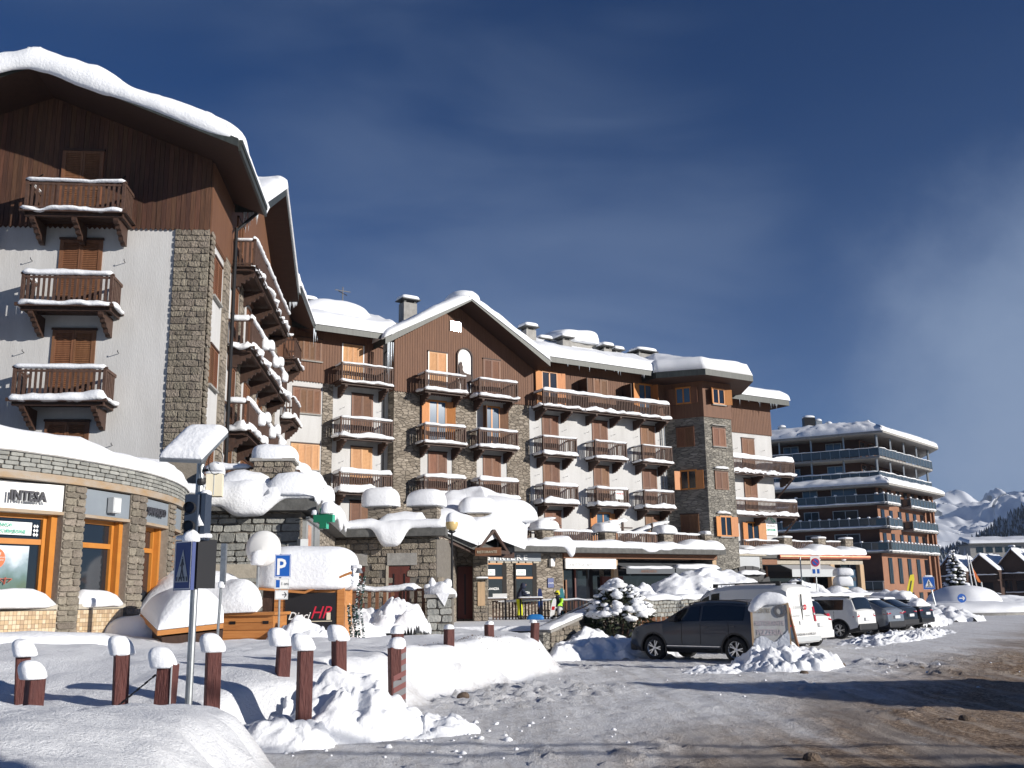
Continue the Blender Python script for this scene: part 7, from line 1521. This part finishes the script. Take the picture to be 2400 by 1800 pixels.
        # lamps
        a=P(x1-.12,3.7); mb=MB(); mb.prism([(x1-.02,sd*a.y*.62,a.z-.05),(x1-.30,sd*(P(x1-.30,3.7).y+.012),a.z+.0),(x1-.34,sd*(P(x1-.34,3.9).y+.012),a.z+.08),(x1-.05,sd*a.y*.64,a.z+.07)],[(x1-.10,sd*a.y*.6,a.z-.05),(x1-.32,sd*(a.y-.1),a.z),(x1-.36,sd*(a.y-.1),a.z+.08),(x1-.13,sd*a.y*.6,a.z+.07)]); obj('headlight',mb,headm,root)
        xr=x0; tz0,tz1,tw={'box':(.86,1.10,.2),'tall':(.95,1.42,.13),'wide':(.90,1.02,.36),'round':(.90,1.14,.24)}[tail]
        yl=P(x0+.06,3.8).y; mb=MB(); xo=lambda z: float(x0+max(0,(z-.9))*rear_slope)
        mb.prism([(xo(tz0)+.16,sd*(yl+.035),tz0),(xo(tz0)-.02,sd*(yl-.02),tz0),(xo(tz0)-.03,sd*(yl-tw),tz0+.02),(xo(tz0)+.1,sd*(yl-tw),tz0)],[(xo(tz1)+.16,sd*(yl+.01),tz1),(xo(tz1)-.02,sd*(yl-.04),tz1),(xo(tz1)-.03,sd*(yl-tw-.02),tz1-.02),(xo(tz1)+.1,sd*(yl-tw),tz1)]); lt=obj('tail_light',mb,redl,root); 
        mb=MB(); mb.box(xo((tz0+tz1)/2)-.045,xo((tz0+tz1)/2)-.02,sd*(yl-.12)-.03,sd*(yl-.12)+.03,(tz0+tz1)/2-.03,(tz0+tz1)/2+.03); obj('reverse_lamp',mb,headm,lt)
    across(ws0,ws1,cardark,'windscreen'); across(rw0,rw1,cardark,'rear_window')
    bm_=MB(); bm_.box(x0-.09,x0+.22,-Wd*.46,Wd*.46,.33,.60); o=bevel(obj('rear_bumper',bm_,paint if not clad else trimm,root),.05); bm_=MB(); bm_.box(x1-.2,x1+.05,-Wd*.42,Wd*.42,.26,.55); bevel(obj('front_bumper',bm_,paint if not clad else trimm,root),.06)
    bm_=MB(); bm_.box(x1-.05,x1+.06,-.45,.45,.55,.68); obj('grille',bm_,trimm,root)
    mb=MB(); zp=.72 if tail!='tall' else .88; mb.box(x0-.10 if tail!='tall' else x0-.03,x0-.02,-.26,.26,zp,zp+.12); obj('number_plate',mb,platem,root)
    if snow_h:
        xa,xb=ws1-.15,rw0+.05; a=P((xa+xb)/2,6); roofsnow('roof_snow',root,[(xb,-a.y*1.05,pz(xb)),(xa,-a.y*1.05,pz(xa)),(xa,a.y*1.05,pz(xa)),(xb,a.y*1.05,pz(xb))],snow_h,over=.03,seed=int(L*100),n=(26,16),rough=.3)
    root['p']=0; del root['p']
    return root,P
rear_slope=.45
HD=-47
suvp=carpaint('dark_grey_metallic_paint',(.030,.042,.062),.0,.32); silver=carpaint('silver_grey_paint',(.30,.32,.34),.6); whitep=carpaint('white_car_paint',(.74,.74,.72),0,.3); blackc=carpaint('black_car_paint',(.02,.022,.025)); greyc=carpaint('grey_blue_paint',(.22,.24,.27),.5)
suvprof=[(2.25,.62),(2.2,.80),(2.05,.93),(1.7,1.02),(1.15,1.10),(1.0,1.13),(.35,1.53),(.1,1.61),(-.4,1.66),(-1.2,1.64),(-1.6,1.60),(-1.78,1.53),(-2.08,1.12),(-2.18,1.04),(-2.24,.72),(-2.2,.5)]
root,P=car('dark grey metallic SUV seen from its left side, nearest of the parked cars',(6.0,27.95),HD,4.5,1.84,1.66,2.68,suvp,suvprof,belt=1.02,wr=.345,glass_x=(.62,-1.62,-.25,1.0,.36,-1.74,-2.06),tail='wide',clad=True,name='parked_suv')
rear_slope=.12
vanprof=[(2.35,.7),(2.28,.95),(2.05,1.08),(1.7,1.16),(1.5,1.22),(.85,1.86),(.5,2.04),(-.2,2.12),(-1.6,2.12),(-1.95,2.09),(-2.08,2.0),(-2.14,1.2),(-2.2,.62),(-2.18,.45)]
van,P=car('white panel van with red oval logo, snow on its roof, behind the dark SUV',(7.8,31.65),HD,4.5,1.86,2.12,2.85,whitep,vanprof,belt=1.12,wr=.33,glass_x=(1.02,.25,.6,1.45,.88,1.0,.9),tail='tall',clad=None,snow_h=.05,cat='van',roof_w=.86,name='parked_van',side_glass=True,roofrail=False)
for o in list(van.children):
    if o.name.startswith('rear_window'): bpy.data.objects.remove(o)
mb=MB(); mb.box(-2.17,-2.13,-.01,.01,.6,1.8); obj('door_gap',mb,trimm,van)
def rtext(par,s,sz,m,y,z,x=-2.19,**k): return text(s,sz,m,par,(x,y,z),rot=(R(90),0,R(-90)),ext=.002,**k)
rtext(van,'CONSEGNA A DOMICILIO',.115,ink,.78,.56,x=-2.31,sx=.95); rtext(van,'IL CENTRO',.12,grey,.60,1.36,x=-2.17); rtext(van,'RISTORANTE',.075,grey,.66,1.12,x=-2.19); rtext(van,'PIZZERIA',.075,grey,-.15,1.12,x=-2.19)
mb=MB(); mb.lathe([(.035,-.01),(.085,-.01),(.085,.0),(.035,.0)],18,axis='y'); q=obj('red_ring_emblem',mb,red,van,loc=(-2.18,-.18,1.40)); q.rotation_euler[2]=R(90)
mb=MB(); mb.box(-2.34,-2.1,-.8,.8,.38,.52); obj('rear_step',mb,grey,van)
for sd in (-1,1): mb=MB(); mb.bar((.5,sd*.68,2.13),(-1.8,sd*.68,2.19),.035); mb.box(.4,.55,sd*.68-.04,sd*.68+.04,2.03,2.16); mb.box(-1.85,-1.7,sd*.68-.04,sd*.68+.04,2.07,2.2); obj('roof_rail',mb,blackp,van)
rear_slope=.3
hatch=[(1.95,.6),(1.9,.82),(1.7,.95),(1.2,1.05),(1.0,1.10),(.45,1.46),(.2,1.56),(-.4,1.62),(-1.3,1.60),(-1.55,1.54),(-1.78,1.10),(-1.92,1.04),(-1.96,.72),(-1.92,.45)]
car('small white hatchback with big round red lamps between the van and the boxy crossover',(9.35,34.85),HD,4.0,1.78,1.62,2.45,whitep,hatch,belt=1.0,wr=.32,glass_x=(.6,-1.4,-.3,1.0,.42,-1.5,-1.78),tail='round',clad=None,snow_h=.03)
jeep=[(2.1,.75),(2.08,.98),(1.95,1.06),(1.3,1.12),(1.05,1.15),(.65,1.56),(.4,1.64),(-.3,1.68),(-1.6,1.67),(-1.82,1.62),(-1.98,1.15),(-2.06,1.10),(-2.1,.72),(-2.06,.5)]
rear_slope=.25
jp,P=car('boxy white crossover with black wheel arches and a five spoke dark wheel',(13.15,41.6),HD,4.2,1.84,1.68,2.57,whitep,jeep,belt=1.05,wr=.35,glass_x=(.78,-1.5,-.2,1.05,.68,-1.80,-1.98),tail='box',clad=True,snow_h=.04,roof_w=.80)
cr1=[(2.15,.65),(2.1,.86),(1.9,.97),(1.4,1.05),(1.1,1.10),(.4,1.50),(.1,1.58),(-.6,1.58),(-1.3,1.50),(-1.95,1.16),(-2.12,1.08),(-2.2,.7),(-2.15,.5)]
rear_slope=.5
car('silver grey coupe style crossover with glowing red tail lamps, right of the boxy one',(15.3,44.3),HD,4.35,1.82,1.58,2.65,silver,cr1,belt=1.02,wr=.345,glass_x=(.55,-1.2,-.3,1.05,.42,-1.32,-1.93),tail='wide',clad=True,snow_h=.04,spokes=5)
car('black crossover with wide red tail lamps beside the silver one',(17.2,47.6),HD,4.35,1.82,1.56,2.65,blackc,cr1,belt=1.02,wr=.34,glass_x=(.55,-1.2,-.3,1.05,.42,-1.32,-1.93),tail='wide',clad=True,snow_h=.08)
lastc,P=car('dark car under a thick ragged snow blanket, last in the row',(19.4,51.2),HD,4.3,1.8,1.55,2.6,blackc,cr1,belt=1.0,wr=.335,glass_x=(.55,-1.2,-.3,1.05,.42,-1.32,-1.93),tail='wide',clad=None)
roofsnow('snow_blanket',lastc,[(-2.05,-.88,1.12),(1.9,-.88,1.0),(1.9,.88,1.0),(-2.05,.88,1.12)],.30,over=.10,seed=88,n=(40,20),rough=.6,mt=snowr); roofsnow('snow_blanket',lastc,[(-1.5,-.72,1.45),(.6,-.72,1.50),(.6,.72,1.50),(-1.5,.72,1.45)],.32,over=.08,seed=89,n=(30,16),rough=.6,mt=snowr)
for i,(s,r,h_) in enumerate(((1.2,1.0,1.4),(3.6,1.1,1.55),(6.0,1.0,1.5))):
    pillow('snowy_bush',None,(17.2+s*.75,59.5+s*.9,.75),r,r,h_,e1=.9,e2=.9,noise=.2,mt=snowr,n=30,label=('round snow covered bush above the last cars, left of three','round snow covered bush above the last cars, middle of three','round snow covered bush above the last cars, right of three')[i],cat='bush',group='snow covered bushes on the terrace')
# restaurant A-board
ab=thing('restaurant_board','leaning wooden restaurant board crusted with frozen snow and topped by a snow roll','sign board',(6.30,25.35,.0),R(-14))
bw,bh=.88,1.58; mb=MB(); mb.box(-bw/2,bw/2,-.02,.02,.15,bh); pn=obj('panel',mb,mat('frosted_board_face',(.44,.43,.40),.8,col2=(.56,.57,.58),scale=3),ab); pn.rotation_euler=(R(-8),0,0)
mb=MB(); mb.box(-bw/2-.03,-bw/2+.02,-.04,.03,.1,bh+.02); mb.box(bw/2-.02,bw/2+.03,-.04,.03,.1,bh+.02); mb.box(-bw/2,bw/2,-.04,.03,bh-.02,bh+.03); obj('frame',mb,palew,pn)
for sx in (bw/2,): mb=MB(); mb.bar((sx,.25,bh-.05),(sx+.28,.95,.05),.05,.06); obj('prop_leg',mb,copperbrown,ab)
text('IL CENTRO',.16,mat('faded_brown_ink',(.26,.22,.16),.7),pn,(-.38,-.03,1.36),sx=.50,ext=.001); text('RISTORANTE',.17,mat('frosted_pink_ink',(.50,.42,.45),.7),pn,(-.37,-.03,1.05),sx=.72,ext=.001); text('PIZZERIA',.2,bpy.data.materials['frosted_pink_ink'],pn,(-.34,-.03,.82),sx=.76,ext=.001)
mb=MB(); mb.lathe([(.085,-.01),(.15,-.01),(.15,.0),(.085,.0)],24,axis='y',c=(.25,-.03,1.40)); obj('round_logo',mb,mat('faded_dark_logo',(.12,.12,.13),.7),pn)
frost=mat('thin_frost_crust',(.66,.69,.74),.8,bump=.6,bscale=14)
mb=MB(); rn=random.Random(5); nxf=22; 
for i in range(nxf+1):
    x=-bw/2+bw*i/nxf; ztop=.66+.10*math.sin(i*.35)+.18*(i/nxf)+rn.uniform(-.02,.02); 
    for k in range(6): f=k/5; mb.v.append((x,-.03-.06*(1-f)-.015*rn.random(),.15+(ztop-.15)*f))
for i in range(nxf):
    for k in range(5): a=i*6+k; mb.face((a,a+1,a+7,a+6))
obj('frost_crust',mb,frost,pn,True)
drape('snow_cap',ab,[(-bw/2-.08,.16,bh-.12),(-.1,.2,bh+.03),(bw/2+.05,.22,bh+.04)],[(0,-1,0)],.34,.24,lambda s,L:.10*math.exp(-(s/.3)**2),seed=91,step=.06,rough=.03,endt=.3)
# snow loaded evergreen shrub beside the stair parapet
sh=thing('evergreen_shrub','big evergreen shrub bowed down under clumps of snow by the stair parapet','shrub',(3.35,33.2,.2))
rn=random.Random(11); mb=MB(); mb2=MB(); needle=mat('dark_olive_needles',(.035,.045,.022),.85)
for k in range(2100):
    a=rn.random()*6.283; rr=rn.random()**.5; x=math.cos(a)*1.12*rr; y=math.sin(a)*.9*rr; zt=1.75*(1-rr**2*.62)+.25; z=rn.uniform(.35,zt) if rn.random()<.35 else zt-abs(rn.gauss(0,.14))
    d=Vector((x*.9+rn.gauss(0,.4),y*.9+rn.gauss(0,.4),-.15+rn.gauss(0,.35))).normalized()*rn.uniform(.14,.34); p=Vector((x,y,z)); s_=Vector((-d.y,d.x,.02)).normalized()*.045
    if rn.random()<.5: mb.poly([p-s_,p+s_,p+d]); mb.poly([p-s_*.8+Vector((0,0,.04)),p+s_*.8-Vector((0,0,.03)),p+d*.9])
for k in range(190):
    a=rn.random()*6.283; rr=rn.random()**.5; x=math.cos(a)*1.1*rr; y=math.sin(a)*.88*rr; z=1.75*(1-rr**2*.62)+.24+rn.gauss(0,.08); r=rn.uniform(.06,.19); kk=len(mb2.v); n=8
    for (q,zz) in ((.75,-.35),(1,.05),(.75,.45),(.3,.68)):
        for i2 in range(n): t=6.283*i2/n; e=q*r*(1+rn.uniform(-.2,.2)); mb2.v.append((x+e*math.cos(t)*1.2,y+e*math.sin(t),z+zz*r))
    for a_ in range(3):
        for b_ in range(n): mb2.face((kk+a_*n+b_,kk+a_*n+(b_+1)%n,kk+(a_+1)*n+(b_+1)%n,kk+(a_+1)*n+b_))
    mb2.face([kk+3*n+i2 for i2 in range(n)]); mb2.face([kk+i2 for i2 in range(n)][::-1])
obj('needles',mb,needle,sh,kind='stuff'); obj('snow_clumps',mb2,snowr,sh,True,kind='stuff')
mb=MB(); 
for k in range(9): a=k*.7; mb.bar((math.cos(a)*.1,math.sin(a)*.1,0),(math.cos(a)*.7,math.sin(a)*.6,.9+.2*(k%3)),.04)
obj('stems',mb,darkwood,sh); 
mb=MB()
for k in range(7): mb.box(.55+k*.16,.68+k*.16,-.25,-.21,.35,.95)
obj('planter_boards',mb,copperbrown,sh)
sh2=thing('small_shrub','small twiggy shrub poking out of the snow above the grey wall','shrub',at(1705,1410,38.4)); mb=MB(); mb2=MB()
for k in range(60): d=Vector((rn.gauss(0,.25),rn.gauss(0,.2),rn.uniform(.15,.55))); mb.bar((0,0,-.2),d,.012); p=d; mb2.poly([p-Vector((.05,0,0)),p+Vector((.05,0,.02)),p+Vector((0,0,.07))]); mb2.poly([p-Vector((0,.05,0)),p+Vector((0,.05,.02)),p+Vector((.02,0,.06))])
obj('twigs',mb,needle,sh2,kind='stuff'); obj('snow_tips',mb2,snow,sh2,kind='stuff')
# ================= things further along the road =================
ns=thing('no_parking_sign','white sign plate with a blue and red no parking disc on a thin grey pole','sign post',(at(1918,1420,58).x,58,.8)); mb=MB(); mb.tube((0,0,0),(0,0,2.0),.035,n=8); mb.tube((-.75,.3,0),(-.75,.3,3.1),.04,n=8); obj('pole',mb,steel,ns)
p=plate(ns,.55,1.15,white,(0,-.06,2.0),0,.03); mb=MB(); mb.lathe([(0,-.02),(.24,-.02),(.24,0),(0,0)],24,axis='y',c=(0,-.01,.78)); obj('disc',mb,red,p); mb=MB(); mb.lathe([(0,-.02),(.18,-.02),(.18,0),(0,0)],24,axis='y',c=(0,-.02,.78)); obj('disc_centre',mb,blue,p); mb=MB(); mb.bar((-.14,-.045,.92),(.14,-.045,.64),.05,.01,up=(0,1,0)); obj('slash',mb,red,p); mb=MB(); mb.box(-.2,-.04,-.02,-.01,.15,.4); mb.box(.06,.2,-.02,-.01,.15,.4); obj('symbols',mb,blue,p)
cs=thing('crossing_sign','blue pedestrian crossing sign on a leaning grey pole by the roundabout','sign post',(at(2187,1440,70).x,70,0),R(-6)); mb=MB(); mb.tube((.35,0,0),(-.08,0,2.9),.06,n=8); obj('pole',mb,steel,cs); crossing(cs,.78,.85,(-.1,-.08,2.0),0); pillow('snow',cs,(-.1,-.05,2.86),.3,.06,.1,n=12)
fl=thing('advertising_flag','yellow feather shaped advertising flag with dark lettering beyond the wall','flag',at(2128,1412,72)); mb=MB(); mb.prism([(0,0,0),(.35,0,.5),(.62,0,1.6),(.6,0,1.95),(.35,0,1.9),(.05,0,1.0),(-.05,0,.3)],[(0,.03,0),(.35,.03,.5),(.62,.03,1.6),(.6,.03,1.95),(.35,.03,1.9),(.05,.03,1.0),(-.05,.03,.3)]); obj('cloth',mb,mat('yellow_flag',(.72,.62,.03),.6),fl); mb=MB(); mb.tube((-.03,0,-1.2),(-.03,0,.6),.03,n=6); mb.bar((.15,-.02,.6),(.4,-.02,1.5),.06,.01,up=(0,1,0)); obj('print',mb,ink,fl)
isl=thing('roundabout','snow buried roundabout with a tall rounded dome of snow in the middle','roundabout',(36.5,84,0)); 
mb=MB(); mb.lathe([(5.9,-.1),(5.95,.16),(5.7,.2),(0,.2)],40); obj('kerb',mb,conc,isl); pillow('snow_ring',isl,(-.6,-1.2,.1),5.6,4.2,.95,e1=.7,e2=.9,noise=.10,n=60,seed=3); pillow('snow_dome',isl,(1.2,1.8,.4),3.1,2.6,1.95,e1=.8,e2=1,noise=.06,n=50,seed=8)
ars=thing('arrow_sign','round blue sign with a white arrow standing in the roundabout snow','sign',at(2254,1402,80)-Vector((0,0,.6)),0); mb=MB(); mb.lathe([(0,-.03),(.34,-.03),(.34,0),(0,0)],28,axis='y',c=(0,0,.6)); obj('disc',mb,blue,ars); mb=MB(); mb.bar((-.22,-.045,.6),(.16,-.045,.6),.07,.01,up=(0,1,0)); mb.bar((.06,-.045,.74),(.22,-.045,.6),.07,.01,up=(0,1,0)); mb.bar((.06,-.045,.46),(.22,-.045,.6),.07,.01,up=(0,1,0)); obj('arrow',mb,white,ars); mb=MB(); mb.tube((0,.03,-.6),(0,.03,.6),.04,n=8); obj('pole',mb,steel,ars); pillow('reflector',ars,(.05,-.05,-.35),.14,.1,.16,mt=mat('amber_reflector',(.55,.25,.08),.6),n=10)
ft=thing('fir_tree','snow laden conical fir tree standing on the roundabout','tree',(at(2243,1390,88).x,88,1.6)); mb=MB(); mb.tube((0,0,-1.4),(0,0,3.6),.12,.03,8); obj('trunk',mb,darkwood,ft)
rn=random.Random(21); mb=MB(); mb2=MB(); Ht=4.0
for lv in range(15):
    z=.15+lv*.25; rad=1.5*(1-lv/15.5)**.8
    for k in range(max(5,int(13-lv*.6))):
        a=rn.random()*6.283; l=rad*rn.uniform(.75,1.12); tip=Vector((math.cos(a)*l,math.sin(a)*l,z-.25*l+rn.gauss(0,.05))); b0=Vector((0,0,z+.15)); sdv=Vector((-math.sin(a),math.cos(a),0))*l*.28
        m1=b0.lerp(tip,.6); mb.poly([b0,m1-sdv,tip,m1+sdv]); mb.poly([b0-Vector((0,0,.08)),m1-sdv*.7-Vector((0,0,.16)),tip-Vector((0,0,.10)),m1+sdv*.7-Vector((0,0,.16))])
        q=b0.lerp(tip,.72); r=.12+.16*l/1.5*rn.uniform(.7,1.2); kk=len(mb2.v); n=8
        for (s_,zz) in ((.8,-.3),(1,.1),(.7,.5),(.25,.7)):
            for i2 in range(n): t=6.283*i2/n; mb2.v.append((q.x+s_*r*math.cos(t)*(1+rn.uniform(-.15,.15)),q.y+s_*r*math.sin(t),q.z+.06+zz*r*.8))
        for a_ in range(3):
            for b_ in range(n): mb2.face((kk+a_*n+b_,kk+a_*n+(b_+1)%n,kk+(a_+1)*n+(b_+1)%n,kk+(a_+1)*n+b_))
        mb2.face([kk+3*n+i2 for i2 in range(n)])
obj('branches',mb,needle,ft,kind='stuff'); obj('snow_clumps',mb2,snow,ft,True,kind='stuff')
fg=thing('flagpole','leaning flagpole with a red and yellow flag beside the fir','flagpole',(at(2285,1400,95).x,95,0)); mb=MB(); mb.tube((0,0,0),(-.3,0,5.3),.06,n=8); mb.tube((.6,0,0),(-.1,0,5.0),.05,n=8); obj('pole',mb,white,fg); mb=MB(); mb.prism([(0,0,4.2),(.5,0,3.2),(.75,0,2.6),(.45,0,2.7),(.1,0,3.5)],[(0,.05,4.2),(.5,.05,3.2),(.75,.05,2.6),(.45,.05,2.7),(.1,.05,3.5)]); obj('flag',mb,mat('orange_flag',(.7,.3,.03),.7,col2=(.6,.04,.03),scale=1.5),fg)
tp=thing('turn_post','small yellow and grey post at the right side of the roundabout','post',(at(2317,1430,86).x,86,0)); mb=MB(); mb.tube((-.3,0,0),(-.35,0,2.6),.06,n=8); obj('pole',mb,steel,tp); mb=MB(); mb.box(-.15,.25,-.1,.1,.2,1.4); obj('box',mb,mat('amber_box',(.7,.35,.02),.5),tp)
heap('snow_bank','low shaded snow bank at the foot of the dark chalets',(55,112,-.1),12,3,1.6,90,lump=.2,mt=snow)
ct=thing('snowy_cart','snow covered barrel shaped stand with a dark round opening by the restaurant corner','stand',(at(1968,1400,68).x,68,.8)); pillow('body',ct,(0,0,0),.9,.8,1.6,e1=.7,e2=.8,mt=cream,n=24); mb=MB(); mb.lathe([(0,-.04),(.5,-.04),(.5,0),(0,0)],24,axis='y',c=(-.55,-.75,.9)); obj('opening',mb,blackp,ct); pillow('snow_cap',ct,(.3,0,1.5),.6,.6,.7); pillow('snow_cap',ct,(.35,0,2.2),.6,.6,.5)
# overhead wires crossing the road beyond the picture and the houses that throw the long shadows
for i,(pt,lb) in enumerate((((2.6,13.3),'black cable strung over the road, nearest of the three'),((2.4,12.5),'black cable strung over the road, middle of the three'),((6.5,27.0),'black cable strung over the road, farthest of the three'))):
    hgt=6.5+i*.4; b0=Vector((pt[0],pt[1],0))+Vector((tosun.x,tosun.y,0))*(hgt/tosun.z); dx=Vector((1,-.09,0)).normalized(); a=b0-dx*9; b=b0+dx*14; mb=MB()
    if i==2: a=b0-dx*1.0
    for k in range(24):
        f0,f1=k/24,(k+1)/24; s=lambda f:a.lerp(b,f)+Vector((0,0,hgt-.5*math.sin(f*math.pi))); mb.tube(s(f0),s(f1),.055,n=5)
    obj('overhead_cable',mb,blk,None,label=lb,cat='cable')
rn=random.Random(9); mb=MB()
for k in range(170):
    x=.05+rn.gauss(0,.62); y=23.6+x*1.6+rn.gauss(0,.25); q=Vector((x-1.0,y-.6,0)); q.z=gh(q.x,q.y)+.01; r=rn.uniform(.01,.035); mb.poly([q+Vector((r*rn.uniform(-1,1),r*rn.uniform(-1,1),r*rn.uniform(0,1))) for _ in range(4)])
obj('dead_needles',mb,rockm,None,kind='stuff',label='brown dead twigs and needles caught on the edge of the snow bank',cat='twigs')
def house(lb,cx,cy,w,d,h,rh,rz=0):
    t=thing('chalet_house',lb,'house',(cx,cy,0),rz); mb=MB(); mb.box(-w/2,w/2,-d/2,d/2,-.2,h); obj('wall',mb,darkwood,t); mb=MB(); 
    mb.prism([(-w/2-.6,-d/2-.6,h),(w/2+.6,-d/2-.6,h),(0,-d/2-.6,h+rh)],[(-w/2-.6,d/2+.6,h),(w/2+.6,d/2+.6,h),(0,d/2+.6,h+rh)]); obj('roof',mb,snow,t)
    for x in (-w/4,w/4): mb=MB(); mb.box(x-.6,x+.6,d/2,d/2+.05,1,h-.6); obj('window',mb,glass,t)
su=Vector((tosun.x,tosun.y,0)).normalized(); sp__=Vector((-su.y,su.x,0)); HR=math.atan2(-su.x,su.y)
def hpos(s,p): return su*s+sp__*p
tn=math.tan(R(SUN_EL))
p=hpos(-.9+5.6/tn+3,20.4); house('gabled timber house right of the road, outside the picture',p.x,p.y,4.6,6,5.6,1.9,HR)
p=hpos(.9+4.6/tn+2.5,10.4); house('smaller timber house right of the camera, outside the picture',p.x,p.y,3.4,5,4.6,1.2,HR)
house('unseen tall house added right of the camera to shade the near snow mound',10.2,-3.9,4.4,5.0,6.6,1.2,0)  # added out of view to cast shade on the mound at bottom left

# ================= thin cold air =================
hz_=bpy.data.materials.new('haze_air'); hz_.use_nodes=True; t=hz_.node_tree; t.nodes.clear(); o_=t.nodes.new('ShaderNodeOutputMaterial'); v_=t.nodes.new('ShaderNodeVolumePrincipled'); v_.inputs['Color'].default_value=(.62,.76,1,1); v_.inputs['Density'].default_value=.00010; v_.inputs['Anisotropy'].default_value=.1; t.links.new(v_.outputs[0],o_.inputs['Volume'])
mb=MB(); mb.box(-1200,2600,-120,3900,-40,470); obj('haze',mb,hz_,None,kind='stuff',label='thin blue mountain haze over the far slopes',cat='haze')
